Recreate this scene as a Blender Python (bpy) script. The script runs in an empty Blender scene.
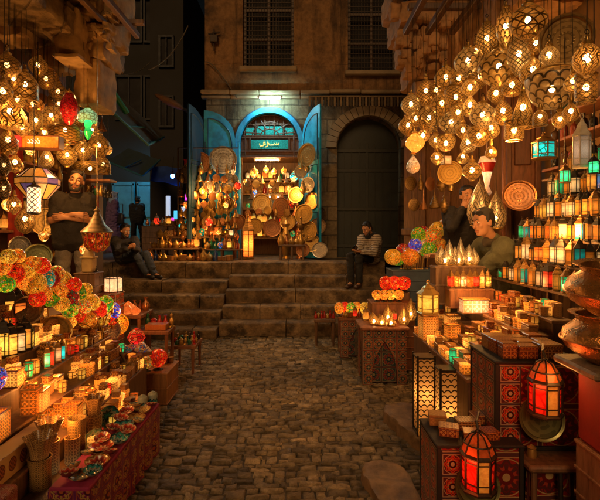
import bpy, math, random
from mathutils import Vector, Matrix, Quaternion
R = random.Random(7)
PI = math.pi
F, HC = 450.0, 1.6
def P(px, py, Y): return Vector(((px-300)/F*Y, Y, HC-(py-232)/F*Y))
sc = bpy.context.scene
COL = sc.collection

# ------------------------------------------------------------------ node helpers
class E:
    """a tiny arithmetic wrapper round Math nodes"""
    def __init__(s, nt, k): s.nt, s.k = nt, k
    def op(s, o, *a):
        n = s.nt.nodes.new('ShaderNodeMath'); n.operation = o
        for i, v in enumerate((s,)+a):
            if isinstance(v, E): s.nt.links.new(v.k, n.inputs[i])
            else: n.inputs[i].default_value = v
        return E(s.nt, n.outputs[0])
    def __add__(s, o): return s.op('ADD', o)
    def __sub__(s, o): return s.op('SUBTRACT', o)
    def __mul__(s, o): return s.op('MULTIPLY', o)
    def __truediv__(s, o): return s.op('DIVIDE', o)
    def abs(s): return s.op('ABSOLUTE')
    def fl(s): return s.op('FLOOR')
    def fr(s): return s.op('FRACT')
    def sin(s): return s.op('SINE')
    def cos(s): return s.op('COSINE')
    def sqrt(s): return s.op('SQRT')
    def lt(s, o): return s.op('LESS_THAN', o)
    def gt(s, o): return s.op('GREATER_THAN', o)
    def mx(s, o): return s.op('MAXIMUM', o)
    def mn(s, o): return s.op('MINIMUM', o)
    def at2(s, o): return s.op('ARCTAN2', o)
    def cl(s):
        n = s.op('ADD', 0.0); n.k.node.use_clamp = True; return n
MATS = {}
class NM:
    def __init__(s, name):
        s.m = bpy.data.materials.new(name); s.m.use_nodes = True
        s.nt = s.m.node_tree; s.b = s.nt.nodes['Principled BSDF']; s.out = s.nt.nodes['Material Output']
    def n(s, t, **kw):
        x = s.nt.nodes.new(t)
        for k, v in kw.items(): setattr(x, k, v)
        return x
    def l(s, a, b): s.nt.links.new(a.k if isinstance(a, E) else a, b)
    def set(s, **kw):
        for k, v in kw.items(): s.b.inputs[k.replace('_', ' ')].default_value = v
    def uv(s):
        t = s.n('ShaderNodeTexCoord'); q = s.n('ShaderNodeSeparateXYZ'); s.l(t.outputs['UV'], q.inputs[0])
        return E(s.nt, q.outputs[0]), E(s.nt, q.outputs[1])
    def obj(s, rnd=True):
        t = s.n('ShaderNodeTexCoord')
        if not rnd: return t.outputs['Object']
        oi = s.n('ShaderNodeObjectInfo'); v = s.n('ShaderNodeVectorMath', operation='ADD')
        mm = s.n('ShaderNodeMath', operation='MULTIPLY'); mm.inputs[1].default_value = 37.0
        s.l(oi.outputs['Random'], mm.inputs[0]); s.l(t.outputs['Object'], v.inputs[0]); s.l(mm.outputs[0], v.inputs[1])
        return v.outputs[0]
    def noise(s, vec, scale, detail=4, rough=.6):
        x = s.n('ShaderNodeTexNoise'); x.inputs['Scale'].default_value = scale; x.inputs['Detail'].default_value = detail
        x.inputs['Roughness'].default_value = rough
        if vec is not None: s.l(vec, x.inputs['Vector'])
        return x
    def ramp(s, fac, stops, const=False):
        r = s.n('ShaderNodeValToRGB'); cr = r.color_ramp
        if const: cr.interpolation = 'CONSTANT'
        while len(cr.elements) < len(stops): cr.elements.new(.5)
        for e, (p, c) in zip(cr.elements, stops): e.position = p; e.color = (*c, 1)
        s.l(fac, r.inputs[0]); return r.outputs[0]
    def mix(s, fac, a, b):
        x = s.n('ShaderNodeMix', data_type='RGBA')
        if isinstance(fac, (int, float)): x.inputs[0].default_value = fac
        else: s.l(fac, x.inputs[0])
        for i, c in ((6, a), (7, b)):
            if isinstance(c, tuple): x.inputs[i].default_value = (*c, 1)
            else: s.l(c, x.inputs[i])
        return x.outputs[2]
    def bump(s, h, strength=.3, dist=.01):
        x = s.n('ShaderNodeBump'); x.inputs['Strength'].default_value = strength; x.inputs['Distance'].default_value = dist
        s.l(h, x.inputs['Height']); s.l(x.outputs[0], s.b.inputs['Normal'])
def memo(fn):
    def g(*a):
        k = fn.__name__+repr(a)
        if k not in MATS: MATS[k] = fn(*a)
        return MATS[k]
    return g
def sc3(c, f): return tuple(min(1, x*f) for x in c)

@memo
def plain(name, col, rough=.6, metal=0.0, var=.35, scale=14.0, bump=.25):
    q = NM(name); v = q.obj(); n = q.noise(v, scale, 5)
    c = q.ramp(n.outputs[0], [(.25, sc3(col, 1-var)), (.55, col), (.8, sc3(col, 1+var*.6))])
    q.l(c, q.b.inputs['Base Color']); q.set(Roughness=rough, Metallic=metal)
    n2 = q.noise(v, scale*6, 3)
    if bump: q.bump(n2.outputs[0], bump, .004)
    r = E(q.nt, n.outputs[0])*.35+(rough-.17); q.l(r.cl(), q.b.inputs['Roughness'])
    return q.m
@memo
def stone(name, c1, c2, bw, bh, scale=1.0, mortar=.012, stain=.6):
    """coursed blocks with stains, in object metres (object sits at the world origin)"""
    q = NM(name); v = q.obj(False)
    s = q.n('ShaderNodeSeparateXYZ'); q.l(v, s.inputs[0])
    cmb = q.n('ShaderNodeCombineXYZ')
    q.l(E(q.nt, s.outputs[0])+E(q.nt, s.outputs[1]), cmb.inputs[0]); q.l(s.outputs[2], cmb.inputs[1])
    wob = q.noise(v, 2.5, 3); vm = q.n('ShaderNodeVectorMath', operation='SCALE'); vm.inputs['Scale'].default_value = .05
    q.l(wob.outputs['Color'], vm.inputs[0]); va = q.n('ShaderNodeVectorMath', operation='ADD'); q.l(cmb.outputs[0], va.inputs[0]); q.l(vm.outputs[0], va.inputs[1])
    b = q.n('ShaderNodeTexBrick'); q.l(va.outputs[0], b.inputs['Vector'])
    b.inputs['Color1'].default_value = (*c1, 1); b.inputs['Color2'].default_value = (*c2, 1)
    b.inputs['Mortar'].default_value = (*sc3(c1, .45), 1); b.inputs['Scale'].default_value = 1.0
    b.inputs['Mortar Size'].default_value = mortar; b.inputs['Brick Width'].default_value = bw; b.inputs['Row Height'].default_value = bh
    b.inputs['Mortar Smooth'].default_value = .4
    n = q.noise(v, 1.6, 6, .65); st = q.ramp(n.outputs[0], [(.3, (1-stain,)*3), (.55, (1, 1, 1)), (.8, (1.0, .93, .8))])
    n2 = q.noise(v, 14, 6, .7); st2 = q.ramp(n2.outputs[0], [(.3, (.6, .56, .5)), (.6, (1, 1, 1))])
    mp = q.n('ShaderNodeMapping'); mp.inputs['Scale'].default_value = (2.6, 2.6, .35); q.l(v, mp.inputs[0]); n4 = q.noise(mp.outputs[0], 1.5, 7, .65); st4 = q.ramp(n4.outputs[0], [(.38, (.35, .33, .3)), (.52, (1, 1, 1))]); m4 = q.n('ShaderNodeMix', data_type='RGBA', blend_type='MULTIPLY'); m4.inputs[0].default_value = 1; q.l(b.outputs[0], m4.inputs[6]); q.l(st4, m4.inputs[7])
    mm = q.n('ShaderNodeMix', data_type='RGBA', blend_type='MULTIPLY'); mm.inputs[0].default_value = 1
    q.l(m4.outputs[2], mm.inputs[6]); q.l(st, mm.inputs[7])
    m2 = q.n('ShaderNodeMix', data_type='RGBA', blend_type='MULTIPLY'); m2.inputs[0].default_value = 1
    q.l(mm.outputs[2], m2.inputs[6]); q.l(st2, m2.inputs[7]); q.l(m2.outputs[2], q.b.inputs['Base Color'])
    q.set(Roughness=.8)
    h = E(q.nt, n2.outputs[0])*.6-E(q.nt, b.outputs['Fac'])*.8
    q.bump(h.k, 1.0, .035)
    return q.m
@memo
def wood(name, col, rough=.55):
    q = NM(name); v = q.obj()
    mp = q.n('ShaderNodeMapping'); mp.inputs['Scale'].default_value = (9, 9, 1.2); q.l(v, mp.inputs[0])
    n = q.noise(mp.outputs[0], 4, 6, .7)
    c = q.ramp(n.outputs[0], [(.3, sc3(col, .4)), (.5, col), (.75, sc3(col, 1.5))]); q.l(c, q.b.inputs['Base Color'])
    q.set(Roughness=rough); q.bump(n.outputs[0], .35, .004); return q.m
@memo
def brass(name, col, kind=0, rough=.3):
    """engraved metal: rings and petals worked into the sheet (lathe uv)"""
    q = NM(name); u, v = q.uv(); nz = q.noise(q.obj(), 9, 5)
    if kind == 1:   # engraved tray
        pet = ((u*(2*PI*16)).cos()*.5+.5); rings = ((v*60.0).sin()).gt(.2)
        band = ((v*9.0).fr()-.5).abs().gt(.42); f = (pet*rings).mx(band)
    elif kind == 2:  # lattice
        a = ((u*14.0+v*6.0).fr()-.5).abs().gt(.36); b_ = ((u*14.0-v*6.0).fr()-.5).abs().gt(.36); f = a.mx(b_)
    elif kind == 3:
        f = (((u*18.0).sin()*(v*40.0).sin())).gt(.1)
    else: f = E(q.nt, nz.outputs[0]).gt(.62)*.5
    c = q.mix((f*.75).k, col, sc3(col, .3)); c2 = q.mix((E(q.nt, nz.outputs[0])*.9).k, c, sc3(col, .55))
    q.l(c2, q.b.inputs['Base Color']); q.set(Metallic=.72, Roughness=rough); q.bump((f*-1.0).k, .5, .003)
    r = E(q.nt, nz.outputs[0])*.4+(rough-.15); q.l(r.cl(), q.b.inputs['Roughness']); return q.m
@memo
def pierced(name, col, pat, hole=.42, trans=.5):
    """finely pierced metal: opaque drawn lines over a sheet that lets part of the light through"""
    q = NM(name); u, v = q.uv()
    if pat == 'scale':
        vv = v*7.0; row = vv.fl(); uu = u*12.0+row*.5; fx = uu.fr()-.5; fy = vv.fr()
        d = (fx*fx+fy*fy*.36).sqrt(); line = (d-.45).abs().lt(.075)
    elif pat == 'star':
        a = ((u*9.0+v*5.0).fr()-.5).abs(); b = ((u*9.0-v*5.0).fr()-.5).abs(); c = ((v*5.0).fr()-.5).abs()
        line = a.lt(.09).mx(b.lt(.09)).mx(c.lt(.07))
    elif pat == 'swirl':
        w = (v*11.0+(u*2*PI*6).sin()*.9); line = ((w.fr()-.5).abs()).lt(.16).mx(((u*12.0+(v*16.0).sin()*.3).fr()-.5).abs().lt(.1))
    else:  # diamond lattice
        a = ((u*12.0+v*9.0).fr()-.5).abs().lt(.13); b = ((u*12.0-v*9.0).fr()-.5).abs().lt(.13); line = a.mx(b)
    n = q.noise(q.obj(), 40, 2)
    c = q.mix(line.k, sc3(col, .75), sc3(col, .14)); q.l(c, q.b.inputs['Base Color']); q.set(Metallic=.6, Roughness=.35)
    tl = q.n('ShaderNodeBsdfTranslucent'); q.l(q.mix(line.k, (.1, .058, .019), (.004, .002, .0005)), tl.inputs[0])
    ad = q.n('ShaderNodeAddShader'); q.l(q.b.outputs[0], ad.inputs[0]); q.l(tl.outputs[0], ad.inputs[1])
    tr = q.n('ShaderNodeBsdfTransparent'); tr.inputs[0].default_value = (1, .93, .8, 1)
    fac = (line*-1.0+1.0)*hole*(E(q.nt, n.outputs[0])*1.2+.4)
    m2 = q.n('ShaderNodeMixShader'); q.l(fac.cl(), m2.inputs[0]); q.l(ad.outputs[0], m2.inputs[1]); q.l(tr.outputs[0], m2.inputs[2])
    q.l(m2.outputs[0], q.out.inputs[0]); return q.m
@memo
def bulbm(name, col, strength):
    q = NM(name); q.set(Emission_Strength=strength); q.b.inputs['Emission Color'].default_value = (*col, 1); q.b.inputs['Base Color'].default_value = (*col, 1); return q.m
@memo
def glow(name, col, strength, reach=.07, pat=0):
    """lit glass: brightest where the flame stands behind it (object origin = flame)"""
    q = NM(name); t = q.n('ShaderNodeTexCoord'); ln = q.n('ShaderNodeVectorMath', operation='LENGTH'); q.l(t.outputs['Object'], ln.inputs[0])
    d = E(q.nt, ln.outputs['Value'])/reach; fall = (d*d+.25).op('POWER', -1.0)
    n = q.noise(q.obj(), 45, 3); k = fall*(E(q.nt, n.outputs[0])*1.8)*strength
    if pat:
        vo = q.n('ShaderNodeTexVoronoi', feature='DISTANCE_TO_EDGE'); vo.inputs['Scale'].default_value = pat; q.l(q.obj(), vo.inputs['Vector'])
        k = k*(E(q.nt, vo.outputs['Distance']).gt(.09)*.85+.15)
    oi = q.n('ShaderNodeObjectInfo'); k = k*(E(q.nt, oi.outputs['Random'])*1.1+.45)
    q.l(k, q.b.inputs['Emission Strength']); q.b.inputs['Emission Color'].default_value = (*col, 1)
    q.b.inputs['Base Color'].default_value = (*sc3(col, .5), 1); q.set(Roughness=.15); return q.m
@memo
def mosaic(name, pal, strength, scale=75.0):
    q = NM(name); v = q.obj()
    vo = q.n('ShaderNodeTexVoronoi'); vo.inputs['Scale'].default_value = scale; q.l(v, vo.inputs['Vector'])
    ve = q.n('ShaderNodeTexVoronoi', feature='DISTANCE_TO_EDGE'); ve.inputs['Scale'].default_value = scale; q.l(v, ve.inputs['Vector'])
    s = q.n('ShaderNodeSeparateColor'); q.l(vo.outputs['Color'], s.inputs[0])
    n = len(pal); c = q.ramp(s.outputs[0], [(0 if i == 0 else .45+.55*(i-1)/(n-1), p) for i, p in enumerate(pal)], True)
    t_ = q.n('ShaderNodeTexCoord'); o_ = q.n('ShaderNodeVectorMath', operation='ADD'); q.l(t_.outputs['Object'], o_.inputs[0]); o_.inputs[1].default_value = (0, .012, .022); l_ = q.n('ShaderNodeVectorMath', operation='LENGTH'); q.l(o_.outputs[0], l_.inputs[0]); hot = ((E(q.nt, l_.outputs['Value'])/.068).op('POWER', -2.0)).mn(2.2)
    tile = E(q.nt, ve.outputs['Distance']).gt(.06)
    nz = q.noise(v, 9, 2)
    q.l(q.mix(tile.k, (.03, .025, .02), c), q.b.inputs['Base Color']); q.l(c, q.b.inputs['Emission Color'])
    k = tile*(E(q.nt, s.outputs[1])*1.0+.25)*((E(q.nt, nz.outputs[0])-.28)*2.6).cl()*strength*hot+.03
    q.l(k, q.b.inputs['Emission Strength']); q.set(Roughness=.2); q.bump(ve.outputs['Distance'], .4, .004); return q.m
@memo
def inlay(name, dark, light, n=9.0, lit=0.0):
    """mother-of-pearl marquetry on a box (uv in metres)"""
    q = NM(name); u, v = q.uv(); oi = q.n('ShaderNodeObjectInfo')
    k = E(q.nt, oi.outputs['Random'])*2.0+n; uu = u*k*4.0; vv = v*k*4.0
    fx, fy = (uu.fr()-.5).abs(), (vv.fr()-.5).abs()
    star = (fx+fy).lt(.42)*((fx-fy).abs().gt(.06)); sq = fx.mx(fy).gt(.44)
    f = star.mx(sq); n1 = q.noise(q.obj(), 30, 3)
    lt = q.mix(n1.outputs[0], sc3(light, .55), light); c = q.mix(f.k, dark, lt)
    q.l(c, q.b.inputs['Base Color']); q.set(Roughness=.28)
    if lit:
        q.l(q.mix(f.k, sc3(light, .35), light), q.b.inputs['Emission Color'])
        t = q.n('ShaderNodeTexCoord'); ln = q.n('ShaderNodeVectorMath', operation='LENGTH'); q.l(t.outputs['Object'], ln.inputs[0])
        d = E(q.nt, ln.outputs['Value'])/.06; q.l((d*d+.35).op('POWER', -1.0)*lit*(E(q.nt, oi.outputs['Random'])*1.2+.25), q.b.inputs['Emission Strength'])
    return q.m
@memo
def painted(name, tile, ground, c1, c2, c3, c4):
    """painted rosettes in framed squares (uv in metres)"""
    q = NM(name); u, v = q.uv(); uu, vv = u/tile, v/tile
    fx, fy = uu.fr()-.5, vv.fr()-.5; r = (fx*fx+fy*fy).sqrt(); th = fy.at2(fx)
    pe = r-(th*8.0).cos()*.045
    ring = pe.lt(.36); r2 = pe.lt(.27); r3 = r.lt(.17); r4 = r.lt(.09); line = (r-.41).abs().lt(.012)
    fr = fx.abs().mx(fy.abs()).gt(.455); fr2 = ((fx.abs().mx(fy.abs()))-.44).abs().lt(.012)
    leaf = (((uu*24.0).sin()+(vv*24.0).cos()+((uu+vv)*17.0).sin()*.6)).abs().lt(.28)
    c = q.mix(leaf.k, ground, sc3(c3, .8)); c = q.mix(ring.k, c, sc3(ground, .4)); c = q.mix(((pe-.33).abs().lt(.035)).k, c, c1)
    c = q.mix(r2.k, c, c2); c = q.mix(((th*8.0).cos().gt(.1)*r2).k, c, c1); c = q.mix(r3.k, c, sc3(ground, .3)); c = q.mix(r4.k, c, c4)
    c = q.mix(line.k, c, c4); c = q.mix(fr.k, c, c3); c = q.mix(fr2.k, c, c4)
    n = q.noise(q.obj(), 25, 4); c = q.mix((E(q.nt, n.outputs[0])*.7).k, c, sc3(ground, .5))
    q.l(c, q.b.inputs['Base Color']); q.set(Roughness=.4); return q.m

# ------------------------------------------------------------------ mesh helpers
class M:
    def __init__(s): s.v, s.f, s.uv, s.mi, s.sm, s.lv = [], [], [], [], [], None
    def add(s, vs, fs, uvs=None, m=0, smooth=False, T=None):
        o = len(s.v)
        for p in vs:
            p = Vector(p); s.v.append(T @ p if T else p)
        for i, f in enumerate(fs):
            s.f.append([o+k for k in f]); s.mi.append(m); s.sm.append(smooth)
            s.uv.append(uvs[i] if uvs else None)
        return s
    def box(s, c, d, m=0, rz=0.0, bv=0.0, T=None):
        x, y, z = d[0]/2, d[1]/2, d[2]/2; b = min(bv, x*.9, y*.9, z*.9)
        A = Matrix.Translation(c) @ Matrix.Rotation(rz, 4, 'Z')
        if T: A = A @ T
        if b <= 0:
            vs = [(i*x, j*y, k*z) for i in (-1, 1) for j in (-1, 1) for k in (-1, 1)]
            fs = [(0, 1, 3, 2), (4, 6, 7, 5), (0, 4, 5, 1), (2, 3, 7, 6), (0, 2, 6, 4), (1, 5, 7, 3)]
        else:
            vs, idx = [], {}
            for i in (-1, 1):
                for j in (-1, 1):
                    for k in (-1, 1):
                        for a, p in enumerate(((i*x, j*(y-b), k*(z-b)), (i*(x-b), j*y, k*(z-b)), (i*(x-b), j*(y-b), k*z))):
                            idx[(i, j, k, a)] = len(vs); vs.append(p)
            fs = []
            q = lambda i, j, k, a: idx[(i, j, k, a)]
            for g in (-1, 1):
                fs += [[q(g, -1, -1, 0), q(g, 1, -1, 0), q(g, 1, 1, 0), q(g, -1, 1, 0)], [q(-1, g, -1, 1), q(1, g, -1, 1), q(1, g, 1, 1), q(-1, g, 1, 1)], [q(-1, -1, g, 2), q(1, -1, g, 2), q(1, 1, g, 2), q(-1, 1, g, 2)]]
                for h in (-1, 1):
                    fs += [[q(g, h, -1, 0), q(g, h, 1, 0), q(g, h, 1, 1), q(g, h, -1, 1)], [q(g, -1, h, 0), q(g, 1, h, 0), q(g, 1, h, 2), q(g, -1, h, 2)], [q(-1, g, h, 1), q(1, g, h, 1), q(1, g, h, 2), q(-1, g, h, 2)]]
                    for k in (-1, 1): fs.append([q(g, h, k, 0), q(g, h, k, 1), q(g, h, k, 2)])
            out = []
            for f in fs:
                p = [Vector(vs[i]) for i in f]; nn = (p[1]-p[0]).cross(p[2]-p[0])
                out.append(f if nn.dot(sum(p, Vector())) > 0 else f[::-1])
            fs = out
        uvs = []
        for f in fs:
            p = [Vector(vs[i]) for i in f]; nn = (p[1]-p[0]).cross(p[2]-p[0]); ax = max(range(3), key=lambda i: abs(nn[i]))
            ij = ((1, 2), (0, 2), (0, 1))[ax]; half = (x, y, z)
            uvs.append([(w[ij[0]]+half[ij[0]], w[ij[1]]+half[ij[1]]) for w in p])
        return s.add(vs, fs, uvs, m, False, A)
    def lathe(s, prof, n=24, c=(0, 0, 0), m=0, smooth=True, ph=0.0, T=None, wob=None):
        A = Matrix.Translation(c)
        if T: A = A @ T
        L = [0]
        for i in range(1, len(prof)): L.append(L[-1]+math.hypot(prof[i][0]-prof[i-1][0], prof[i][1]-prof[i-1][1]))
        vs, fs, uvs = [], [], []
        for r, z in prof:
            for k in range(n):
                a = 2*PI*k/n+ph; rr = r*(wob(a, z) if wob else 1); vs.append((rr*math.cos(a), rr*math.sin(a), z))
        for i in range(len(prof)-1):
            for k in range(n):
                k2 = (k+1) % n; f = [i*n+k, i*n+k2, (i+1)*n+k2, (i+1)*n+k]
                va, vb = L[i]/(L[-1] or 1), L[i+1]/(L[-1] or 1)
                fs.append(f); uvs.append([(k/n, va), ((k+1)/n, va), ((k+1)/n, vb), (k/n, vb)])
        return s.add(vs, fs, uvs, m, smooth, A)
    def tube(s, pts, r=.01, n=8, m=0, cap=True):
        pts = [Vector(p) for p in pts]; rs = r if isinstance(r, (list, tuple)) else [r]*len(pts)
        vs, fs, uvs = [], [], []; up = None
        for i, p in enumerate(pts):
            d = (pts[min(i+1, len(pts)-1)]-pts[max(i-1, 0)]).normalized()
            if up is None: up = d.orthogonal().normalized()
            up = (up-d*up.dot(d)); up = up.normalized() if up.length > 1e-6 else d.orthogonal().normalized()
            w = d.cross(up)
            for k in range(n):
                a = 2*PI*k/n; vs.append(p+(up*math.cos(a)+w*math.sin(a))*rs[i])
        for i in range(len(pts)-1):
            for k in range(n):
                k2 = (k+1) % n; fs.append([i*n+k, i*n+k2, (i+1)*n+k2, (i+1)*n+k]); uvs.append([(k/n, i), ((k+1)/n, i), ((k+1)/n, i+1), (k/n, i+1)])
        if cap:
            fs += [list(range(n))[::-1], [(len(pts)-1)*n+k for k in range(n)]]; uvs += [[(0, 0)]*n]*2
        return s.add(vs, fs, uvs, m, True)
    def ell(s, c, r, m=0, n=14, k=9, T=None):
        pr = [(max(1e-4, math.sin(PI*i/k)), -math.cos(PI*i/k)) for i in range(k+1)]
        A = (T or Matrix()) @ Matrix.Diagonal((r[0], r[1], r[2], 1))
        return s.lathe(pr, n, c, m, True, 0, A)
    def prism(s, poly, y0, y1, m=0):
        """polygon in x,z swept along y"""
        n = len(poly); vs = [(x, y0, z) for x, z in poly]+[(x, y1, z) for x, z in poly]
        fs = [list(range(n)), list(range(n, 2*n))[::-1]]+[[i, i+n, (i+1) % n+n, (i+1) % n] for i in range(n)]
        uvs = [[(x, z) for x, z in poly], [(x, z) for x, z in poly][::-1]]+[[(0, 0), (.1, 0), (.1, .1), (0, .1)]]*n
        return s.add(vs, fs, uvs, m)
    def slab(s, poly, z0, z1, m=0, bv=.02):
        c = sum((Vector((x, y)) for x, y in poly), Vector((0, 0)))/len(poly); n = len(poly)
        ins = [tuple(Vector(p)+(c-Vector(p)).normalized()*bv) for p in poly]
        vs = [(x, y, z0) for x, y in poly]+[(x, y, z1-bv) for x, y in poly]+[(x, y, z1) for x, y in ins]
        fs = [[i, (i+1) % n, (i+1) % n+n, i+n] for i in range(n)]+[[i+n, (i+1) % n+n, (i+1) % n+2*n, i+2*n] for i in range(n)]+[list(range(2*n, 3*n))]
        return s.add(vs, fs, None, m)
    def mesh(s, name, mats):
        me = bpy.data.meshes.new(name); me.from_pydata([tuple(v) for v in s.v], [], s.f)
        ul = me.uv_layers.new(name='UVMap'); d = ul.data; i = 0
        flat = []
        for f, u in zip(s.f, s.uv):
            for k in range(len(f)): flat += list(u[k]) if u else [0, 0]
        ul.data.foreach_set('uv', flat)
        me.polygons.foreach_set('material_index', s.mi); me.polygons.foreach_set('use_smooth', s.sm)
        for m in (mats if isinstance(mats, (list, tuple)) else [mats]): me.materials.append(m)
        me.validate(); me.update()
        if any(s.sm): me.set_sharp_from_angle(angle=math.radians(40))
        return me

def link(name, me, parent=None, loc=(0, 0, 0)):
    o = bpy.data.objects.new(name, me); COL.objects.link(o); o.location = loc
    if parent: o.parent = parent
    return o
def tag(o, label=None, cat=None, group=None, kind=None):
    if label: o['label'] = label
    if cat: o['category'] = cat
    if group: o['group'] = group
    if kind: o['kind'] = kind
    return o
def empty(name, label, cat, loc=(0, 0, 0), group=None):
    o = link(name, None, None, loc); o.empty_display_size = .05; return tag(o, label, cat, group)
def spawn(tp, name, label, cat, loc, rz=0.0, s=1.0, group=None, axis=None, tilt=None):
    """tp: a mesh, or a list of (part name, mesh, [(sub name, mesh)], z offset)"""
    if isinstance(tp, bpy.types.Mesh): o = link(name, tp, None, loc); tag(o, label, cat, group)
    else:
        o = empty(name, label, cat, loc, group)
        for pn, me, subs, off in tp:
            c = link(pn, me, o, (0, 0, off))
            for sn, sm in subs: link(sn, sm, c)
    if axis is not None:
        o.rotation_mode = 'QUATERNION'; o.rotation_quaternion = Vector((0, 0, 1)).rotation_difference(Vector(axis)) @ Quaternion((0, 0, 1), rz)
    else: o.rotation_euler = (tilt[0] if tilt else 0, tilt[1] if tilt else 0, rz)
    o.scale = (s, s, s) if isinstance(s, (int, float)) else s
    return o
ORD = ['first', 'second', 'third', 'fourth', 'fifth', 'sixth', 'seventh', 'eighth', 'ninth', 'tenth', 'eleventh', 'twelfth', 'thirteenth', 'fourteenth', 'fifteenth', 'sixteenth', 'seventeenth', 'eighteenth', 'nineteenth', 'twentieth',
       'twenty-first', 'twenty-second', 'twenty-third', 'twenty-fourth', 'twenty-fifth', 'twenty-sixth', 'twenty-seventh', 'twenty-eighth', 'twenty-ninth', 'thirtieth']

# ------------------------------------------------------------------ palette
GOLD = (.62, .38, .11); COPPER = (.5, .22, .09); SILVER = (.6, .55, .48)
m_brass = brass('brass_sheet', GOLD, 0, .3); m_tray = brass('engraved_brass', GOLD, 1, .3); m_dark = plain('blackened_iron', (.035, .028, .022), .45, .6, .4, 30)
m_copper = brass('hammered_copper', COPPER, 0, .25); m_silver = brass('pierced_silver', SILVER, 2, .3)
m_wood = wood('old_wood', (.13, .065, .03)); m_wood2 = wood('red_brown_wood', (.2, .075, .03)); m_black = plain('black_paint', (.012, .011, .01), .5)
m_cord = plain('dark_cord', (.02, .016, .012), .7, 0, .2, 20, 0)
WARM = (1, .56, .19)
m_bulb = bulbm('warm_bulb', WARM, 260.0)
m_bulb_s = bulbm('small_warm_bulb', (1, .66, .26), 90.0)

# ================================================================== SETTING
# ---- cobbled ground: one mesh, each stone with a worn rounded top
def cobbles():
    m = M(); cols = []
    vs, fs, cl = [], [], []
    y = .6
    while y < 6.95:
        d = R.uniform(.04, .082); x = -3.2+R.uniform(0, .2)
        while x < 2.4:
            w = R.uniform(.06, .17)*(1 if R.random() < .8 else .6); g = R.uniform(.003, .012); tone = R.gauss(1, .32); h = R.gauss(0, .004)
            x0, x1, y0, y1 = x+g*.5, x+w-g*.5, y+g*.5+R.uniform(-.012, .012), y+d-g*.5+R.uniform(-.012, .012)
            nx, ny = 6, 5; o = len(vs); sl = R.uniform(-.006, .006); sl2 = R.uniform(-.006, .006); ph = R.uniform(0, 6)
            cr = [R.uniform(0, .014) for _ in range(4)]
            for j in range(ny):
                for i in range(nx):
                    a, b = i/(nx-1), j/(ny-1); a2, b2 = (0, .06, .36, .64, .94, 1)[i], (0, .1, .5, .9, 1)[j]
                    e = min(a2, 1-a2)*w; e2 = min(b2, 1-b2)*d; rim = 0
                    z = 0 if (i in (0, nx-1) or j in (0, ny-1)) else .016
                    if (i in (1, nx-2) or j in (1, ny-2)) and z: z = .0145
                    if z: z += h+sl*(a2-.5)*2+sl2*(b2-.5)*2+R.gauss(0, .0032)
                    px_, py_ = x0+(x1-x0)*a2, y0+(y1-y0)*b2
                    if i in (0, nx-1) and j in (0, ny-1):
                        px_ += cr[(i > 0)+2*(j > 0)]*(1 if i == 0 else -1); py_ += cr[(i > 0)+2*(j > 0)]*.6*(1 if j == 0 else -1)
                    px_ += math.sin(py_*9+ph)*.004; py_ += math.sin(px_*2.2)*.03+R.uniform(-.003, .003)
                    vs.append((px_, py_, z-.02)); cl.append(max(.35, tone))
            for j in range(ny-1):
                for i in range(nx-1): fs.append([o+j*nx+i, o+j*nx+i+1, o+(j+1)*nx+i+1, o+(j+1)*nx+i])
            x += w
        y += d
    o = len(vs); vs += [(-40, -20, -.017), (40, -20, -.017), (40, 8.3, -.017), (-40, 8.3, -.017)]; cl += [.35]*4; fs.append([o, o+1, o+2, o+3])
    me = bpy.data.meshes.new('ground'); me.from_pydata(vs, [], fs); me.polygons.foreach_set('use_smooth', [True]*len(fs))
    at = me.color_attributes.new('Tone', 'FLOAT_COLOR', 'POINT'); at.data.foreach_set('color', [c for k in cl for c in (k, k, k, 1)])
    q = NM('worn_cobble'); v = q.obj(False); n = q.noise(v, 11, 9, .8); n2 = q.noise(v, 70, 6, .8); n3 = q.noise(v, 1.1, 4)
    c = q.ramp(n.outputs[0], [(.34, (.07, .055, .036)), (.5, (.29, .225, .14)), (.66, (.56, .45, .3))])
    ca = q.n('ShaderNodeVertexColor', layer_name='Tone')
    mm = q.n('ShaderNodeMix', data_type='RGBA', blend_type='MULTIPLY'); mm.inputs[0].default_value = 1; q.l(c, mm.inputs[6]); q.l(ca.outputs[0], mm.inputs[7])
    c3 = q.ramp(n3.outputs[0], [(.35, (.5, .5, .5)), (.6, (1.0, .98, .92))]); m2 = q.n('ShaderNodeMix', data_type='RGBA', blend_type='MULTIPLY'); m2.inputs[0].default_value = 1
    q.l(mm.outputs[2], m2.inputs[6]); q.l(c3, m2.inputs[7]); q.l(m2.outputs[2], q.b.inputs['Base Color'])
    r = E(q.nt, n.outputs[0])*.65+.1; q.l(r.cl(), q.b.inputs['Roughness']); h = E(q.nt, n2.outputs[0])*.9+E(q.nt, n.outputs[0]); q.bump(h.k, 1.0, .016)
    me.materials.append(q.m); tag(link('ground', me), kind='structure')
cobbles()
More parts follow.
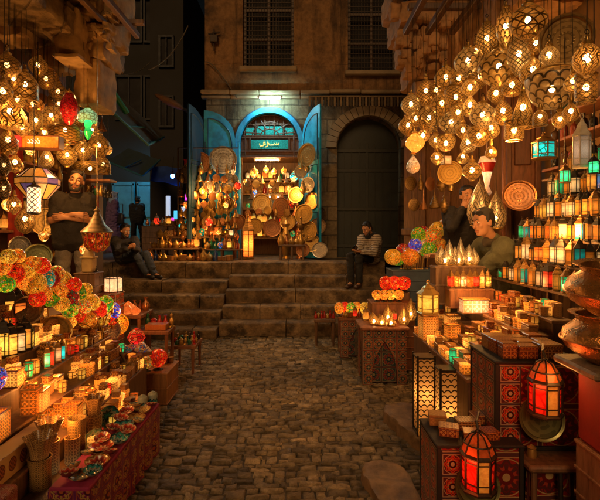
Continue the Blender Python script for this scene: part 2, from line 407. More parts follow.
# ---- steps and terrace
RIS, TR, YT = .21, .33, 8.2; ZT = RIS*5
def step_mat():
    q = NM('worn_step_stone'); v = q.obj(False); s = q.n('ShaderNodeSeparateXYZ'); q.l(v, s.inputs[0])
    n = q.noise(v, 2.2, 7, .7); n2 = q.noise(v, 26, 6, .75); n3 = q.noise(v, 6, 5, .7)
    c = q.ramp(n.outputs[0], [(.32, (.15, .09, .042)), (.5, (.4, .26, .125)), (.7, (.55, .39, .21))])
    c2 = q.mix(((E(q.nt, n3.outputs[0])-.36)*4.0).cl().k, (.055, .036, .02), c)
    wn = q.n('ShaderNodeTexWhiteNoise', noise_dimensions='2D'); cb = q.n('ShaderNodeCombineXYZ'); q.l((E(q.nt, s.outputs[0])*1.25+(E(q.nt, s.outputs[2])/.21).fl()*.37).fl(), cb.inputs[0]); q.l((E(q.nt, s.outputs[2])/.21-.02).fl(), cb.inputs[1]); q.l(cb.outputs[0], wn.inputs['Vector'])
    c2 = q.mix((E(q.nt, wn.outputs['Value'])*.55).k, c2, (.07, .045, .024))
    q.l(c2, q.b.inputs['Base Color']); r = E(q.nt, n2.outputs[0])*.5+.3; q.l(r.cl(), q.b.inputs['Roughness'])
    q.bump((E(q.nt, n2.outputs[0])*.9+E(q.nt, n3.outputs[0])).k, 1.0, .04); return q.m
m_step = step_mat()
def worn_block(m, x0, x1, y0, y1, z0, z1):
    """a stone block with an uneven, rounded top front edge"""
    n = max(2, int((x1-x0)/.12)); g = .006
    xs = [x0+g+(x1-x0-2*g)*i/n for i in range(n+1)]; rows = []
    for i, x in enumerate(xs):
        c = R.uniform(.008, .035); d = R.gauss(0, .007); e = .006 if 0 < i < n else .014
        rows.append([(x, y0+d+.006, z0), (x, y0+d+R.gauss(0, .004), z0+(z1-z0)*.5), (x, y0+d, z1-c-e), (x, y0+d+c*.5, z1-c*.35-e*.5), (x, y0+d+c+.01, z1+R.gauss(0, .002)), (x, y1, z1)])
    o = [p for r in rows for p in r]; fs = []
    for i in range(n):
        for k in range(5): fs.append([i*6+k, (i+1)*6+k, (i+1)*6+k+1, i*6+k+1])
    fs += [[k for k in range(6)][::-1], [n*6+k for k in range(6)]]
    m.add(o, fs, None, 0, True)
ms = M()
def flight(xa, xb, yoff, zoff, ks):
    for k in ks:
        x = xa
        while x < xb-.01:
            w = min(R.uniform(.55, 1.5), xb-x)
            if xb-x-w < .3: w = xb-x
            y0 = YT-(4-k)*TR+yoff; worn_block(ms, x, x+w, y0, y0+TR+.35, max(0, RIS*k+zoff-.14), RIS*(k+1)+zoff+R.gauss(0, .004)); x += w
flight(-1.25, 1.55, 0, 0, range(5)); flight(-4.6, -1.25, -.16, -.07, range(4)); flight(-4.6, -1.25, 0, 0, [4])
tag(link('steps', ms.mesh('steps', m_step)), kind='structure')
mt = M(); mt.add([(-12, YT+.3, ZT-.006), (3, YT+.3, ZT-.006), (3, 40, ZT-.006), (-12, 40, ZT-.006)], [(0, 1, 2, 3)])
tag(link('pavement', mt.mesh('pavement', plain('dusty_paving', (.1, .08, .06), .5, 0, .5, 2.0, .6))), kind='structure')

# ---- the house at the head of the steps
YF = 9.6
m_plaster = stone('brown_plaster', (.34, .18, .065), (.26, .13, .045), 3.0, 2.6, 1, .004, .85)
m_ash = stone('ashlar_wall', (.3, .22, .12), (.22, .155, .08), .62, .31)
m_trim = plain('pale_stone_trim', (.28, .2, .11), .7, 0, .4, 5)
def arch_z(x, x0, x1, sp, rise):
    t = (x-(x0+x1)/2)/((x1-x0)/2); return sp+rise*math.sqrt(max(0, 1-t*t))
house = empty('stone_house', 'brown plastered house with barred windows and arched doors above the steps', 'house', (0, 0, 0))
ops = [(-1.22, -.13, 5.12, lambda x: 7.3), (1.02, 2.05, 5.03, lambda x: 7.3), (-1.28, -.02, ZT, lambda x: arch_z(x, -1.28, -.02, 3.5, .64)), (.79, 2.15, ZT, lambda x: arch_z(x, .79, 2.15, 3.4, .66))]
def holed_wall(m, x0, x1, z0, z1, y, dep, zs=None):
    xs = {x0, x1}
    for a, b, lo, hi in ops:
        for i in range(17): xs.add(round(a+(b-a)*(.5-.5*math.cos(PI*i/16)), 5))
    xs = sorted(x for x in xs if x0 <= x <= x1)
    for a, b in zip(xs, xs[1:]):
        mid = (a+b)/2; segs, cur = [], (z0, z0)
        for oa, ob, lo, hi in sorted(ops, key=lambda o: o[2]):
            if oa < mid < ob and lo < z1 and hi(mid) > z0:
                l = max(lo, z0); ha, hb = min(hi(a), z1), min(hi(b), z1)
                segs.append((cur, (l, l))); cur = (ha, hb)
                m.add([(a, y, ha), (b, y, hb), (b, y+dep, hb), (a, y+dep, ha)], [(0, 1, 2, 3)])
                m.add([(a, y, l), (b, y, l), (b, y+dep, l), (a, y+dep, l)], [(3, 2, 1, 0)])
        segs.append((cur, (z1, z1)))
        for (la, lb), (ha, hb) in segs:
            if ha-la > 1e-4 or hb-lb > 1e-4: m.add([(a, y, la), (b, y, lb), (b, y, hb), (a, y, ha)], [(0, 1, 2, 3)])
    for oa, ob, lo, hi in ops:
        l, h = max(lo, z0), min(hi(oa+1e-5), z1)
        if h > l:
            m.add([(oa, y, l), (oa, y+dep, l), (oa, y+dep, h), (oa, y, h)], [(0, 1, 2, 3)]); m.add([(ob, y, l), (ob, y+dep, l), (ob, y+dep, h), (ob, y, h)], [(3, 2, 1, 0)])
mw = M(); holed_wall(mw, -2.03, 3.2, 4.52, 9.5, YF, .35); mw.add([(-2.03, YF, 4.52), (-2.03, 16, 4.52), (-2.03, 16, 9.5), (-2.03, YF, 9.5)], [(0, 3, 2, 1)])
link('upper_wall', mw.mesh('upper_wall', m_plaster), house)
mw = M(); holed_wall(mw, -2.0, 3.2, ZT-.3, 4.52, YF+.02, .4); mw.add([(-2.0, YF+.02, ZT-.3), (-2.0, 16, ZT-.3), (-2.0, 16, 4.52), (-2.0, YF+.02, 4.52)], [(0, 3, 2, 1)])
link('lower_wall', mw.mesh('lower_wall', m_ash), house)
mc = M()
x = -2.1
while x < 3.2:
    w = R.uniform(.5, .9); mc.box((x+w/2, YF-.05, 4.55+R.gauss(0, .006)), (w-.006, .2, .085), 0, 0, .02); mc.box((x+w/2, YF-.015, 4.47), (w-.004, .12, .07), 0, 0, .015); x += w
link('string_course', mc.mesh('string_course', m_trim), house)
# barred windows
m_iron = plain('rusty_grille', (.055, .036, .022), .6, .4, .5, 20)
m_pane = plain('dark_window_glass', (.008, .005, .004), .75, 0, .3, 3, 0)
for a, b, lo, _ in ops[:2]:
    w = M(); c = (a+b)/2
    for xx, ww in ((a+.03, .06), (b-.03, .06), (c, .05)): w.box((xx, YF+.12, lo+1.1), (ww, .07, 2.2), 0, 0, .008)
    for zz in (lo+.03, lo+.62, lo+1.25): w.box((c, YF+.12, zz), (b-a-.12, .065, .06), 0, 0, .008)
    wf = link('window', w.mesh('window_frame', wood('window_wood', (.085, .045, .022))), house)
    g = M()
    n = 17
    for i in range(1, n): g.box((a+(b-a)*i/n, YF+.07, lo+1.08), (.011, .012, 2.1))
    for i in range(1, 22): g.box((c, YF+.058, lo+.1*i), (b-a-.02, .011, .011))
    link('grille', g.mesh('grille', m_iron), wf)
    g = M(); g.add([(a, YF+.3, lo), (b, YF+.3, lo), (b, YF+.3, 7.3), (a, YF+.3, 7.3)], [(0, 1, 2, 3)]); link('pane', g.mesh('pane', m_pane), wf)
    s_ = M(); s_.box((c, YF-.03, lo-.06), (b-a+.14, .18, .1), 0, 0, .02); link('sill', s_.mesh('sill', m_trim), wf)
# dark arched door
d = M(); a, b = .79, 2.15; pts = [(a, ZT), (b, ZT)]+[(b-(b-a)*i/20, arch_z(b-(b-a)*i/20, a, b, 3.4, .66)) for i in range(21)]
d.prism(pts, YF+.28, YF+.34)
for i in range(1, 8): d.box((a+(b-a)*i/8, YF+.272, 2.3), (.02 if i != 4 else .05, .02, 2.45), 1, 0, .003)
for zz in (1.3, 2.1, 2.95, 3.38): d.box(((a+b)/2, YF+.268, zz), (b-a, .022, .07), 1, 0, .004)
link('door', d.mesh('arched_door', [plain('dark_green_door', (.022, .026, .02), .55, 0, .5, 4), plain('door_battens', (.03, .032, .024), .5)]), house)
d = M()
for i in range(20):
    t0, t1 = PI*i/20, PI*(i+1)/20; cx, r0, r1 = 1.47, .70, .92
    if i % 2 == 0: pass
    q_ = [(cx+r0*math.cos(t0+.008), 3.4+r0*.97*math.sin(t0+.008)), (cx+r1*math.cos(t0+.008), 3.4+r1*.97*math.sin(t0+.008)), (cx+r1*math.cos(t1-.008), 3.4+r1*.97*math.sin(t1-.008)), (cx+r0*math.cos(t1-.008), 3.4+r0*.97*math.sin(t1-.008))]
    d.prism(q_, YF-.035, YF+.03)
link('door_arch', d.mesh('door_arch', m_trim), house)
# fringed awning strip
d = M(); d.box((1.15, YF-.14, 4.42), (1.95, .22, .03), 0, 0, .006)
for i in range(30): d.box((.2+i*.0655, YF-.235, 4.31), (.042, .012, .19), 1 if i % 2 else 0, 0, .003)
link('awning_fringe', d.mesh('awning_fringe', [plain('dusty_canvas', (.22, .15, .08), .9), plain('dark_canvas', (.07, .05, .03), .9)]), house)
# turquoise arch surround, transom, leaves
m_turq = plain('turquoise_paint', (.012, .34, .66), .45, 0, .6, 5, .6); m_turq_d = plain('old_turquoise_paint', (.006, .06, .13), .5, 0, .4, 6)
d = M(); cx = -.65
for i in range(28):
    t0, t1 = PI*i/28, PI*(i+1)/28
    for r0, r1, y0, y1, mm_ in ((.625, .72, YF-.1, YF+.1, 0), (.72, .75, YF-.06, YF+.02, 1)):
        d.prism([(cx+r0*math.cos(t0), 3.5+r0*math.sin(t0)), (cx+r1*math.cos(t0), 3.5+r1*math.sin(t0)), (cx+r1*math.cos(t1), 3.5+r1*math.sin(t1)), (cx+r0*math.cos(t1), 3.5+r0*math.sin(t1))], y0, y1, mm_)
for s_ in (-1, 1): d.box((cx+s_*.672, YF, (ZT+3.5)/2), (.095, .2, 3.5-ZT), 0, 0, .01)
link('arch_frame', d.mesh('arch_frame', [m_turq, m_turq_d]), house)
tr = M(); pts = [(cx-.62, 3.2), (cx+.62, 3.2)]+[(cx+.62*math.cos(PI*i/24), 3.5+.62*math.sin(PI*i/24)) for i in range(25)]
tr.prism(pts, YF+.06, YF+.1)
for s_, ang in ((1, 0),):
    for zz, hw in ((3.22, .62), (3.33, .62), (3.62, .6), (3.66, .58), (3.9, .46)): tr.box((cx, YF+.045, zz), (hw*2, .035, .035), 0, 0, .006)
    for xx, z0, z1 in ((-.52, 3.2, 3.66), (.52, 3.2, 3.66), (-.3, 3.64, 4.02), (.3, 3.64, 4.02), (-.1, 3.64, 4.1), (.1, 3.64, 4.1), (-.42, 3.33, 3.62), (.42, 3.33, 3.62)): tr.box((cx+xx, YF+.042, (z0+z1)/2), (.03, .035, z1-z0), 0, 0, .005)
for k in range(1, 8):
    a_ = PI*k/8; tr.tube([(cx+.16*math.cos(a_), YF+.03, 3.64+.16*math.sin(a_)), (cx+.6*math.cos(a_), YF+.03, 3.5+.6*math.sin(a_))], .011, 5)
for r_ in (.18, .34, .5): tr.tube([(cx+r_*1.1*math.cos(PI*i/16), YF+.028, 3.64+r_*.92*math.sin(PI*i/16)) for i in range(17)], .011, 5)
tp_ = link('transom', tr.mesh('transom', wood('dark_transom_wood', (.09, .035, .018))), house)
m_teal = glow('teal_lit_panel', (.03, .42, .4), .16, .6, 26.0)
g = M()
g.box((0, 0, 0), (.8, .02, .2), 0, 0, .006)
pan = link('transom_pane', g.mesh('transom_pane', m_teal), tp_, (cx, YF+.035, 3.475))
for xx, zz, ww in ((-.2, 3.77, .16), (.2, 3.77, .16), (0, 3.77, .17), (-.42, 3.74, .17), (.42, 3.74, .17)):
    g = M(); g.box((0, 0, 0), (ww, .02, .18), 0, 0, .005); link('transom_pane', g.mesh('small_pane', m_teal), tp_, (cx+xx, YF+.038, zz))
wr = M(); Yw = YF+.016
def stroke(m, pts, r=.011): m.tube([(cx+x, Yw, 3.47+z) for x, z in pts], r, 6)
stroke(wr, [(.2, .03), (.19, -.01), (.165, .0), (.15, .03), (.145, -.005), (.115, -.005), (.1, .025), (.09, -.01), (.0, -.012), (-.02, .02), (-.045, .035), (-.055, .005), (-.03, .0), (-.05, -.04), (-.09, -.055)])
stroke(wr, [(-.09, -.005), (-.1, .035), (-.125, .04), (-.13, .005), (-.1, .0), (-.14, -.03), (-.2, -.035), (-.215, .0), (-.21, .02)])
for x, z in ((-.12, .07), (-.1, .07), (-.05, .07)): wr.ell((cx+x, Yw, 3.47+z), (.01, .006, .01), 0, 8, 5)
link('lettering', wr.mesh('lettering', bulbm('gilt_letters', (.9, .75, .2), .5)), tp_)
def leaf(hx, sgn, ang, mat, name='door_leaf'):
    """half-arch door leaf hinged at hx, opened by ang about the hinge"""
    m = M(); w = .66; n = 12
    pts = [(0, ZT+.02), (w, ZT+.02)]+[(w-w*i/n, 3.5+.64*math.sqrt(max(0, 1-(i/n)**2))) for i in range(n+1)]
    pts = [(x, z) for x, z in pts]
    m.prism([(x*sgn, z) for x, z in pts], -.02, .02, 0)
    inn = [(.08, 3.05), (w-.08, 3.05)]+[(w-.08-(w-.16)*i/n, 3.45+.52*math.sqrt(max(0, 1-(i/n)**2))) for i in range(n+1)]+[(.08, 3.05)]
    m.tube([(x*sgn, -.022, z) for x, z in inn], .014, 4, 1)
    for z0, z1 in ((1.2, 2.0), (2.1, 2.95)): m.tube([(.08*sgn, -.022, z0), ((w-.08)*sgn, -.022, z0), ((w-.08)*sgn, -.022, z1), (.08*sgn, -.022, z1), (.08*sgn, -.022, z0)], .013, 4, 1)
    m.box((sgn*(w-.03), 0, 2.28), (.04, .055, 2.4), 1, 0, .006)
    o = link(name, m.mesh(name, [mat, m_turq_d]), house, (hx, YF-.12, 0)); o.rotation_euler = (0, 0, ang); return o
leaf(cx-.70, -1, .12, m_turq); leaf(cx+.70, 1, -1.0, m_turq); lf = leaf(-1.98, -1, 1.2, plain('shaded_leaf', (.006, .03, .07), .6)); lf.location.y = YF-.08  # third leaf: turquoise darkened so the colour itself carries the shade
lf['label'] = 'door leaf coloured dark as if shaded, behind the trays'
# shop interior
sh = M(); a, b = -1.28, -.02
for vs in ([(a-.4, YF+1.5, ZT), (b+.3, YF+1.5, ZT), (b+.3, YF+1.5, 3.3), (a-.4, YF+1.5, 3.3)], [(a-.4, YF+.4, ZT), (a-.4, YF+1.5, ZT), (a-.4, YF+1.5, 3.3), (a-.4, YF+.4, 3.3)], [(b+.3, YF+1.5, ZT), (b+.3, YF+.4, ZT), (b+.3, YF+.4, 3.3), (b+.3, YF+1.5, 3.3)], [(a-.4, YF+.4, 3.3), (b+.3, YF+.4, 3.3), (b+.3, YF+1.5, 3.3), (a-.4, YF+1.5, 3.3)]): sh.add(vs, [(0, 1, 2, 3)])
for zz in (1.45, 1.8, 2.15, 2.5, 2.85): sh.box((cx, YF+1.32, zz), (1.5, .32, .03), 0)
link('shop_interior', sh.mesh('shop_interior', wood('warm_shop_wood', (.25, .13, .05))), house)
# fluorescent tubes
def tube_light(loc, L, st, label, col=(.75, 1, .9)):
    o = empty('fluorescent_lamp', label, 'lamp', loc)
    m = M(); m.box((0, 0, .035), (L+.1, .05, .03), 0, 0, .008); m.box((-L/2-.02, 0, .01), (.03, .045, .05)); m.box((L/2+.02, 0, .01), (.03, .045, .05)); link('housing', m.mesh('housing', plain('white_enamel', (.6, .6, .58), .4)), o)
    m = M(); m.tube([(-L/2, 0, 0), (L/2, 0, 0)], .014, 10); link('tube', m.mesh('tube', bulbm('fluorescent_%d' % int(st), col, st)), o); return o
tube_light((-.62, YF-.32, 4.36), .42, 420, 'white fluorescent tube fixed over the turquoise arch', (.5, .95, 1))
m = M(); m.tube([(-.62, YF-.32, 4.4), (-.62, YF-.02, 4.44)], .012); link('bracket', m.mesh('lamp_bracket', m_iron), house)
tube_light((-.72, YF+.25, 3.17), .5, 60, 'bright tube lamp under the transom inside the shop', (1, .8, .45))
tube_light((-.8, YF+1.1, 2.43), .6, 14, 'pale tube lamp on the back shelf of the shop', (.6, 1, .8))

# ---- left house (recessed stall with a stone pier)
m_lstone = stone('left_stone', (.3, .2, .09), (.24, .155, .07), .55, .33, 1, .014, .55)
lh = empty('stone_building', 'rough stone building with a carved pier over the left stall', 'building', (0, 0, 0))
m = M()
m.box((-3.5, 2.6, 2.5), (.5, 7.3, 5.0+2)); link('back_wall', m.mesh('back_wall', plain('dark_red_plaster', (.13, .05, .025), .8, 0, .5, 3)), lh)
m = M(); m.box((-3.12, 6.08, 1.55), (.76, .36, 3.1)); link('side_wall', m.mesh('side_wall', plain('brown_plaster_side', (.12, .06, .03), .8, 0, .5, 3)), lh)
from mathutils import noise as NZ
def rough_block(m, c, d, k=.03, mi=0):
    n = 9; x, y, z = [q/2 for q in d]; sd = V3((R.uniform(0, 100), R.uniform(0, 50), 0)); mn = min(x, y, z)
    for ax in range(3):
        for sg in (-1, 1):
            vs, fs = [], []; o = [i for i in range(3) if i != ax]
            for i in range(n+1):
                for j in range(n+1):
                    p = [0, 0, 0]; p[ax] = sg*(x, y, z)[ax]; p[o[0]] = (i/n*2-1)*(x, y, z)[o[0]]; p[o[1]] = (j/n*2-1)*(x, y, z)[o[1]]
                    w = Vector(p); e = max(0, sum(1 for q, h in zip(w, (x, y, z)) if abs(q) > h-1e-5)-1); w -= Vector([math.copysign(min(.02, mn*.2)*e*.5, q) for q in w])
                    w += NZ.noise_vector(w*7+sd)*k*.7+NZ.noise_vector(w*22+sd)*k*.4; vs.append(Vector(c)+w)
            for i in range(n):
                for j in range(n):
                    f = [i*(n+1)+j, (i+1)*(n+1)+j, (i+1)*(n+1)+j+1, i*(n+1)+j+1]; fs.append(f)
            m.add(vs, fs, None, mi, True)
V3 = Vector
m = M()
m.box((-3.0, 4.4, 5.3), (1.0, 2.8, 3.2)); 
for k in range(9):
    rough_block(m, (-2.52+R.uniform(-.05, .05), 3.0+k*.36, 3.85+R.uniform(-.04, .04)), (.3, .35, .34), .03)
    rough_block(m, (-2.44+R.uniform(-.05, .05), 3.0+k*.36, 4.25+R.uniform(-.04, .04)), (.4, .35, .45), .03)
link('upper_wall', m.mesh('upper_wall', m_lstone), lh)
m = M()
def at(px0, px1, py0, py1, Y, dep, k=.03):
    a_, b_ = P(px0, py1, Y), P(px1, py0, Y); rough_block(m, ((a_.x+b_.x)/2, Y+dep/2, (a_.z+b_.z)/2), (b_.x-a_.x, dep, b_.z-a_.z), k)
at(74, 99, 57, 104, 5.0, .5); at(53, 78, 8, 56, 4.75, .5, .04); at(74, 104, 20, 58, 5.0, .5, .04); at(92, 113, -2, 40, 5.1, .5, .06); at(60, 100, -30, 14, 4.9, .6, .05); at(98, 117, -40, 12, 5.2, .6, .05); at(96, 107, 34, 62, 5.15, .4, .05)
at(52, 78, 53, 57, 4.68, .4, .008); at(20, 56, -30, 30, 4.9, .4, .04); at(-14, 24, -20, 34, 4.6, .4, .05); at(30, 60, 26, 66, 5.1, .4, .04)
for i in range(26): at(*(lambda x, y: (x, x+R.uniform(4, 9), y, y+R.uniform(4, 9)))(R.uniform(78, 108), R.uniform(2, 50)), 4.95, .2, .03)
link('carved_pier', m.mesh('carved_pier', plain('carved_stone', (.46, .29, .12), .85, 0, .55, 8, .9)), lh)

# ---- right house
rh = empty('timber_shop', 'timber fronted shop under a carved stone overhang on the right', 'shop', (0, 0, 0))
m = M(); A0, A1 = Vector((1.52, 6.6, 0)), Vector((2.55, 5.0, 0)); dd = (A1-A0); ang = math.atan2(dd.y, dd.x); L = dd.length
nb = 9
for i in range(nb):
    c = A0+dd*((i+.5)/nb)+Vector((.04, .06, 1.75)); m.box(c, (L/nb-.008, .08+.02*(i % 2), 3.5), 0, ang, .006)
for zz in (.5, 1.6, 2.9, 3.45):
    c = A0+dd*.5+Vector((-.005, -.005, zz)); m.box(c, (L, .1, .1), 0, ang, .01)
link('plank_front', m.mesh('plank_front', wood('shop_planks', (.2, .09, .035))), rh)
m = M(); m.box((2.68, 2.8, 2.0), (.25, 4.5, 4.2)); m.box((2.95, 8.2, 2.3), (1.2, 3.0, 4.6)); link('side_wall', m.mesh('side_wall', plain('ochre_plaster', (.2, .11, .045), .8, 0, .5, 3)), rh)
m = M(); m.box((2.33, 4.78, 1.8), (.34, .09, 3.6), 0, -.3, .01); m.box((2.2, 4.75, 1.8), (.05, .12, 3.6), 1, -.3, .008); m.box((2.46, 4.66, 1.8), (.05, .12, 3.6), 1, -.3, .008); m.box((2.33, 4.71, 2.6), (.16, .05, .6), 1, -.3, .01); m.box((2.33, 4.71, 1.7), (.16, .05, .8), 1, -.3, .01)
link('door', m.mesh('panelled_door', [wood('door_wood', (.2, .07, .03)), wood('door_wood_dark', (.1, .035, .018))]), rh)
m = M()
for i in range(4):
    ext = .12*i; rough_block(m, (2.05-ext*.35, 6.3-ext*.5, 3.78+i*.32), (1.15+ext*.9, .7+ext, .3), .05)
for i in range(60):
    t = R.random(); z = 3.62+t*1.5; rough_block(m, (1.36-t*.28+R.uniform(-.03, .75), 5.93-t*.22+R.uniform(-.05, .05), z), (R.uniform(.08, .17), .16, R.uniform(.08, .2)), .03)
m.box((2.0, 6.5, 5.4), (1.3, 1.0, 1.6)); rough_block(m, (1.98, 6.1, 3.52), (.9, .35, .18), .03)
for i in range(9): rough_block(m, (2.2+R.uniform(-.05, .12), 5.75-i*.33, 3.95+R.uniform(-.04, .06)), (.6, .34, .7), .05)
m.box((2.55, 3.6, 4.9), (.7, 4.6, 1.4))
link('stone_overhang', m.mesh('stone_overhang', plain('carved_brown_stone', (.42, .22, .09), .85, 0, .6, 7, .9)), rh)
m = M()
for xx in (1.28, 1.55, 1.84): m.box((xx, 3.6, 4.02), (.07, 3.7, .08), 0, 0, .008)
for yy in (2.2, 3.6, 5.0): m.box((1.9, yy, 4.1), (1.4, .07, .07), 0, 0, .008)
tag(link('hanging_rack', m.mesh('hanging_rack', m_wood)), 'dark timber rack overhead from which the right stall lamps hang', 'rack')
m = M()
for xx in (-1.95, -2.2, -2.55): m.box((xx, 3.8, 3.95), (.06, 3.2, .07), 0, 0, .008)
for yy in (2.4, 3.6, 5.2): m.box((-2.4, yy, 4.02), (1.2, .06, .06), 0, 0, .008)
tag(link('hanging_rack', m.mesh('hanging_rack', m_wood)), 'dark timber rack overhead from which the left stall lamps hang', 'rack')

# ---- alley beyond, on the left
def alley_house(x0, x1, y0, y1, z1, col, label, wins):
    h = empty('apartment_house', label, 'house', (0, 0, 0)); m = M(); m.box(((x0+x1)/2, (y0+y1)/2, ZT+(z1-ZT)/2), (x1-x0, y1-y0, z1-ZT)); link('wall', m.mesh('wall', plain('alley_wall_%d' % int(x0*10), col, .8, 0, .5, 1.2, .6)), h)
    for wx, wz, ww, hh, lit in wins:
        w = M(); 
        for sx in (-1, 1): w.box((wx+sx*ww/2, y0-.03, wz), (.06, .08, hh), 0)
        for sz in (-1, 1): w.box((wx, y0-.03, wz+sz*hh/2), (ww+.06, .09, .06), 0)
        w.box((wx, y0-.03, wz), (.03, .06, hh), 0); f = link('window', w.mesh('window', plain('window_trim', (.007, .006, .005))), h)
        w = M(); w.add([(-ww/2, 0, -hh/2), (ww/2, 0, -hh/2), (ww/2, 0, hh/2), (-ww/2, 0, hh/2)], [(0, 1, 2, 3)]); link('pane', w.mesh('pane', glow('green_lit_window', (.35, .6, .4), .35, 1.0) if lit else m_pane), f, (wx, y0-.008, wz))
    return h
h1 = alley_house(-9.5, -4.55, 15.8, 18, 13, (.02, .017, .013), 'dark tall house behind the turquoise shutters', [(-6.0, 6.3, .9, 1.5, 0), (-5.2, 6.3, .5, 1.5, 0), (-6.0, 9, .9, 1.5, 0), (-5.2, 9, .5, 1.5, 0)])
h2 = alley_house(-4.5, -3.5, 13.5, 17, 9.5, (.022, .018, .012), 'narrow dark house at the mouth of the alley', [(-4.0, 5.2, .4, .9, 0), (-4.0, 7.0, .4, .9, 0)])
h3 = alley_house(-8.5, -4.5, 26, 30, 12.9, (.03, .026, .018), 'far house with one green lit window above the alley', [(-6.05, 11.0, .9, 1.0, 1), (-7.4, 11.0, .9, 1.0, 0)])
# shutters
m = M()
for k, (x0, x1) in enumerate(((-6.55, -5.75), (-5.7, -5.1), (-5.05, -4.62))):
    m.box(((x0+x1)/2, 15.7, ZT+1.15), (x1-x0, .06, 2.3), 0, 0, .01)
    for s_ in (x0+.05, x1-.05): m.box((s_, 15.66, ZT+1.15), (.08, .05, 2.3), 0, 0, .01)
    for zz in (.3, 1.1, 2.2): m.box(((x0+x1)/2, 15.66, ZT+zz), (x1-x0, .05, .08), 0, 0, .01)
tag(link('shop_shutter', m.mesh('shop_shutter', plain('cyan_shutter', (.04, .25, .33), .45, 0, .4, 3))), 'closed turquoise wooden shutters behind the two people in the alley', 'shutter')
# awnings, pole, tarpaulin
def cloth(pts, nu, nv, sag, mat, name, label, cat, th=.01):
    a, b, c, d_ = [Vector(p) for p in pts]; vs = []
    for i in range(nu+1):
        for j in range(nv+1):
            u, v = i/nu, j/nv; p = (a*(1-u)+b*u)*(1-v)+(d_*(1-u)+c*u)*v; p.z -= sag*4*u*(1-u)+.3*sag*math.sin(v*9+u*7)*.4; vs.append(p)
    fs = [[i*(nv+1)+j, (i+1)*(nv+1)+j, (i+1)*(nv+1)+j+1, i*(nv+1)+j+1] for i in range(nu) for j in range(nv)]
    n = len(vs); vs2 = vs+[p+Vector((0, 0, -th)) for p in vs]; fs2 = fs+[[k+n for k in f][::-1] for f in fs]
    m = M(); m.add(vs2, fs2, None, 0, True); return tag(link(name, m.mesh(name, mat)), label, cat)
cloth([P(106, 106, 7.2), P(122, 98, 9.6), P(164, 137, 10.4), P(148, 145, 8.0)], 6, 8, .04, plain('grey_awning', (.12, .1, .075), .9, 0, .4, 6), 'awning', 'faded grey awning sloping down over the alley beside the left stall', 'awning')
cloth([P(104, 160, 10.2), P(128, 148, 12.5), P(160, 160, 13.0), P(142, 176, 10.6)], 6, 8, .05, plain('dark_awning', (.04, .07, .08), .9), 'awning', 'dark awning sagging above the people in the alley', 'awning')
cloth([P(150, 180, 11.2), P(152, 166, 12.4), P(182, 168, 12.4), P(180, 186, 11.2)], 12, 10, .13, plain('blue_tarpaulin', (.015, .045, .16), .6, 0, .4, 6), 'tarpaulin', 'sagging blue tarpaulin with a blue lamp under it', 'tarpaulin')
m = M(); m.tube([P(98, 70, 7.9), P(127, 113, 8.4)], .055, 8); tag(link('awning_pole', m.mesh('awning_pole', plain('green_paint', (.02, .17, .06), .5))), 'green painted pole slanting down from the stone pier', 'pole')
m = M(); a_, b_ = P(160, 97, 9.0), P(197, 116, 9.4)
o = empty('street_lamp', 'unlit brown street lamp leaning out from the house corner', 'street lamp', a_)
m.tube([(b_-a_)*.55, (b_-a_), (b_-a_)+Vector((.22, .2, -.05))], [.035, .03, .03], 8); link('arm', m.mesh('arm', m_iron), o)
m = M(); T = (b_-a_).to_track_quat('X', 'Z').to_matrix().to_4x4(); m.ell((b_-a_)*.25, (.32, .12, .07), 0, 12, 8, T); link('lamp_head', m.mesh('lamp_head', plain('rusty_lamp_head', (.25, .12, .05), .6)), o)
def wire(pts, label, r=.012, n=16):
    a, b, c = [Vector(p) for p in pts]; q = [a*(1-t)**2+b*2*t*(1-t)+c*t*t for t in [i/n for i in range(n+1)]]
    m = M(); m.tube(q, r, 5); tag(link('cable', m.mesh('cable', plain('grey_cable', (.11, .09, .06), .7))), label, 'cable')
wire([P(148, 70, 8.6), P(172, 62, 8.8), P(188, 26, 9.2)], 'pale cable looping up across the dark alley')
wire([P(108, 76, 8), P(140, 76, 9), P(150, 62, 9.5)], 'thin cable running from the stone pier into the alley', .008)
wire([P(205, 62, 9.55), P(213, 60, 9.5), P(237, 98, 9.5)], 'dark cable drooping down the house wall', .012)
m = M(); m.box((0, 0, 0), (.16, .1, .16), 0, 0, .01); m.tube([(-.12, 0, .1), (.12, 0, .14)], .02, 6); m.tube([(0, 0, -.25), (0, 0, .2)], .015, 6)
tag(link('junction_box', m.mesh('junction_box', m_iron), None, P(214, 39, 9.53)), 'rusty electrical bracket on the house wall near its corner', 'box')
for k_, (pa, pb, pc_) in enumerate(((P(106, 106, 7.2), P(148, 145, 8.0), P(164, 137, 10.4)), (P(104, 160, 10.2), P(142, 176, 10.6), P(160, 160, 13.0)))):
    m = M(); m.tube([pa, pb, pc_], .025, 6); m.tube([pb*.5+pa*.5, pc_*.6+pa*.4], .014, 6)
    link('edge_frame', m.mesh('edge_frame', plain('teal_frame', (.02, .12, .15), .5)), [o for o in COL.objects if o.name.startswith('awning') and not o.name.startswith('awning_')][k_])
# blue lamp
o = empty('blue_lamp', 'small bright blue lamp hanging under the tarpaulin', 'lamp', P(172.5, 176, 11.1)); m = M(); m.ell((0, 0, 0), (.05, .05, .06)); link('bulb', m.mesh('blue_bulb', bulbm('blue_bulb', (.06, .28, 1), 45)), o); m = M(); m.lathe([(.02, .12), (.03, .06), (.055, .04)], 12); m.tube([(0, 0, .1), (0, .1, .5)], .006, 5); link('socket', m.mesh('socket', m_dark), o)
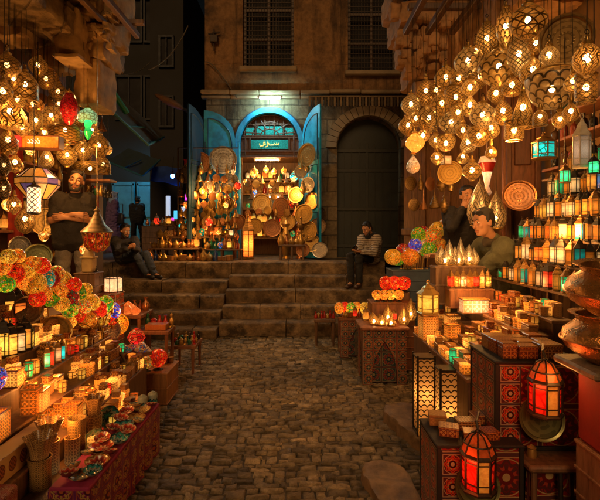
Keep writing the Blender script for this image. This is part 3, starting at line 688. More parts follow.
# cyan lamp added in the alley to colour the shutters
o = empty('shop_lamp', 'cyan lamp on the alley wall above the shutters', 'lamp', P(158, 150, 14.4)); m = M(); m.ell((0, 0, 0), (.09, .09, .07)); link('bulb', m.mesh('cyan_bulb', bulbm('cyan_bulb', (.1, .65, 1), 430)), o); m = M(); m.lathe([(.02, .2), (.05, .1), (.17, .03)], 14); m.tube([(0, 0, .18), (0, 1.2, .3)], .015, 6); link('hood', m.mesh('hood', m_dark), o)
# ================================================================== GOODS
AMB = (1, .36, .04); ORA = (1, .2, .02); REDC = (1, .035, .01); GRN = (.05, .8, .25); TEA = (.02, .6, .5); WHT = (1, .7, .36); BLU = (.08, .25, 1); YEL = (1, .52, .06)
GCOL = {'amber': AMB, 'orange': ORA, 'red': REDC, 'green': GRN, 'teal': TEA, 'white': (1, .6, .22), 'blue': BLU, 'yellow': YEL}
PALS = {
 'red': [(.9, .02, .005), (1, .05, .005), (.7, .01, .003), (1, .2, .015), (.8, .03, .008)],
 'amber': [(1, .3, .02), (1, .42, .04), (.9, .2, .01), (.8, .28, .02), (1, .15, .008)],
 'yellow': [(1, .46, .03), (1, .38, .02), (.7, .4, .03), (.9, .5, .06), (1, .3, .02)],
 'green': [(.12, .4, .01), (.35, .5, .02), (.6, .5, .02), (.03, .3, .04), (.9, .3, .02)],
 'maroon': [(.45, .01, .012), (.6, .02, .01), (.3, .008, .01), (.9, .25, .03), (.1, .2, .1)],
 'teal': [(.05, .4, .28), (.1, .45, .2), (.9, .35, .03), (.03, .25, .3), (.8, .4, .1)],
 'speckled': [(1, .36, .03), (.35, .4, .03), (.9, .05, .008), (1, .4, .06), (.3, .35, .1)],
 'blue': [(.06, .08, .8), (.12, .2, .8), (.8, .06, .1), (.9, .5, .2), (.2, .03, .4)],
 'white': [(.9, .5, .2), (.8, .45, .25), (.9, .4, .1), (.5, .45, .3), (1, .5, .2)]}
TC = {}
def cached(key, fn):
    if key not in TC: TC[key] = fn()
    return TC[key]
def egg_prof(r, el=1.25, n=14, cut=.12):
    return [(max(1e-4, r*math.sin(t)*(1-.12*math.cos(t))), -r*el*math.cos(t)) for t in [cut+(PI-cut)*i/n for i in range(n+1)]]
def ring_mesh(m, c, r, t, n=14, k=6, ax='Y'):
    pts = [Vector(c)+(Vector((math.cos(2*PI*i/n)*r, 0, math.sin(2*PI*i/n)*r)) if ax == 'Y' else Vector((math.cos(2*PI*i/n)*r, math.sin(2*PI*i/n)*r, 0))) for i in range(n+1)]
    m.tube(pts, t, k)
# ---- pierced hanging lamps
def lamp_prof(shape):
    f = {'globe': lambda t: math.sin(PI*(.07+.86*t)), 'oval': lambda t: math.sin(PI*(.05+.88*t))**.8, 'drop': lambda t: (math.sin(PI*t**.62)*.98+.05) if t < .98 else .1,
         'bowl': lambda t: math.sqrt(max(0, 1-(1-t/.86)**2)) if t < .86 else 1.0-(t-.86)*2.2, 'cone': lambda t: .9*(1-t)**.9+.1 if t > .16 else .75+t*.7, 'pear': lambda t: math.sin(PI*(.08+.9*t**.8))**.9,
         'drum': lambda t: .96 if .06 < t < .94 else .8, 'bell': lambda t: (1 if t < .45 else 1-((t-.45)/.55)**2*.85)}[shape]
    return [(f(i/18), i/18-.5) for i in range(19)]
def hang_lamp(px, py, wp, hp, Y, shape, pat, col, ztop, label, group, bulb=1.0, name='hanging_lamp'):
    c = P(px, py, Y); wd, ht = wp*Y/F, hp*Y/F
    o = empty(name, label, 'lamp', c, group)
    m = M(); m.lathe([(r*wd/2, z*ht) for r, z in lamp_prof(shape)], 28)
    m.lathe([(wd*.5*lamp_prof(shape)[0][0]*1.02, -ht*.5), (wd*.5*lamp_prof(shape)[0][0]*1.05, -ht*.5-.006), (wd*.5*lamp_prof(shape)[0][0]*.9, -ht*.5-.006)], 24, (0, 0, 0), 1)
    link('shade', m.mesh('shade', [pierced('pierced_'+pat+('%d' % int(col[1]*100)), col, pat), m_brass]), o)
    m = M(); z = ht*.5; tw = wd*.5*lamp_prof(shape)[-1][0]
    m.lathe([(tw*1.15+.004, z-.006), (tw+.012, z+.008), (.016, z+.02), (.01, z+.04), (.014, z+.05), (.003, z+.06)], 16)
    cp = link('cap', m.mesh('cap', m_brass), o); m = M(); ring_mesh(m, (0, 0, z+.072), .013, .003); link('ring', m.mesh('ring', m_dark), cp)
    m = M(); sw = R.uniform(-.02, .02); m.tube([(0, 0, z+.08), (sw, 0, (z+ztop-c.z)*.5+.04), (0, 0, max(z+.15, ztop-c.z))], .0019, 5); link('cord', m.mesh('cord', m_cord), o)
    if bulb:
        m = M(); br = min(.021, wd*.14); m.ell((0, 0, ht*.05), (br, br, br*1.25), 0, 10, 7); m.tube([(0, 0, ht*.05+br), (0, 0, z)], .009, 6, 1)
        link('bulb', m.mesh('bulb', [bulbm('warm_bulb_%d' % int(bulb*10), WARM, 85.0*bulb), m_brass]), o)
    return o
GW, GD, GS = (.7, .47, .17), (.55, .32, .09), (.62, .5, .32)
RL = [(528, 22, 34, 34, 'globe', 'star', GD, 'large round', 1), (506, 28, 18, 38, 'oval', 'scale', GW, 'tall oval', 1), (487, 40, 20, 31, 'oval', 'diamond', GW, 'speckled egg shaped', 1), (468, 62, 26, 27, 'globe', 'scale', GS, 'round scale patterned', 1),
 (499, 68, 38, 37, 'globe', 'scale', GW, 'largest round', 1), (519, 56, 21, 38, 'oval', 'diamond', GS, 'tall diamond patterned', 1), (533, 71, 24, 27, 'pear', 'swirl', GW, 'pear shaped swirling', 1), (480, 77, 19, 20, 'globe', 'diamond', GD, 'small dark round', .6),
 (552, 91, 47, 36, 'bowl', 'scale', GS, 'wide glassy bowl', 1.2), (587, 60, 25, 30, 'oval', 'swirl', GD, 'golden oval', 1), (586, 89, 20, 25, 'drum', 'star', GD, 'golden drum', .6), (523, 109, 25, 35, 'cone', 'swirl', GW, 'funnel shaped', 1),
 (503, 112, 17, 24, 'pear', 'diamond', GD, 'small golden ornate', .7), (483, 116, 24, 25, 'globe', 'scale', GS, 'smoky round', 1), (446, 78, 21, 22, 'globe', 'scale', GD, 'dark brass round', 1), (426, 92, 19, 26, 'pear', 'diamond', GD, 'brown pear shaped', 1),
 (411, 105, 19, 20, 'globe', 'diamond', GS, 'speckled round', 1), (429, 119, 25, 26, 'globe', 'swirl', GW, 'broad swirl cut', 1), (442, 104, 21, 21, 'globe', 'scale', GD, 'dim scale patterned', 1), (456, 98, 21, 21, 'bowl', 'diamond', GD, 'shallow brass bowl', 1),
 (470, 106, 15, 21, 'drop', 'scale', GW, 'narrow drop', 1), (451, 123, 22, 22, 'globe', 'scale', GS, 'pale round', 1), (408, 126, 18, 19, 'globe', 'swirl', GD, 'small swirl cut', 1), (446, 144, 18, 15, 'bowl', 'scale', GW, 'small bowl', 1),
 (437, 158, 12, 13, 'globe', 'star', GW, 'tiny golden', .7), (468, 143, 14, 19, 'drop', 'diamond', GS, 'slim silvery drop', 1), (479, 137, 22, 19, 'bowl', 'star', GD, 'star cut bowl', 1), (472, 171, 18, 18, 'globe', 'star', GD, 'low hanging golden', 1),
 (514, 131, 18, 17, 'drum', 'swirl', GW, 'short drum', .7), (540, 117, 13, 15, 'bell', 'diamond', GD, 'little bell', .5), (459, 79, 16, 18, 'pear', 'star', GD, 'dim star cut pear', .5), (571, 112, 15, 19, 'pear', 'swirl', GD, 'little golden pear', .6), (496, 94, 16, 18, 'globe', 'diamond', GD, 'half hidden round', .7),
 (463, 131, 14, 15, 'globe', 'swirl', GD, 'little swirl cut', .5), (491, 129, 16, 18, 'pear', 'scale', GW, 'scaly pear shaped', .8), (436, 141, 13, 14, 'globe', 'diamond', GW, 'little diamond cut', .6), (512, 86, 18, 21, 'drop', 'diamond', GD, 'shadowed drop', .6), (560, 120, 14, 17, 'globe', 'scale', GD, 'dusky scaly', .6), (573, 82, 16, 19, 'pear', 'star', GW, 'starry pear shaped', .8), (549, 56, 17, 19, 'globe', 'swirl', GS, 'pale swirl cut round', .8), (476, 52, 14, 17, 'drop', 'star', GD, 'starry drop', .5), (470, 88, 16, 16, 'globe', 'scale', GW, 'scaly round', .8), (458, 113, 14, 15, 'bowl', 'swirl', GW, 'tiny swirl cut bowl', .7), (416, 119, 12, 14, 'oval', 'scale', GD, 'slim oval', .6), (436, 91, 16, 17, 'globe', 'star', GD, 'starry round', .7), (423, 136, 13, 13, 'globe', 'scale', GW, 'tiny scaly', .7), (463, 157, 11, 13, 'drop', 'swirl', GW, 'tiny swirl cut drop', .6), (491, 152, 11, 13, 'pear', 'diamond', GD, 'tiny pear shaped', .6), (536, 44, 15, 17, 'pear', 'diamond', GD, 'shadowed pear', .5)]
for i, (px, py, w_, h_, shp, pat, col, ds, bu) in enumerate(RL):
    Y = 5.15-(px-408)/180*2.45+R.uniform(-.12, .12)
    pos = 'near the stone corner' if px < 440 else ('before the plank front' if px < 478 else ('in the big top cluster' if py < 100 and px < 545 else 'at the outer side of the cluster' if px > 540 else 'under the big top cluster'))
    hang_lamp(px, py, w_*1.07, h_*1.05, Y, shp, pat, col, 4.0, '%s pierced brass lamp %s, right stall' % (ds, pos), 'pierced brass lamps hanging over the right stall', bu*.8)
def glass_lamp(px, py, wp, hp, Y, shape, mat, label, ztop=4.0, bulb=1.0):
    c = P(px, py, Y); wd, ht = wp*Y/F, hp*Y/F; o = empty('glass_lamp', label, 'lamp', c, None)
    m = M(); m.lathe([(r*wd/2, z*ht) for r, z in lamp_prof(shape)], 24); link('shade', m.mesh('glass_shade', mat), o)
    m = M(); m.lathe([(wd*.2, ht*.47), (wd*.2+.006, ht*.5), (.012, ht*.5+.03), (.003, ht*.5+.05)], 14); link('cap', m.mesh('cap', m_brass), o)
    m = M(); m.tube([(0, 0, ht*.5+.04), (0, 0, ztop-c.z)], .0035, 5); link('cord', m.mesh('cord', m_cord), o); return o
glass_lamp(415, 143, 19, 19, 5.0, 'globe', glow('amber_glass', (1, .3, .03), 1.0, .12), 'plain glowing amber glass globe beside the dark doorway')
glass_lamp(413, 164, 13, 19, 5.0, 'drop', glow('clear_drop', (1, .6, .25), 1.6, .04, 40), 'small clear glass drop lamp hanging below the amber globe')
# left hanging lamps
LL = [(7, 66, 24, 22, 'globe', 'diamond', GD, 'dark round', .12, 3.8), (25, 86, 23, 28, 'bell', 'star', GD, 'bell shaped boxy', .4, 4.2), (10, 113, 27, 32, 'drop', 'swirl', GW, 'large golden onion', .5, 3.8), (46, 80, 20, 18, 'bowl', 'diamond', GD, 'dim shallow bowl', .12, 4.8),
 (3, 92, 17, 20, 'globe', 'star', GD, 'small glinting round', .4, 3.7), (33, 105, 19, 18, 'globe', 'scale', (.7, .3, .06), 'orange tinted', .5, 4.5), (51, 116, 19, 20, 'globe', 'scale', GW, 'bright scale patterned', .6, 4.9), (36, 121, 12, 17, 'drum', 'swirl', GW, 'small lit drum', .6, 4.4),
 (65, 131, 30, 19, 'bell', 'diamond', GD, 'wide dome', .2, 5.0), (67, 156, 18, 20, 'globe', 'star', GW, 'star cut round', .5, 5.0), (83, 151, 17, 19, 'globe', 'swirl', GW, 'swirl cut round', .5, 5.2), (99, 146, 20, 21, 'globe', 'scale', GD, 'outermost round', .4, 5.3),
 (8, 141, 17, 26, 'drop', 'diamond', GD, 'dark dangling drop', .25, 3.9), (4, 166, 12, 20, 'oval', 'diamond', (.12, .09, .06), 'black oval', .1, 3.9), (4, 189, 12, 19, 'oval', 'star', (.12, .09, .06), 'lower black oval', .1, 3.9), (90, 169, 32, 10, 'bowl', 'swirl', GW, 'broad flat dish', .4, 5.3),
 (25, 220, 17, 24, 'pear', 'swirl', GD, 'ornate pear shaped', .4, 4.3), (78, 118, 15, 17, 'pear', 'diamond', GD, 'little brown pear', .2, 5.2), (22, 128, 15, 16, 'globe', 'scale', GW, 'small pale', .5, 4.3), (58, 92, 16, 17, 'globe', 'star', GD, 'dim star cut', .15, 5.0), (15, 163, 14, 18, 'drop', 'scale', GD, 'slender drop', .3, 4.1),
 (103, 165, 14, 16, 'bell', 'star', GD, 'little outer bell', .3, 5.4), (47, 158, 12, 20, 'drop', 'diamond', GS, 'bottle shaped', .4, 4.8), (77, 178, 12, 14, 'globe', 'swirl', GD, 'tiny low', .3, 5.35)]
for px, py, w_, h_, shp, pat, col, ds, bu, Y in LL:
    hang_lamp(px, py, w_*1.08, h_*1.08, Y, shp, pat, col, 3.93, '%s pierced brass lamp hanging in the upper left stall' % ds, 'pierced brass lamps hanging over the left stall', bu)
glass_lamp(69, 109, 17, 33, 4.9, 'oval', mosaic('ruby_glass', [(.5, .005, .01), (.3, .003, .006), (.6, .02, .02)], .5, 60.0), 'long ruby red beaded glass lamp under the stone pier', 3.93)
o = glass_lamp(88, 115, 18, 13, 5.0, 'bell', glow('pale_green_glass', (.5, .9, .4), 1.0, .07, 30), 'pale tulip shaped glass lamp over a green glass neck', 3.93)
m = M(); m.lathe([(.03, 0), (.045, -.03), (.028, -.09), (.05, -.13), (.02, -.2), (.001, -.22)], 16); link('neck', m.mesh('green_neck', glow('green_glass', (.03, .8, .15), .9, .1)), o, (0, 0, -.06))
# left star lantern
o = empty('star_lantern', 'wide star shaped lantern of leaded glass panes in front of the standing man', 'lantern', P(38, 182, 4.5)); m = M(); fr = M(); r1, r2 = .2, .085; ms_ = []
for k in range(10):
    a0, a1 = 2*PI*k/10, 2*PI*(k+1)/10; A_ = lambda a, r, z: Vector((math.cos(a)*r, math.sin(a)*r, z))
    for zt, zs in ((.13, .03), (-.17, -.03)):
        q_ = [A_(a0, r1, zs), A_(a1, r1, zs), A_(a1, r2, zt), A_(a0, r2, zt)]; m.add(q_, [(0, 1, 2, 3) if zt > 0 else (3, 2, 1, 0)], None, (k*3+(zt > 0)*2) % 4)
        for u_, w_ in ((0, 1), (0, 3), (3, 2)): fr.tube([q_[u_]*1.01, q_[w_]*1.01], .005, 5)
    m.add([A_(a0, r1, -.03), A_(a1, r1, -.03), A_(a1, r1, .03), A_(a0, r1, .03)], [(0, 1, 2, 3)], None, k % 4)
link('panes', m.mesh('panes', [glow('star_white', (1, .5, .22), .3, .16), glow('star_violet', (.35, .2, .45), .2, .16), glow('star_amber', AMB, .4, .16), glow('star_gold', (.9, .4, .08), .22, .16)]), o); link('frame', fr.mesh('frame', m_dark), o)
m = M(); m.tube([(0, 0, .13), (0, 0, 1.4)], .005, 5); link('chain', m.mesh('chain', m_cord), o)
# white lattice drum
c = P(34, 200, 4.3); o = empty('drum_lantern', 'white lattice drum lantern glowing beside the red curtain', 'lantern', c); m = M(); m.lathe([(.05, -.12), (.058, -.11), (.058, .11), (.05, .12)], 24)
q = NM('white_lattice'); u, v = q.uv(); aa = ((u*7.0+v*5.0).fr()-.5).abs().lt(.1).mx(((u*7.0-v*5.0).fr()-.5).abs().lt(.1)); q.l(q.mix(aa.k, (1, .72, .42), (.1, .05, .02)), q.b.inputs['Base Color']); q.b.inputs['Emission Color'].default_value = (1, .7, .4, 1); q.l(((aa*-1.0+1.0)*1.3).k, q.b.inputs['Emission Strength'])
link('shade', m.mesh('shade', q.m), o); m = M(); m.lathe([(.06, .118), (.06, .13), (.02, .15), (.004, .19)], 18); m.lathe([(.06, -.118), (.06, -.13), (.03, -.14)], 18); m.tube([(0, 0, .18), (0, 0, 1.3)], .004, 5); link('frame', m.mesh('frame', m_dark), o)
# lit sign box
o = empty('light_box_sign', 'small lit sign box with an orange face and a red end', 'sign', P(38, 143, 4.4)); o.rotation_euler = (0, 0, .12)
m = M(); m.box((0, 0, 0), (.44, .13, .13), 0, 0, .004); link('body', m.mesh('body', plain('sign_body', (.3, .1, .03), .5)), o)
m = M(); m.box((0, 0, 0), (.325, .006, .105), 0); link('face_panel', m.mesh('face_panel', glow('sign_orange', (1, .25, .015), .5, .35)), o, (.05, -.068, 0))
m = M(); m.box((0, 0, 0), (.09, .006, .105), 0); link('end_panel', m.mesh('end_panel', glow('sign_red', (1, .02, .01), .7, .35)), o, (-.168, -.068, 0))
m = M()
for x in (-.06, -.03, 0, .03): m.tube([(x+.0, -.074, .02), (x+.02, -.074, .005), (x+.012, -.074, -.018), (x-.004, -.074, -.012)], .0035, 5)
m.ell((-.01, -.074, .03), (.005, .002, .005), 0, 8, 5); m.ell((.03, -.074, .03), (.005, .002, .005), 0, 8, 5)
link('lettering', m.mesh('lettering', bulbm('sign_letters', (1, .8, .55), 1.2)), o); m = M()
for x in (-.19, -.165): m.tube([(x, -.074, .02), (x+.022, -.074, .0), (x+.008, -.074, -.02)], .003, 5)
link('end_mark', m.mesh('end_mark', bulbm('sign_letters', (1, .8, .55), 1.2)), o)
m = M(); m.tube([(-.15, 0, .06), (-.15, 0, .9)], .004, 5); m.tube([(.15, 0, .06), (.15, 0, .9)], .004, 5); link('hanger', m.mesh('hanger', m_cord), o)
# big pendant with dome
c = P(97, 229, 4.5); o = empty('pendant_lantern', 'large domed brass pendant lantern with a red glass body beside the standing man', 'lantern', c)
m = M(); m.lathe([(.15, -.04), (.155, -.03), (.13, 0), (.085, .04), (.055, .1), (.03, .15), (.02, .17), (.035, .185), (.02, .2), (.004, .23)], 28); d_ = link('dome', m.mesh('dome', brass('old_pewter_brass', (.42, .3, .17), 3, .4)), o)
m = M(); m.lathe([(.115, -.04), (.125, -.09), (.11, -.17), (.06, -.22), (.001, -.235)], 24); link('body', m.mesh('body', mosaic('pendant_glass', [(.5, .03, .01), (.7, .15, .02), (.25, .02, .01), (1, .4, .05)], .6, 45.0)), o)
m = M()
for k in range(10): a = 2*PI*k/10; m.tube([(math.cos(a)*r, math.sin(a)*r, z) for r, z in ((.14, -.035), (.128, -.09), (.113, -.17), (.062, -.222))], .005, 5)
m.tube([(0, 0, .22), (0, 0, 1.9)], .005, 5); link('ribs', m.mesh('ribs', m_brass), o)

# ---- trays
def tray(name, px, py, rp, Y, axis, mat, label, deep=.02, group='round metal trays', sx=1.0):
    r = rp*Y/F; m = M(); m.lathe([(.0005, 0), (r*.3, .002), (r*.62, .003), (r*.84, .004), (r*.88, deep), (r*.99, deep+.004), (r, deep), (r*.97, deep-.004), (r*.88, -.003), (.0005, -.004)], 40)
    return spawn(m.mesh(name, mat), name, label, 'tray', P(px, py, Y), 0, 1, group, axis)
m_tray_d = brass('tarnished_tray', (.22, .13, .06), 1, .35); m_tray_s = brass('silver_tray', (.5, .46, .4), 1, .25); m_tray_c = brass('copper_tray', COPPER, 1, .28)
for a in [('brass_tray', 46, 222, 14, 5.0, (.5, -1, .1), m_tray, 'round brass tray hanging just left of the standing man'), ('brass_tray', 50, 203, 10, 5.3, (.5, -1, .05), m_tray_d, 'dull brass tray high behind the standing man'), ('brass_tray', 38, 257, 13, 4.4, (.5, -1, .25), brass('verdigris_tray', (.3, .33, .17), 1, .3), 'green tinged engraved tray above the mosaic lamps'),
 ('brass_tray', 28, 310, 14, 3.35, (.6, -1, .2), m_tray_d, 'dark engraved tray behind the square lanterns at far left'), ('brass_tray', 55, 331, 16, 3.45, (.6, -1, .25), m_tray, 'bright brass tray propped behind the small coloured lanterns'), ('brass_tray', 108, 366, 17, 3.75, (.7, -1, .35), m_tray_d, 'large dark tray propped against the end of the left stand'),
 ('speckled_plate', 108, 331, 12, 4.3, (.7, -1, .15), mosaic('speckled_plate_mat', [(.5, .3, .1), (.3, .18, .07), (.6, .4, .15)], .1, 70.0), 'speckled round plate standing under the mosaic lamp bouquet'), ('glowing_plate', 117, 324, 11, 4.45, (.7, -1, .1), mosaic('glow_plate', PALS['yellow'], .9, 60.0), 'glowing yellow mosaic plate behind the speckled plate'),
 ('brass_tray', 66, 292, 7, 4.0, (.5, -1, .2), m_tray, 'small brass tray between the yellow and maroon mosaic lamps'), ('brass_tray', 20, 246, 10, 4.5, (.5, -1, .1), m_tray_s, 'pale tray hanging below the ornate lamp'),
 ('brass_tray', 450, 173, 12, 5.0, (-.5, -1, .1), m_tray, 'round brass tray hanging on the plank front'), ('copper_tray', 519, 196, 16, 4.4, (-.3, -1, .2), m_tray_c, 'large copper tray leaning below the panelled door'), ('brass_tray', 566, 40, 25, 3.3, (-.55, -1, -.15), brass('battered_brass', (.5, .3, .1), 1, .4), 'huge battered brass tray hanging behind the top lamps'),
 ('copper_tray', 200, 163, 11, 9.3, (.1, -1, .05), m_tray_c, 'dark copper tray hanging left of the grey tray'), ('silver_tray', 223, 160, 14, 9.25, (.05, -1, .05), m_tray_s, 'big grey tray hanging on the turquoise door leaf'), ('silver_tray', 212, 187, 8, 9.2, (.1, -1, .1), m_tray_s, 'small shiny tray hanging beneath the big grey tray'),
 ('brass_tray', 195, 186, 9, 9.3, (.1, -1, .1), m_tray_d, 'dull tray hanging under the dark copper tray'), ('brass_tray', 262, 204, 10, 9.4, (0, -1, .1), m_tray, 'brass tray hanging in the middle of the arched shop door'), ('copper_tray', 281, 208, 11, 9.4, (.8, -1, .05), m_tray_c, 'orange copper tray turned sideways in the arched shop door'),
 ('brass_tray', 307, 155, 12, 9.1, (-.9, -1, .05), m_tray, 'brass tray hanging on the right turquoise leaf'), ('silver_tray', 308, 185, 8, 9.05, (-.6, -1, .05), m_tray_s, 'small bluish tray in the middle of the right leaf'), ('brass_tray', 312, 201, 9, 9.1, (-.9, -1, .1), m_tray, 'gold tray low on the right leaf, beside the jamb'), ('brass_tray', 304, 214, 10, 9.0, (-.5, -1, .1), m_tray, 'upper of two gold trays at the foot of the right leaf'), ('brass_tray', 309, 231, 10, 8.95, (-.7, -1, .15), m_tray, 'lower of two gold trays at the foot of the right leaf'), ('brass_tray', 296, 195, 8, 9.2, (-.4, -1, .05), m_tray, 'little brass tray hanging beside the door jamb of the arch')]: tray(*a)

# ---- glass lanterns
def lantern_t(n, mats, r, h, metal, pat=''):
    def mk():
        ph = PI/n; z0, z1 = .07*h, .6*h; zc = (z0+z1)/2; V = lambda k, rr, z: Vector((math.cos(2*PI*k/n+ph)*rr, math.sin(2*PI*k/n+ph)*rr, z))
        b = M(); b.lathe([(.001, 0), (r*1.12, 0), (r*1.12, .03*h), (r*.98, .06*h), (r*.9, .07*h), (.001, .07*h)], n, (0, 0, 0), 0, False, ph)
        f = M()
        for k in range(n): f.tube([V(k, r, z0), V(k, r, z1)], r*.075, 5)
        for k in range(n):
            for z in (z0+.1*h, z1-.08*h): f.tube([V(k, r*.99, z), V(k+1, r*.99, z)], r*.045, 4)
        f.lathe([(r*.9, z1), (r*1.12, z1), (r*1.12, z1+.025*h), (r*.9, z1+.03*h)], n, (0, 0, 0), 0, False, ph)
        p = M()
        for k in range(n):
            a, c_ = V(k, r*.95, z0-zc), V(k+1, r*.95, z0-zc); d_, e = V(k+1, r*.95, z1-zc), V(k, r*.95, z1-zc); p.add([a, c_, d_, e], [(0, 1, 2, 3)], [[(0, 0), (1, 0), (1, 1), (0, 1)]], k % len(mats))
        t = M(); t.lathe([(r*1.14, z1+.025*h), (r*.95, .68*h), (r*.72, .74*h), (r*.6, .78*h), (r*.62, .8*h), (r*.4, .86*h), (r*.16, .9*h), (r*.22, .92*h), (r*.05, .96*h)], n, (0, 0, 0), 0, False, ph)
        rg = M(); ring_mesh(rg, (0, 0, h), h*.045, r*.05)
        return [('base', b.mesh('base', metal), [], 0), ('frame', f.mesh('frame', metal), [], 0), ('panes', p.mesh('panes', mats), [], zc), ('roof', t.mesh('roof', metal), [('ring', rg.mesh('ring', metal))], 0)]
    return cached(('lan', n, tuple(x.name for x in mats), r, h, metal.name), mk)
def gl(c, s=1.0, reach=.03): return glow('glass_%s_%d' % (c, int(s*10)), GCOL[c], s, reach, 24.0 if s in (1.4,) else 0)
m_lbrass = brass('lantern_brass', (.4, .22, .07), 3, .4)
# lantern rows on the right stand
XR = [1.75, 1.835, 1.92, 2.005, 2.09, 2.175]; ZR = [1.2, 1.37, 1.54, 1.71, 1.89, 2.07]
ROWN = ['lowest', 'second', 'third', 'fourth', 'fifth', 'top']
ROWC = [['green', 'amber', 'white', 'amber', 'teal', 'amber', 'white', 'red', 'amber', 'green', 'amber', 'white'], ['teal', 'white', 'amber', 'white', 'amber', 'orange', 'amber', 'white', 'white', 'amber', 'teal', 'amber', 'white'], ['green', 'teal', 'orange', 'amber', 'orange', 'amber', 'amber', 'white', 'teal', 'amber', 'white', 'amber'],
        ['amber', 'yellow', 'white', 'amber', 'white', 'white', 'amber', 'amber', 'white', 'amber', 'yellow'], ['white', 'green', 'amber', 'white', 'amber', 'amber', 'blue', 'amber', 'yellow'], ['amber', 'teal', 'yellow', 'green', 'amber', 'white']]
ROWY = [(3.92, 2.74), (3.95, 2.74), (3.9, 2.78), (3.78, 2.85), (3.72, 2.9), (3.6, 2.95)]
ROWC = [[('amber' if c in ('teal', 'white') and (i*7+ri*3) % 5 < 2 else c) for i, c in enumerate(cs)] for ri, cs in enumerate(ROWC)]
for ri, cs in enumerate(ROWC):
    for i, c_ in enumerate(cs):
        Y = ROWY[ri][0]+(ROWY[ri][1]-ROWY[ri][0])*i/(len(cs)-1)+R.uniform(-.015, .015); n = R.choice((4, 6, 6, 8)); s_ = R.uniform(.88, 1.08)
        spawn(lantern_t(n, [gl(c_, R.choice((.3, .55, .9)) if c_ != 'white' else 1.1)], .036, .19, R.choice((m_lbrass, m_dark))), 'glass_lantern', '%s glass lantern, %s from the dealer in the %s lantern row' % (c_, ORD[i], ROWN[ri]), 'lantern', (XR[ri]+R.uniform(-.008, .008), Y, ZR[ri]), R.uniform(0, 1), (s_, s_, s_*R.uniform(.92, 1.08)), 'glass lanterns in rows on the right stand')
m = M()
for i in range(6):
    z0 = .0 if i == 0 else ZR[i-1]-.02
    m.box((XR[i]+(.04 if i else .03), 3.33, ZR[i]-.012), (.1, 1.4, .02), 0, 0, .003)
    for yy in (2.66, 3.3, 4.0): m.box((XR[i]+.075, yy, ZR[i]*.5-.03), (.025, .03, ZR[i]), 0)
tag(link('lantern_stand', m.mesh('lantern_stand', m_wood)), 'stepped timber stand that carries the rows of glass lanterns on the right', 'stand')
# special lanterns up there
c = P(582, 157, 3.1)
spawn(lantern_t(6, [inlay('pierced_white', (.1, .06, .03), (1, .8, .55), 8.0, .6)], .055, .36, plain('white_metal', (.55, .5, .42), .4)), 'tall_lantern', 'tall white pierced metal lantern standing highest beside the bottle shelves', 'lantern', (c.x, c.y, 2.07-.03), .3)
def hung_lantern(px, py, hp, Y, n, mats, metal, label, ztop, group=None, rr=.24):
    h = hp*Y/F; c = P(px, py, Y)-Vector((0, 0, h*.5)); o = spawn(lantern_t(n, mats, round(h*rr, 3), round(h, 3), metal), 'hanging_lantern', label, 'lantern', c, .2, 1, group)
    m = M(); m.tube([(0, 0, h*1.04), (0, 0, max(h*1.1, ztop-c.z))], .004, 5); link('cord', m.mesh('cord', m_cord), o); return o
hung_lantern(544, 146, 26, 3.6, 8, [gl('teal', 1.4, .08), gl('teal', .7, .08)], m_lbrass, 'teal glass lantern hanging in front of the bottle shelves', 3.7, None, .42)
hung_lantern(565, 173, 20, 3.3, 6, [gl('green', 1.6)], m_lbrass, 'small green lantern hanging beside the tall white lantern', 3.7)
hung_lantern(594, 164, 20, 3.0, 6, [gl('green', 1.6)], m_dark, 'green lantern hanging at the outer edge beyond the tall white lantern', 3.7)
hung_lantern(446, 158, 14, 5.0, 4, [gl('white', 3.0)], m_lbrass, 'little white square lantern hanging above the brass tray on the planks', 3.7, None, .4)
hung_lantern(559, 200, 18, 3.5, 6, [gl('teal', 1.5)], m_lbrass, 'slim teal lantern hanging over the lantern rows', 3.7)
# bottle shelves
for k, (za, zb) in enumerate(((2.18, .0), (2.42, 0), (2.64, 0))):
    m = M(); m.box((2.42, 3.55, za), (.22, 1.5, .025), 0, 0, .004); tag(link('wall_shelf', m.mesh('wall_shelf', m_wood2)), '%s bottle shelf on the ochre wall above the lanterns' % ('lowest', 'middle', 'highest')[k], 'shelf', 'bottle shelves on the ochre wall')
    for i in range(10):
        cc = R.choice(['dark_green', 'dark_brown', 'dull_red', 'black']); mt_ = plain('bottle_'+cc, {'dark_green': (.02, .06, .04), 'dark_brown': (.06, .03, .015), 'dull_red': (.16, .03, .015), 'black': (.015, .014, .013)}[cc], .15, 0, .3, 10, 0)
        def mk():
            b = M(); b.lathe([(.001, 0), (.032, 0), (.034, .01), (.034, .09), (.028, .11), (.012, .125), (.012, .155), (.016, .16), (.001, .165)], 14); return b.mesh('bottle', mt_)
        spawn(cached(('bot', cc), mk), 'glass_bottle', '%s glass bottle, %s from the dealer on the %s bottle shelf' % (cc.replace('_', ' '), ORD[i], ('lowest', 'middle', 'highest')[k]), 'bottle', (2.38, 4.2-i*.14+R.uniform(-.02, .02), za+.0125), 0, (1, 1, R.uniform(.8, 1.15)), 'bottles on the wall shelves')

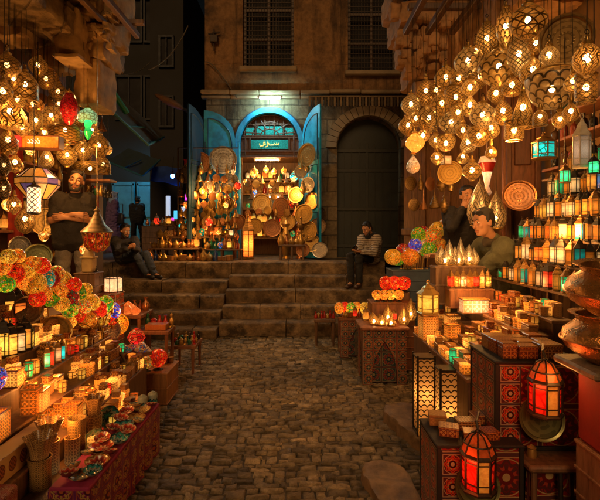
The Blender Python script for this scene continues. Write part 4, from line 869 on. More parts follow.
# ---- right stand with boxes
XB = [1.09, 1.22, 1.35, 1.48, 1.61]; ZB = [.70, .79, .88, .97, 1.06]
m = M()
for i in range(5):
    x0 = XB[i]-.065; m.box((x0+.065, 3.4, ZB[i]/2), (.13, 1.3, ZB[i]), 0, 0, .003); m.box((x0+.062, 3.4, ZB[i]-.012), (.14, 1.31, .02), 1, 0, .003)
tag(link('box_stand', m.mesh('box_stand', [wood('stand_wood', (.12, .06, .03)), wood('stand_edge', (.2, .09, .035))])), 'stepped wooden stand under the inlaid boxes of the right stall', 'stand')
DKR, DKB, LT1, LT2 = (.12, .02, .008), (.07, .028, .01), (.5, .25, .075), (.5, .17, .035)
BM = [inlay('inlay_red', DKR, LT1, 5.0), inlay('inlay_brown', DKB, LT1, 6.0), inlay('inlay_tan', (.3, .13, .04), LT1, 4.5), inlay('inlay_orange', DKR, LT2, 6.0)]
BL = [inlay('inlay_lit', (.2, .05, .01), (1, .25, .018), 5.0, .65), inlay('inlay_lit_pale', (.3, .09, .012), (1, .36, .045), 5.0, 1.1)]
def box_t(w, d, h, mat, octo=False):
    def mk():
        b, l = M(), M(); hl = h*.3
        if octo:
            b.lathe([(.001, -h/2), (w/2, -h/2), (w/2, h/2-hl)], 8, (0, 0, 0), 0, False, PI/8); l.lathe([(w*.5+.003, -hl*.45), (w*.5+.003, hl*.4), (w*.42, hl*.5), (.001, hl*.5)], 8, (0, 0, 0), 0, False, PI/8)
            for mm_ in (b, l): mm_.uv = [[(a_[0]*w*3.14, a_[1]*h*1.5) for a_ in u_] if u_ else u_ for u_ in mm_.uv]
        else: b.box((0, 0, -hl/2), (w, d, h-hl), 0, 0, .002); l.box((0, 0, 0), (w+.006, d+.006, hl*.92), 0, 0, .004)
        return [('body', b.mesh('body', mat), [], h/2), ('lid', l.mesh('lid', mat), [], h-hl/2)]
    return cached(('box', round(w, 3), round(d, 3), round(h, 3), mat.name, octo), mk)
SZ = [(.085, .08, .075), (.1, .085, .07), (.12, .09, .08), (.075, .08, .085), (.14, .09, .075)]
tierw = ['lowest', 'second', 'third', 'fourth', 'highest']
BD = {'inlay_red': 'dark red', 'inlay_brown': 'dark brown', 'inlay_tan': 'tan', 'inlay_orange': 'orange red'}
def cup_t(c, h, r):
    def mk():
        b, f = M(), M(); b.lathe([(.001, -h/2), (r*.85, -h/2), (r, h*.1), (r*.95, h/2), (r*.88, h/2), (r*.8, -h/2+.006)], 12); n_ = 0
        for z in (-h/2+.004, 0, h/2): ring_mesh(f, (0, 0, z), r*(1.02 if z > -h/3 else .9), .0035, 12, 4, 'Z')
        for k in range(6): a = PI*k/3; f.tube([(math.cos(a)*r*.88, math.sin(a)*r*.88, -h/2), (math.cos(a)*r*1.02, math.sin(a)*r*1.02, h*.1), (math.cos(a)*r*.97, math.sin(a)*r*.97, h/2)], .0025, 4)
        return [('glass', b.mesh('cup_glass', glow('cup_%s' % c, GCOL[c], .6, .034)), [], h/2), ('wirework', f.mesh('wirework', m_lbrass), [], h/2)]
    return cached(('cup', c, h, r), mk)
def box_row(xc, z, y0, y1, deep, hs, plit, where, grp, ok=lambda x, y, r: True, poct=.2, pst=.25, pcup=.3):
    y = y1; i = 0
    while y > y0+.05:
        octo = R.random() < poct; w_ = R.choice((.062, .075, .09, .11)); h_ = R.choice(hs)
        if octo: w_ = deep
        yc = y-w_/2
        cup = R.random() < pcup
        if cup: w_ = deep; yc = y-w_/2
        if cup and ok(xc, yc, w_/2):
            c_ = R.choice(('amber', 'amber', 'amber', 'yellow', 'orange', 'red', 'green')); spawn(cup_t(c_, R.choice((.05, .07, .09)), deep*.45), 'candle_cup', 'glowing %s glass candle cup, %s %s' % (c_, ORD[i], where), 'candle cup', (xc, yc, z), 0, 1, grp.replace('inlaid boxes', 'candle cups among the boxes')); i += 1
        elif ok(xc, yc, w_/2):
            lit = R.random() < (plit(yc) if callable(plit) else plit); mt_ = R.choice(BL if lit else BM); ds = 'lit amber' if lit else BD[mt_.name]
            spawn(box_t(w_, deep, h_, mt_, octo), 'inlaid_box', '%s %sinlaid box, %s %s' % (ds, 'octagonal ' if octo else '', ORD[i], where), 'box', (xc+R.uniform(-.004, .004), yc, z), PI/2+R.gauss(0, .07), (R.uniform(.96, 1.04), 1, 1), grp)
            if R.random() < pst:
                m2 = R.choice(BM); spawn(box_t(.055, .045, .042, m2), 'inlaid_box', 'small %s box topping the %s box %s' % (BD[m2.name], ORD[i], where), 'box', (xc, yc, z+h_+.002), PI/2+R.uniform(-.3, .3), 1, grp)
            i += 1
        y -= w_+.009
for ti in range(5):
    def ok(x, y, r, ti=ti): return not (ti == 0 and 3.72-r < y < 3.88+r) and not (ti in (2, 3) and 3.4-r < y < 4.0) and not (ti == 1 and (3.4-r < y < 3.5+r or 3.69-r < y < 3.81+r)) and not (ti == 4 and y > 3.6) and not (ti == 3 and y > 3.55)
    for fb, dx, hs in (('front', -.033, (.055, .06, .065)), ('back', .03, (.07, .08, .09))):
        box_row(XB[ti]+dx, ZB[ti], 2.84, 4.03, .056, hs, (lambda y, ti=ti: .6 if ti < 2 and y > 3.1 else .22), 'in the %s row, %s step, right stand' % (fb, tierw[ti]), 'inlaid boxes on the right stand', ok, .5 if ti >= 3 else .15)
# lit candle boxes, bright white box
def candle_box(px, py, Y, w_, h_, z, mat, label, cat='candle box', rz=.1):
    c = P(px, py, Y); o = empty('candle_box', label, cat, (c.x, Y, z), 'glowing candle boxes'); o.rotation_euler = (0, 0, rz)
    m = M()
    for a in range(4): m.box((0, 0, 0), (w_, .006, h_), 0, a*PI/2, 0, Matrix.Translation((0, -w_/2+.003, 0)))
    m.uv = m.uv; link('body', m.mesh('body', mat), o, (0, 0, h_/2))
    m = M(); m.box((0, 0, .003), (w_+.008, w_+.008, .006)); link('base', m.mesh('base', BM[2]), o); m = M(); m.box((0, w_/2, h_), (w_+.008, .01, .008)); m.box((0, -w_/2, h_), (w_+.008, .01, .008)); m.box((w_/2, 0, h_), (.01, w_-.012, .008)); m.box((-w_/2, 0, h_), (.01, w_-.012, .008)); link('rim', m.mesh('rim', BM[2]), o)
    m = M(); m.lathe([(.001, 0), (.018, 0), (.018, .03), (.001, .032)], 12, (0, 0, .007), 0); m.ell((0, 0, .055), (.007, .007, .015), 1, 8, 6); link('candle', m.mesh('candle', [plain('wax', (.7, .55, .35)), m_bulb_s]), o); return o
pale = inlay('bright_paper', (.9, .4, .1), (1, .66, .3), 6.0, 4.0)
lq = inlay('white_hot_panel', (1, .42, .1), (1, .6, .27), 3.0, 3.2)
c = P(476, 309, 3.5); o = empty('glowing_box', 'brightest white glowing box in the middle of the right stand', 'box', (1.36, 3.52, .97), 'glowing candle boxes'); m = M(); m.box((0, 0, 0), (.2, .1, .1), 0, 0, .006); link('body', m.mesh('body', lq), o, (0, 0, .052)); m = M(); m.box((0, 0, .108), (.21, .11, .012), 0, 0, .003); m.box((0, 0, .003), (.21, .11, .006)); link('frame', m.mesh('frame', BM[2]), o)
candle_box(428, 322, 3.8, .13, .2, .70, BL[1], 'tall glowing box under the large hexagonal brass lantern')
spawn(lantern_t(6, [gl('yellow', 1.6, .09)], .085, .27, m_brass), 'brass_lantern', 'large hexagonal brass lantern on a glowing box at the stand corner', 'lantern', (P(428, 300, 3.8).x, 3.8, .912), .2)
candle_box(452, 318, 3.75, .1, .12, .79, BL[1], 'glowing box to the right of the tall glowing box')
candle_box(452, 330, 3.45, .09, .1, .79, BL[0], 'low glowing box in front of the glowing pair on the stand')
# crates and small lanterns
def crate(x, y, dx, dy, z0, z1, mat, label, name='crate', cat='crate'):
    m = M(); m.box((x, y, (z0+z1)/2), (dx, dy, z1-z0), 0, 0, .006); n = max(1, int((z1-z0)/.12))
    for k in range(n+1): m.box((x, y, z0+(z1-z0-.02)*k/n+.01), (dx+.012, dy+.012, .014), 0, 0, .003)
    return tag(link(name, m.mesh(name, mat)), label, cat)
crate(1.39, 3.69, .36, .11, .98, 1.14, m_wood2, 'low wooden crate carrying a short row of coloured lanterns')
crate(1.36, 3.9, .42, .16, .98, 1.31, m_wood, 'taller wooden crate under the cluster of silver lamps')
for i, c_ in enumerate(['red', 'amber', 'white', 'orange', 'red', 'amber', 'yellow']):
    spawn(lantern_t(4, [gl(c_, 1.4)], .026, .15, m_lbrass), 'small_lantern', 'small %s lantern, %s from the stand corner in the row before the dealer' % (c_, ORD[i]), 'lantern', (1.235+i*.051, 3.68+R.uniform(-.01, .01), 1.147), R.uniform(.5, 1), 1, 'small lanterns before the dealer')
# silver pierced flame lamps
def flame(loc, r, h, mat, label, group, lit=.5, name='flame_lamp'):
    o = empty(name, label, 'lamp', loc, group); m = M(); m.lathe([(r*.55, 0), (r*.8, .06*h), (r, .25*h), (r*.95, .4*h), (r*.68, .62*h), (r*.35, .8*h), (r*.12, .92*h), (r*.02, h)], 22); link('shade', m.mesh('shade', mat), o)
    m = M(); m.lathe([(r*.6, -.004), (r*.75, 0), (r*.75, .012), (r*.58, .016)], 18); link('base', m.mesh('base', m_brass), o)
    m = M(); m.ell((0, 0, .28*h), (.013, .013, .018), 0, 8, 6); link('bulb', m.mesh('bulb', bulbm('flame_bulb_%d' % int(lit*10), WARM, 260*lit)), o); return o
pc_s = pierced('pierced_silver_flame', (.62, .52, .38), 'swirl', .3, .45); pc_g = pierced('pierced_gold_flame', (.65, .4, .13), 'swirl', .35, .55)
for i, (px, h_) in enumerate(((442, .17), (449, .22), (455, .16), (461, .24), (468, .18), (474, .15), (446, .13), (459, .14))):
    Y = 3.9 if i < 6 else 3.85; flame((P(px, 0, Y).x, Y+R.uniform(-.03, .03), 1.317), .045+R.uniform(-.005, .01), h_, pc_s, '%s pierced silver flame lamp, %s from the left on the tall crate' % ('taller' if h_ > .19 else 'shorter', ORD[i] if i < 6 else ('first', 'second')[i-6]+' in front'), 'silver flame lamps before the dealer', .25)
for px, py0, py1, wp, Y, lb in ((480, 178, 226, 25, 4.6, 'largest silver pierced drop lamp hanging behind the dealer'), (496, 190, 229, 20, 4.4, 'narrower silver pierced drop lamp hanging over the dealer\'s shoulder')):
    h_ = (py1-py0)*Y/F; c = P(px, py1, Y); o = flame(c, wp*Y/F/2, h_, pc_s, lb, None, .5, 'drop_lamp'); m = M(); m.tube([(0, 0, h_*.98), (0, 0, 4.0-c.z)], .004, 5); link('cord', m.mesh('cord', m_cord), o)
# red and white hanging cloth glass behind dealer
c = P(487, 172, 4.7); m = M(); m.lathe([(.02, -.25), (.05, -.22), (.02, -.15), (.045, -.02), (.085, .1), (.07, .16)], 18, (0, 0, 0), 0); m.lathe([(.048, -.01), (.086, .09), (.08, .1)], 18, (0, 0, 0), 1); m.tube([(0, 0, .15), (0, 0, 1.4)], .004, 5, 0); tag(link('hanging_vase', m.mesh('hanging_vase', [glow('pale_glass_vase', (1, .55, .25), .35, .2), plain('red_band', (.4, .02, .02), .3)]), None, c), 'pale glass vase with a red band hanging behind the dealer', 'vase')
# perforated floor lamps
pq = NM('scale_lamp'); u, v = pq.uv(); rows = (v/.035).fl(); fx = (u/.045+rows*.5).fr()-.5; fy = (v/.035).fr(); dd_ = (fx*fx+fy*fy*.6).sqrt(); ln = (dd_-.44).abs().lt(.09)
t = pq.n('ShaderNodeTexCoord'); le = pq.n('ShaderNodeVectorMath', operation='LENGTH'); pq.l(t.outputs['Object'], le.inputs[0]); fal = ((E(pq.nt, le.outputs['Value'])/.075).op('POWER', 2.0)+.12).op('POWER', -1.0)
pq.l(pq.mix(ln.k, (.5, .25, .08), (.06, .04, .02)), pq.b.inputs['Base Color']); pq.b.inputs['Emission Color'].default_value = (1, .33, .05, 1); pq.l(((ln*-1.0+1.0)*fal*1.3).k, pq.b.inputs['Emission Strength']); pq.set(Metallic=.2, Roughness=.4)
for px, Y, lb in ((424, 3.3, 'far scale patterned floor lamp in front of the right stand'), (447, 3.0, 'near scale patterned floor lamp in front of the right stand')):
    X = P(px, 0, Y).x; o = empty('floor_lamp', lb, 'lamp', (X, Y, .13), 'scale patterned floor lamps'); m = M(); m.box((0, 0, 0), (.12, .12, .52), 0, 0, .004); link('shade', m.mesh('shade', pq.m), o, (0, 0, .29))
    m = M()
    for sx in (-1, 1):
        for sy in (-1, 1): m.box((sx*.062, sy*.062, .29), (.014, .014, .58), 0, 0, .003)
    for zz in (.01, .56): m.box((0, 0, zz), (.136, .136, .016), 0, 0, .003)
    link('frame', m.mesh('frame', m_dark), o)
o = empty('basket_lamp', 'small round wire lamp lying at the foot of the floor lamps', 'lamp', (P(427, 0, 3.15).x, 3.12, .2)); m = M(); m.lathe(egg_prof(.07, .9), 20); link('shade', m.mesh('shade', pierced('wire_basket', GD, 'diamond', .5, .5)), o); m = M(); m.ell((0, 0, 0), (.015,)*3, 0, 8, 6); link('bulb', m.mesh('bulb', bulbm('basket_bulb', WARM, 60)), o)
# kerb slabs
def slab(outline, z1, label):
    m = M(); n = 46; cx_ = sum(q[0] for q in outline)/len(outline); cy_ = sum(q[1] for q in outline)/len(outline); ring = []
    L_ = len(outline)
    for i in range(n):
        t = i/n*L_; k = int(t); a, b_ = Vector(outline[k]), Vector(outline[(k+1) % L_]); ring.append(a.lerp(b_, t-k))
    for _ in range(2): ring = [(ring[i-1]+ring[i]*2+ring[(i+1) % n])/4 for i in range(n)]
    vs, fs = [], []; prof = [(1.0, -.02), (1.0, z1*.4), (.995, z1*.8), (.975, z1*.96), (.93, z1), (.8, z1+.002), (.6, z1), (.4, z1), (.2, z1), (.02, z1)]
    for s_, z in prof:
        for q in ring:
            w = Vector((cx_+(q.x-cx_)*s_, cy_+(q.y-cy_)*s_, z)); w += NZ.noise_vector(w*9)*.008+NZ.noise_vector(w*30)*.005; w.z += .012*math.sin((w.y+w.x*.4)*26)*(z > z1*.9)*(s_ < .97); vs.append(w)
    for i in range(len(prof)-1):
        for k in range(n): fs.append([i*n+k, i*n+(k+1) % n, (i+1)*n+(k+1) % n, (i+1)*n+k])
    fs.append([(len(prof)-1)*n+k for k in range(n)]); m.add(vs, fs, None, 0, True); me = m.mesh('stone_slab', slab_m); tag(link('stone_slab', me), label, 'stone')
slab_m = plain('pitted_slab', (.2, .13, .075), .6, 0, .8, 11, 1.0)
slab([(.74, 3.95), (.7, 3.8), (.76, 3.6), (.9, 3.2), (1.06, 3.0), (1.14, 3.0), (1.14, 3.98), (.9, 4.02)], .09, 'worn round cornered stone slab under the floor lamps')
slab([(.43, 3.02), (.39, 2.92), (.42, 2.75), (.49, 2.4), (.52, 2.1), (.7, 2.1), (.7, 2.95), (.58, 3.04)], .06, 'worn stone slab on the cobbles below the painted boxes')
# painted boxes with red lanterns
P1 = painted('painted_rosettes', .115, (.1, .012, .01), (.62, .06, .015), (.5, .3, .12), (.05, .04, .05), (.55, .42, .25)); P2 = painted('painted_arabesque', .23, (.32, .018, .01), (.03, .02, .02), (.4, .05, .02), (.04, .03, .03), (.5, .36, .16))
P3 = painted('painted_blue', .12, (.03, .05, .05), (.5, .14, .04), (.05, .13, .14), (.3, .05, .02), (.45, .36, .2))
def painted_box(x0, x1, y0, y1, z0, z1, label):
    o = empty('painted_box', label, 'box', ((x0+x1)/2, (y0+y1)/2, z0), 'painted boxes at the front of the right stall'); w_, d_, h_ = x1-x0, y1-y0, z1-z0
    m = M(); m.box((0, 0, h_/2), (w_, d_, h_), 0); link('body', m.mesh('body', P2), o)
    m = M(); m.box((-w_/2-.004, 0, h_/2), (.008, d_-.03, h_-.03), 0); link('side_panel', m.mesh('side_panel', P1), o)
    m = M(); t_ = .115
    m.box((-w_/2+t_/2+.01, -d_/2-.005, h_/2), (t_, .01, h_-.03), 0); link('front_strip', m.mesh('front_strip', P1), o)
    m = M()
    for sx in (-1, 1): m.box((sx*(w_/2), -d_/2, h_/2), (.022, .022, h_), 0, 0, .004)
    m.box((-w_/2, d_/2, h_/2), (.022, .022, h_), 0, 0, .004); m.box((0, 0, h_+.006), (w_+.03, d_+.03, .014), 0, 0, .004); m.box((0, -d_/2-.004, .01), (w_, .022, .02), 0, 0, .003); link('edging', m.mesh('edging', plain('black_edging', (.014, .009, .007), .75)), o); return o
painted_box(1.05, 1.5, 2.4, 2.74, .44, .9, 'upper painted box with red panels on the wooden ledge'); painted_box(.71, 1.13, 2.3, 2.62, .0, .5, 'lower painted box with red panels standing on the ground')
m = M(); m.box((1.34, 2.45, .417), (.4, .44, .04), 0, 0, .012); m.tube([(1.17, 2.25, .4), (1.17, 2.25, .0)], .014); m.tube([(1.3, 2.25, .4), (1.3, 2.23, 0)], .012, 6, 1); m.tube([(1.5, 2.62, .4), (1.5, 2.62, 0)], .02); m.tube([(1.5, 2.25, .4), (1.5, 2.25, 0)], .02)
tag(link('display_ledge', m.mesh('display_ledge', [m_wood, m_dark])), 'dark wooden ledge on thin legs under the upper painted box', 'ledge')
m_arab = brass('arabesque_plate', (.28, .26, .1), 3, .3)
for px, py, rp, Y, lb in ((541, 418, 22, 2.33, 'green gilt arabesque plate leaning on the upper painted box'), (477, 486, 22, 2.24, 'green gilt arabesque plate leaning on the lower painted box')):
    tray('arabesque_plate', px, py, rp, Y, (-.1, -1, .22), m_arab, lb, .012, 'arabesque plates')
for px, py, Y, lb in ((545, 388, 2.24, 'red octagonal lantern hanging before the upper painted box'), (478, 463, 2.12, 'red octagonal lantern hanging before the lower painted box')):
    h_ = 60*Y/F; c = P(px, py+26, Y); o = spawn(lantern_t(8, [glow('red_lit_glass', (1, .02, .004), .42, .075, 22.0) if k_ != 5 else glow('gold_lit_glass', (1, .3, .03), .4, .075) for k_ in range(8)], .075, .27, plain('lantern_black', (.04, .025, .015), .4, .4)), 'red_lantern', lb, 'lantern', c, .0, 1, 'red octagonal lanterns')
    m = M(); m.lathe([(.08, 0), (.06, .05), (.035, .09), (.012, .1)], 8, (0, 0, -.04), 0, False, PI/8)
    link('upper_glass', m.mesh('upper_glass', glow('pale_lit_dome', (1, .2, .04), .07, .06, 30.0)), o, (0, 0, .207)); m = M()
    for k8 in range(8): a8 = 2*PI*k8/8+PI/8; m.tube([(math.cos(a8)*r8, math.sin(a8)*r8, z8) for r8, z8 in ((.082, .165), (.062, .216), (.037, .256), (.012, .268))], .004, 5)
    ring_mesh(m, (0, 0, .217), .062, .004, 16, 5, 'Z'); link('dome_ribs', m.mesh('dome_ribs', m_dark), o)
    m = M(); m.tube([(0, 0, .28), (0, .02, .31), (.05, .11, .32), (.06, .16, .27)], .006, 6); link('hook', m.mesh('hook', m_dark), o)
# cloth panel on the stand front and pot pillar
crate(1.56, 2.0, .5, .28, 0, .62, wood('grey_wood', (.16, .11, .07)), 'grey wooden crate under the red draped column', 'crate')
m = M(); m.box((1.56, 2.0, .8), (.5, .27, .36), 0, 0, .02); tag(link('red_drape', m.mesh('red_drape', plain('red_cloth', (.15, .009, .007), .8, 0, .4, 6, .4))), 'block draped in plain red cloth under the copper pots', 'drape')
m = M(); m.box((1.52, 2.0, 1.0), (.62, .32, .035), 0, 0, .01); tag(link('plank', m.mesh('plank', wood('grey_wood', (.16, .11, .07)))), 'weathered plank carrying the two copper pots', 'plank')
m_pot = plain('hammered_bronze', (.5, .24, .07), .27, .75, .5, 12, 1.0)
def pot(loc, s, label, lid):
    o = empty('copper_pot', label, 'pot', loc, 'copper pots'); m = M()
    m.lathe([(.001, 0), (.11, 0), (.13, .012), (.2, .06), (.225, .105), (.21, .15), (.17, .18), (.155, .195), (.165, .215), (.19, .225), (.192, .23), (.16, .222), (.148, .197), (.001, .19)], 48, wob=lambda a, z: 1+.012*math.sin(5*a+z*40)+.006*math.sin(11*a+z*70)); link('body', m.mesh('pot_body', m_pot), o)
    m = M(); ring_mesh(m, (0, 0, .105), .227, .005, 32, 6, 'Z'); link('rib', m.mesh('rib', m_copper), o); o.scale = (s, s, s); return o
pot((1.4, 2.0, 1.018), .95, 'wide copper pot standing on the weathered plank', 0)
o = pot((1.42, 2.0, 1.232), .98, 'copper pot stacked on top of the wide copper pot', 0); o.rotation_euler = (.08, -.06, .5)
m = M(); m.box((1.37, 2.8, .83), (.5, .03, .2), 0, 0, .004, Matrix.Rotation(.35, 4, 'X')); tag(link('embroidered_cloth', m.mesh('embroidered_cloth', P2)), 'black and red embroidered panel leaning below the box rows', 'cloth')

# ---- far right tables
def painted_table(x0, x1, y0, y1, h, label, mat=P3, group='painted tables along the right side'):
    o = empty('painted_table', label, 'table', ((x0+x1)/2, (y0+y1)/2, 0), group); w_, d_ = x1-x0, y1-y0
    m = M(); m.box((0, 0, h-.015), (w_+.05, d_+.05, .03), 0, 0, .006); link('table_top', m.mesh('table_top', m_wood2), o)
    for sx in (-1, 1):
        for sy in (-1, 1):
            m = M(); m.box((sx*(w_/2-.05), sy*(d_/2-.011), (h-.03)/2), (.1, .02, h-.03)); m.box((sx*(w_/2-.011), sy*(d_/2-.072), (h-.03)/2), (.02, .1, h-.03)); link('leg', m.mesh('leg', mat), o)
    for ax in range(4):
        l = (w_ if ax % 2 == 0 else d_)-.205; m = M(); n = 10
        pts = [(-l/2, h-.03), (-l/2, h*.25)]+[(-l/2+l*i/n, h*.25+(h*.5)*(1-abs(i/n*2-1))**.6) for i in range(n+1)]+[(l/2, h-.03)]
        pts = [pts[0]]+pts[2:]
        A_ = Matrix.Rotation(ax*PI/2, 4, 'Z') @ Matrix.Translation((0, -((d_ if ax % 2 == 0 else w_)/2-.015), 0)); k = M(); k.prism(pts, -.008, .008); m.add(k.v, k.f, k.uv, 0, False, A_); link('apron', m.mesh('apron', mat), o)
    m = M(); m.box((0, 0, h*.42), (w_-.08, d_-.08, h*.8)); link('core', m.mesh('core', painted('painted_core', .16, (.02, .05, .06), (.3, .04, .02), (.02, .1, .11), (.12, .03, .02), (.3, .25, .12))), o); return o
painted_table(.66, 1.12, 4.72, 5.14, .6, 'painted table with gold flame lamps, nearest of the two on the cobbles'); painted_table(.52, .94, 5.75, 6.15, .5, 'painted table with mosaic eggs, farther of the two on the cobbles')
crate(1.08, 5.36, .5, .34, 0, .78, m_wood2, 'wooden crate carrying the red and amber glass lamps', 'crate'); crate(1.45, 5.75, .62, .4, 0, 1.13, plain('dusty_blue', (.05, .08, .12), .6, 0, .5, 6), 'tall dusty blue cabinet under the bouquet of mosaic lamps', 'cabinet', 'cabinet')
def egg(loc, r, pal, label, group, st=.9, el=1.25, name='mosaic_lamp'):
    """table mosaic lamp: foot, short neck, egg"""
    o = empty(name, label, 'lamp', loc, group); m = cached(('egg', round(r, 3), pal, st, el), lambda: (lambda k: (k.lathe(egg_prof(r, el), 22), k.mesh('shade', mosaic('mosaic_%s_%d' % (pal, int(st*10)), tuple(PALS[pal]), st)))[1])(M())); link('shade', m, o, (0, 0, r*el+.025))
    m = cached(('eggfoot', round(r, 3)), lambda: (lambda k: (k.lathe([(.001, 0), (r*.6, 0), (r*.55, .008), (.012, .014), (.012, .022), (r*.35, .032)], 14), k.mesh('foot', m_dark))[1])(M())); link('foot', m, o); return o
def memo_t(fn): return fn
for i, (px, pl) in enumerate(((339, 'amber'), (345, 'red'), (351, 'green'), (357, 'amber'), (364, 'yellow'), (370, 'speckled'))): egg((P(px, 0, 5.9).x, 5.88+.06*(i % 2), .5), .062, pl, '%s mosaic egg lamp, %s from the steps on the far painted table' % (pl, ORD[i]), 'mosaic egg lamps on the far painted table', 1.1)
for i, (px, pl) in enumerate(((386, 'red'), (395, 'red'), (404, 'red'))): egg((P(px, 0, 5.45).x, 5.45+.03*(i % 2), .87), .085, pl, 'glowing red mosaic globe lamp, %s of three from the steps' % ORD[i], 'red mosaic globe lamps', 1.6, 1.0)
m = M(); m.box((1.12, 5.46, .825), (.4, .1, .09), 0, 0, .006); tag(link('riser_block', m.mesh('riser_block', m_wood)), 'small wooden block raising the three red globe lamps', 'block')
for i, (px, pl) in enumerate(((377, 'amber'), (384, 'amber'), (391, 'yellow'), (399, 'amber'))): egg((P(px, 0, 5.27).x, 5.27, .78), .06, pl, 'pale amber mosaic lamp, %s from the steps below the red globes' % ORD[i], 'amber mosaic lamps below the red globes', 1.2, 1.0)
m = M(); m.lathe([(.03, 0), (.06, .0), (.11, .04), (.125, .075), (.115, .075), (.09, .04), (.001, .02)], 24); tag(link('beaded_bowl', m.mesh('beaded_bowl', mosaic('beaded_pink', ((.7, .1, .12), (.6, .2, .3), (.9, .4, .1), (.5, .05, .2)), .25, 80.0)), None, (P(372, 0, 5.98).x, 6.0, .5)), 'pink beaded mosaic bowl behind the eggs of the far painted table', 'bowl')
for i, (px, Y, h_) in enumerate(((388, 4.98, .2), (404, 4.86, .2), (411, 5.08, .26), (374, 4.85, .12), (382, 4.8, .11), (391, 4.78, .1))): flame((P(px, 0, Y).x, Y, .604), .062 if h_ > .15 else .055, h_, pc_g, '%s pierced gold flame lamp, %s on the near painted table' % ('tall' if h_ > .15 else 'squat', ('left behind', 'in the middle', 'rearmost', 'at the street edge', 'second from the street edge', 'third from the street edge')[i]), 'gold flame lamps on the near painted table', .35)
# bouquet of mosaic lamps on stems
def stem_lamp(px, py, rp, Y, base, pal, label, group, st=1.0, el=1.15):
    c = P(px, py, Y); r = rp*Y/F; base = Vector(base); o = empty('mosaic_lamp', label, 'lamp', base, group); rel = c-base; axis = (Vector((rel.x*1.2, rel.y*.5-.15, max(.08, rel.z*.35)))).normalized()
    m = cached(('egg2', round(r, 2), pal, st, el), lambda: (lambda k: (k.lathe(egg_prof(round(r, 2), el), 24), k.mesh('shade', mosaic('mosaic_%s_%d' % (pal, int(st*10)), tuple(PALS[pal]), st)))[1])(M()))
    q_ = link('shade', m, o, rel); q_.rotation_mode = 'QUATERNION'; q_.rotation_quaternion = Vector((0, 0, 1)).rotation_difference(axis)
    nk = rel-axis*r*el; m = M(); pts = [Vector((0, 0, 0))*(1-t)**2+Vector((nk.x*.1, nk.y*.1, nk.z*.95))*2*t*(1-t)+nk*t*t for t in [i/8 for i in range(9)]]; m.tube(pts, .005, 6); m.lathe([(.001, 0), (.022, 0), (.02, .008), (.006, .016)], 10); link('stem', m.mesh('stem', m_brass), o)
    m = M(); T = axis.to_track_quat('Z', 'Y').to_matrix().to_4x4(); m.lathe([(.006, -.025), (r*.34, -.004), (r*.36, .006)], 14, nk, 0, True, 0, T); link('cap', m.mesh('cap', m_brass), o); return o
GC = [(447, 226, 10, 'amber'), (437, 230, 9, 'yellow'), (432, 237, 10, 'speckled'), (423, 233, 7, 'maroon'), (418, 235, 8, 'green'), (415, 245, 7, 'blue'), (421, 247, 7, 'white'), (428, 250, 9, 'green'), (410, 257, 10, 'amber'), (398, 258, 9, 'green'), (393, 257, 9, 'yellow'), (403, 251, 8, 'maroon'), (438, 245, 8, 'amber')]
for i, (px, py, rp, pl) in enumerate(GC):
    Y = 5.62+R.uniform(-.06, .06); stem_lamp(px, py, rp*.88, Y, (1.45+(px-420)*.006, 5.72, 1.13), pl, '%s mosaic lamp, %s of the blue cabinet bouquet' % (pl, 'at %s, %s' % (('the crown', 'the crown', 'the middle', 'the middle', 'the middle', 'the middle', 'the middle', 'the lower right', 'the foot', 'the outer tip', 'the outer tip', 'the left side', 'the right side')[i], ('rightmost', 'beside the rightmost', 'right', 'above the green one', 'left', 'leftmost', 'near its centre', 'half hidden', 'large', 'lower', 'farthest out', 'small', 'behind')[i])), 'mosaic lamps in the bouquet on the blue cabinet', 1.1)
# left bouquets
LB = [(14, 274, 11, 'red', 'large red', .0), (9, 257, 8, 'yellow', 'pale yellow top', 0), (18, 256, 8, 'amber', 'amber top', 0), (27, 271, 9, 'yellow', 'yellow', 0), (33, 265, 8, 'amber', 'orange yellow', 0), (35, 284, 12, 'yellow', 'largest yellow', 0), (46, 279, 10, 'teal', 'teal', 0), (51, 279, 10, 'maroon', 'maroon edged', 0), (56, 275, 10, 'speckled', 'speckled', 0), (52, 298, 10, 'green', 'green yellow', 0), (69, 298, 11, 'maroon', 'large maroon', 0), (79, 292, 9, 'green', 'lime', 0), (85, 290, 8, 'yellow', 'narrow yellow', 0), (60, 291, 8, 'amber', 'half hidden amber', 0),
      (77, 315, 10, 'red', 'bright red', 1), (88, 320, 9, 'amber', 'amber drop', 1), (99, 318, 9, 'yellow', 'yellow drop', 1), (99, 309, 8, 'red', 'small red', 1), (92, 303, 8, 'yellow', 'topmost yellow', 1), (106, 304, 8, 'green', 'small green', 1), (113, 311, 8, 'blue', 'blue and white', 1), (105, 313, 7, 'amber', 'little amber', 1), (84, 307, 7, 'speckled', 'little speckled', 1), (70, 310, 8, 'green', 'little green', 1), (68, 322, 8, 'amber', 'lowest amber', 1), (110, 318, 8, 'red', 'outer red', 1), (92, 312, 8, 'maroon', 'maroon', 1), (24, 283, 8, 'amber', 'low amber', 0), (3, 268, 9, 'amber', 'outermost amber', 0), (6, 284, 9, 'green', 'low green', 0), (42, 266, 8, 'red', 'little red', 0), (44, 293, 8, 'amber', 'low orange', 0), (64, 279, 8, 'yellow', 'far yellow', 0), (74, 285, 8, 'red', 'far red', 0), (38, 299, 8, 'red', 'lowest red', 0), (62, 304, 8, 'yellow', 'lowest yellow', 0)]
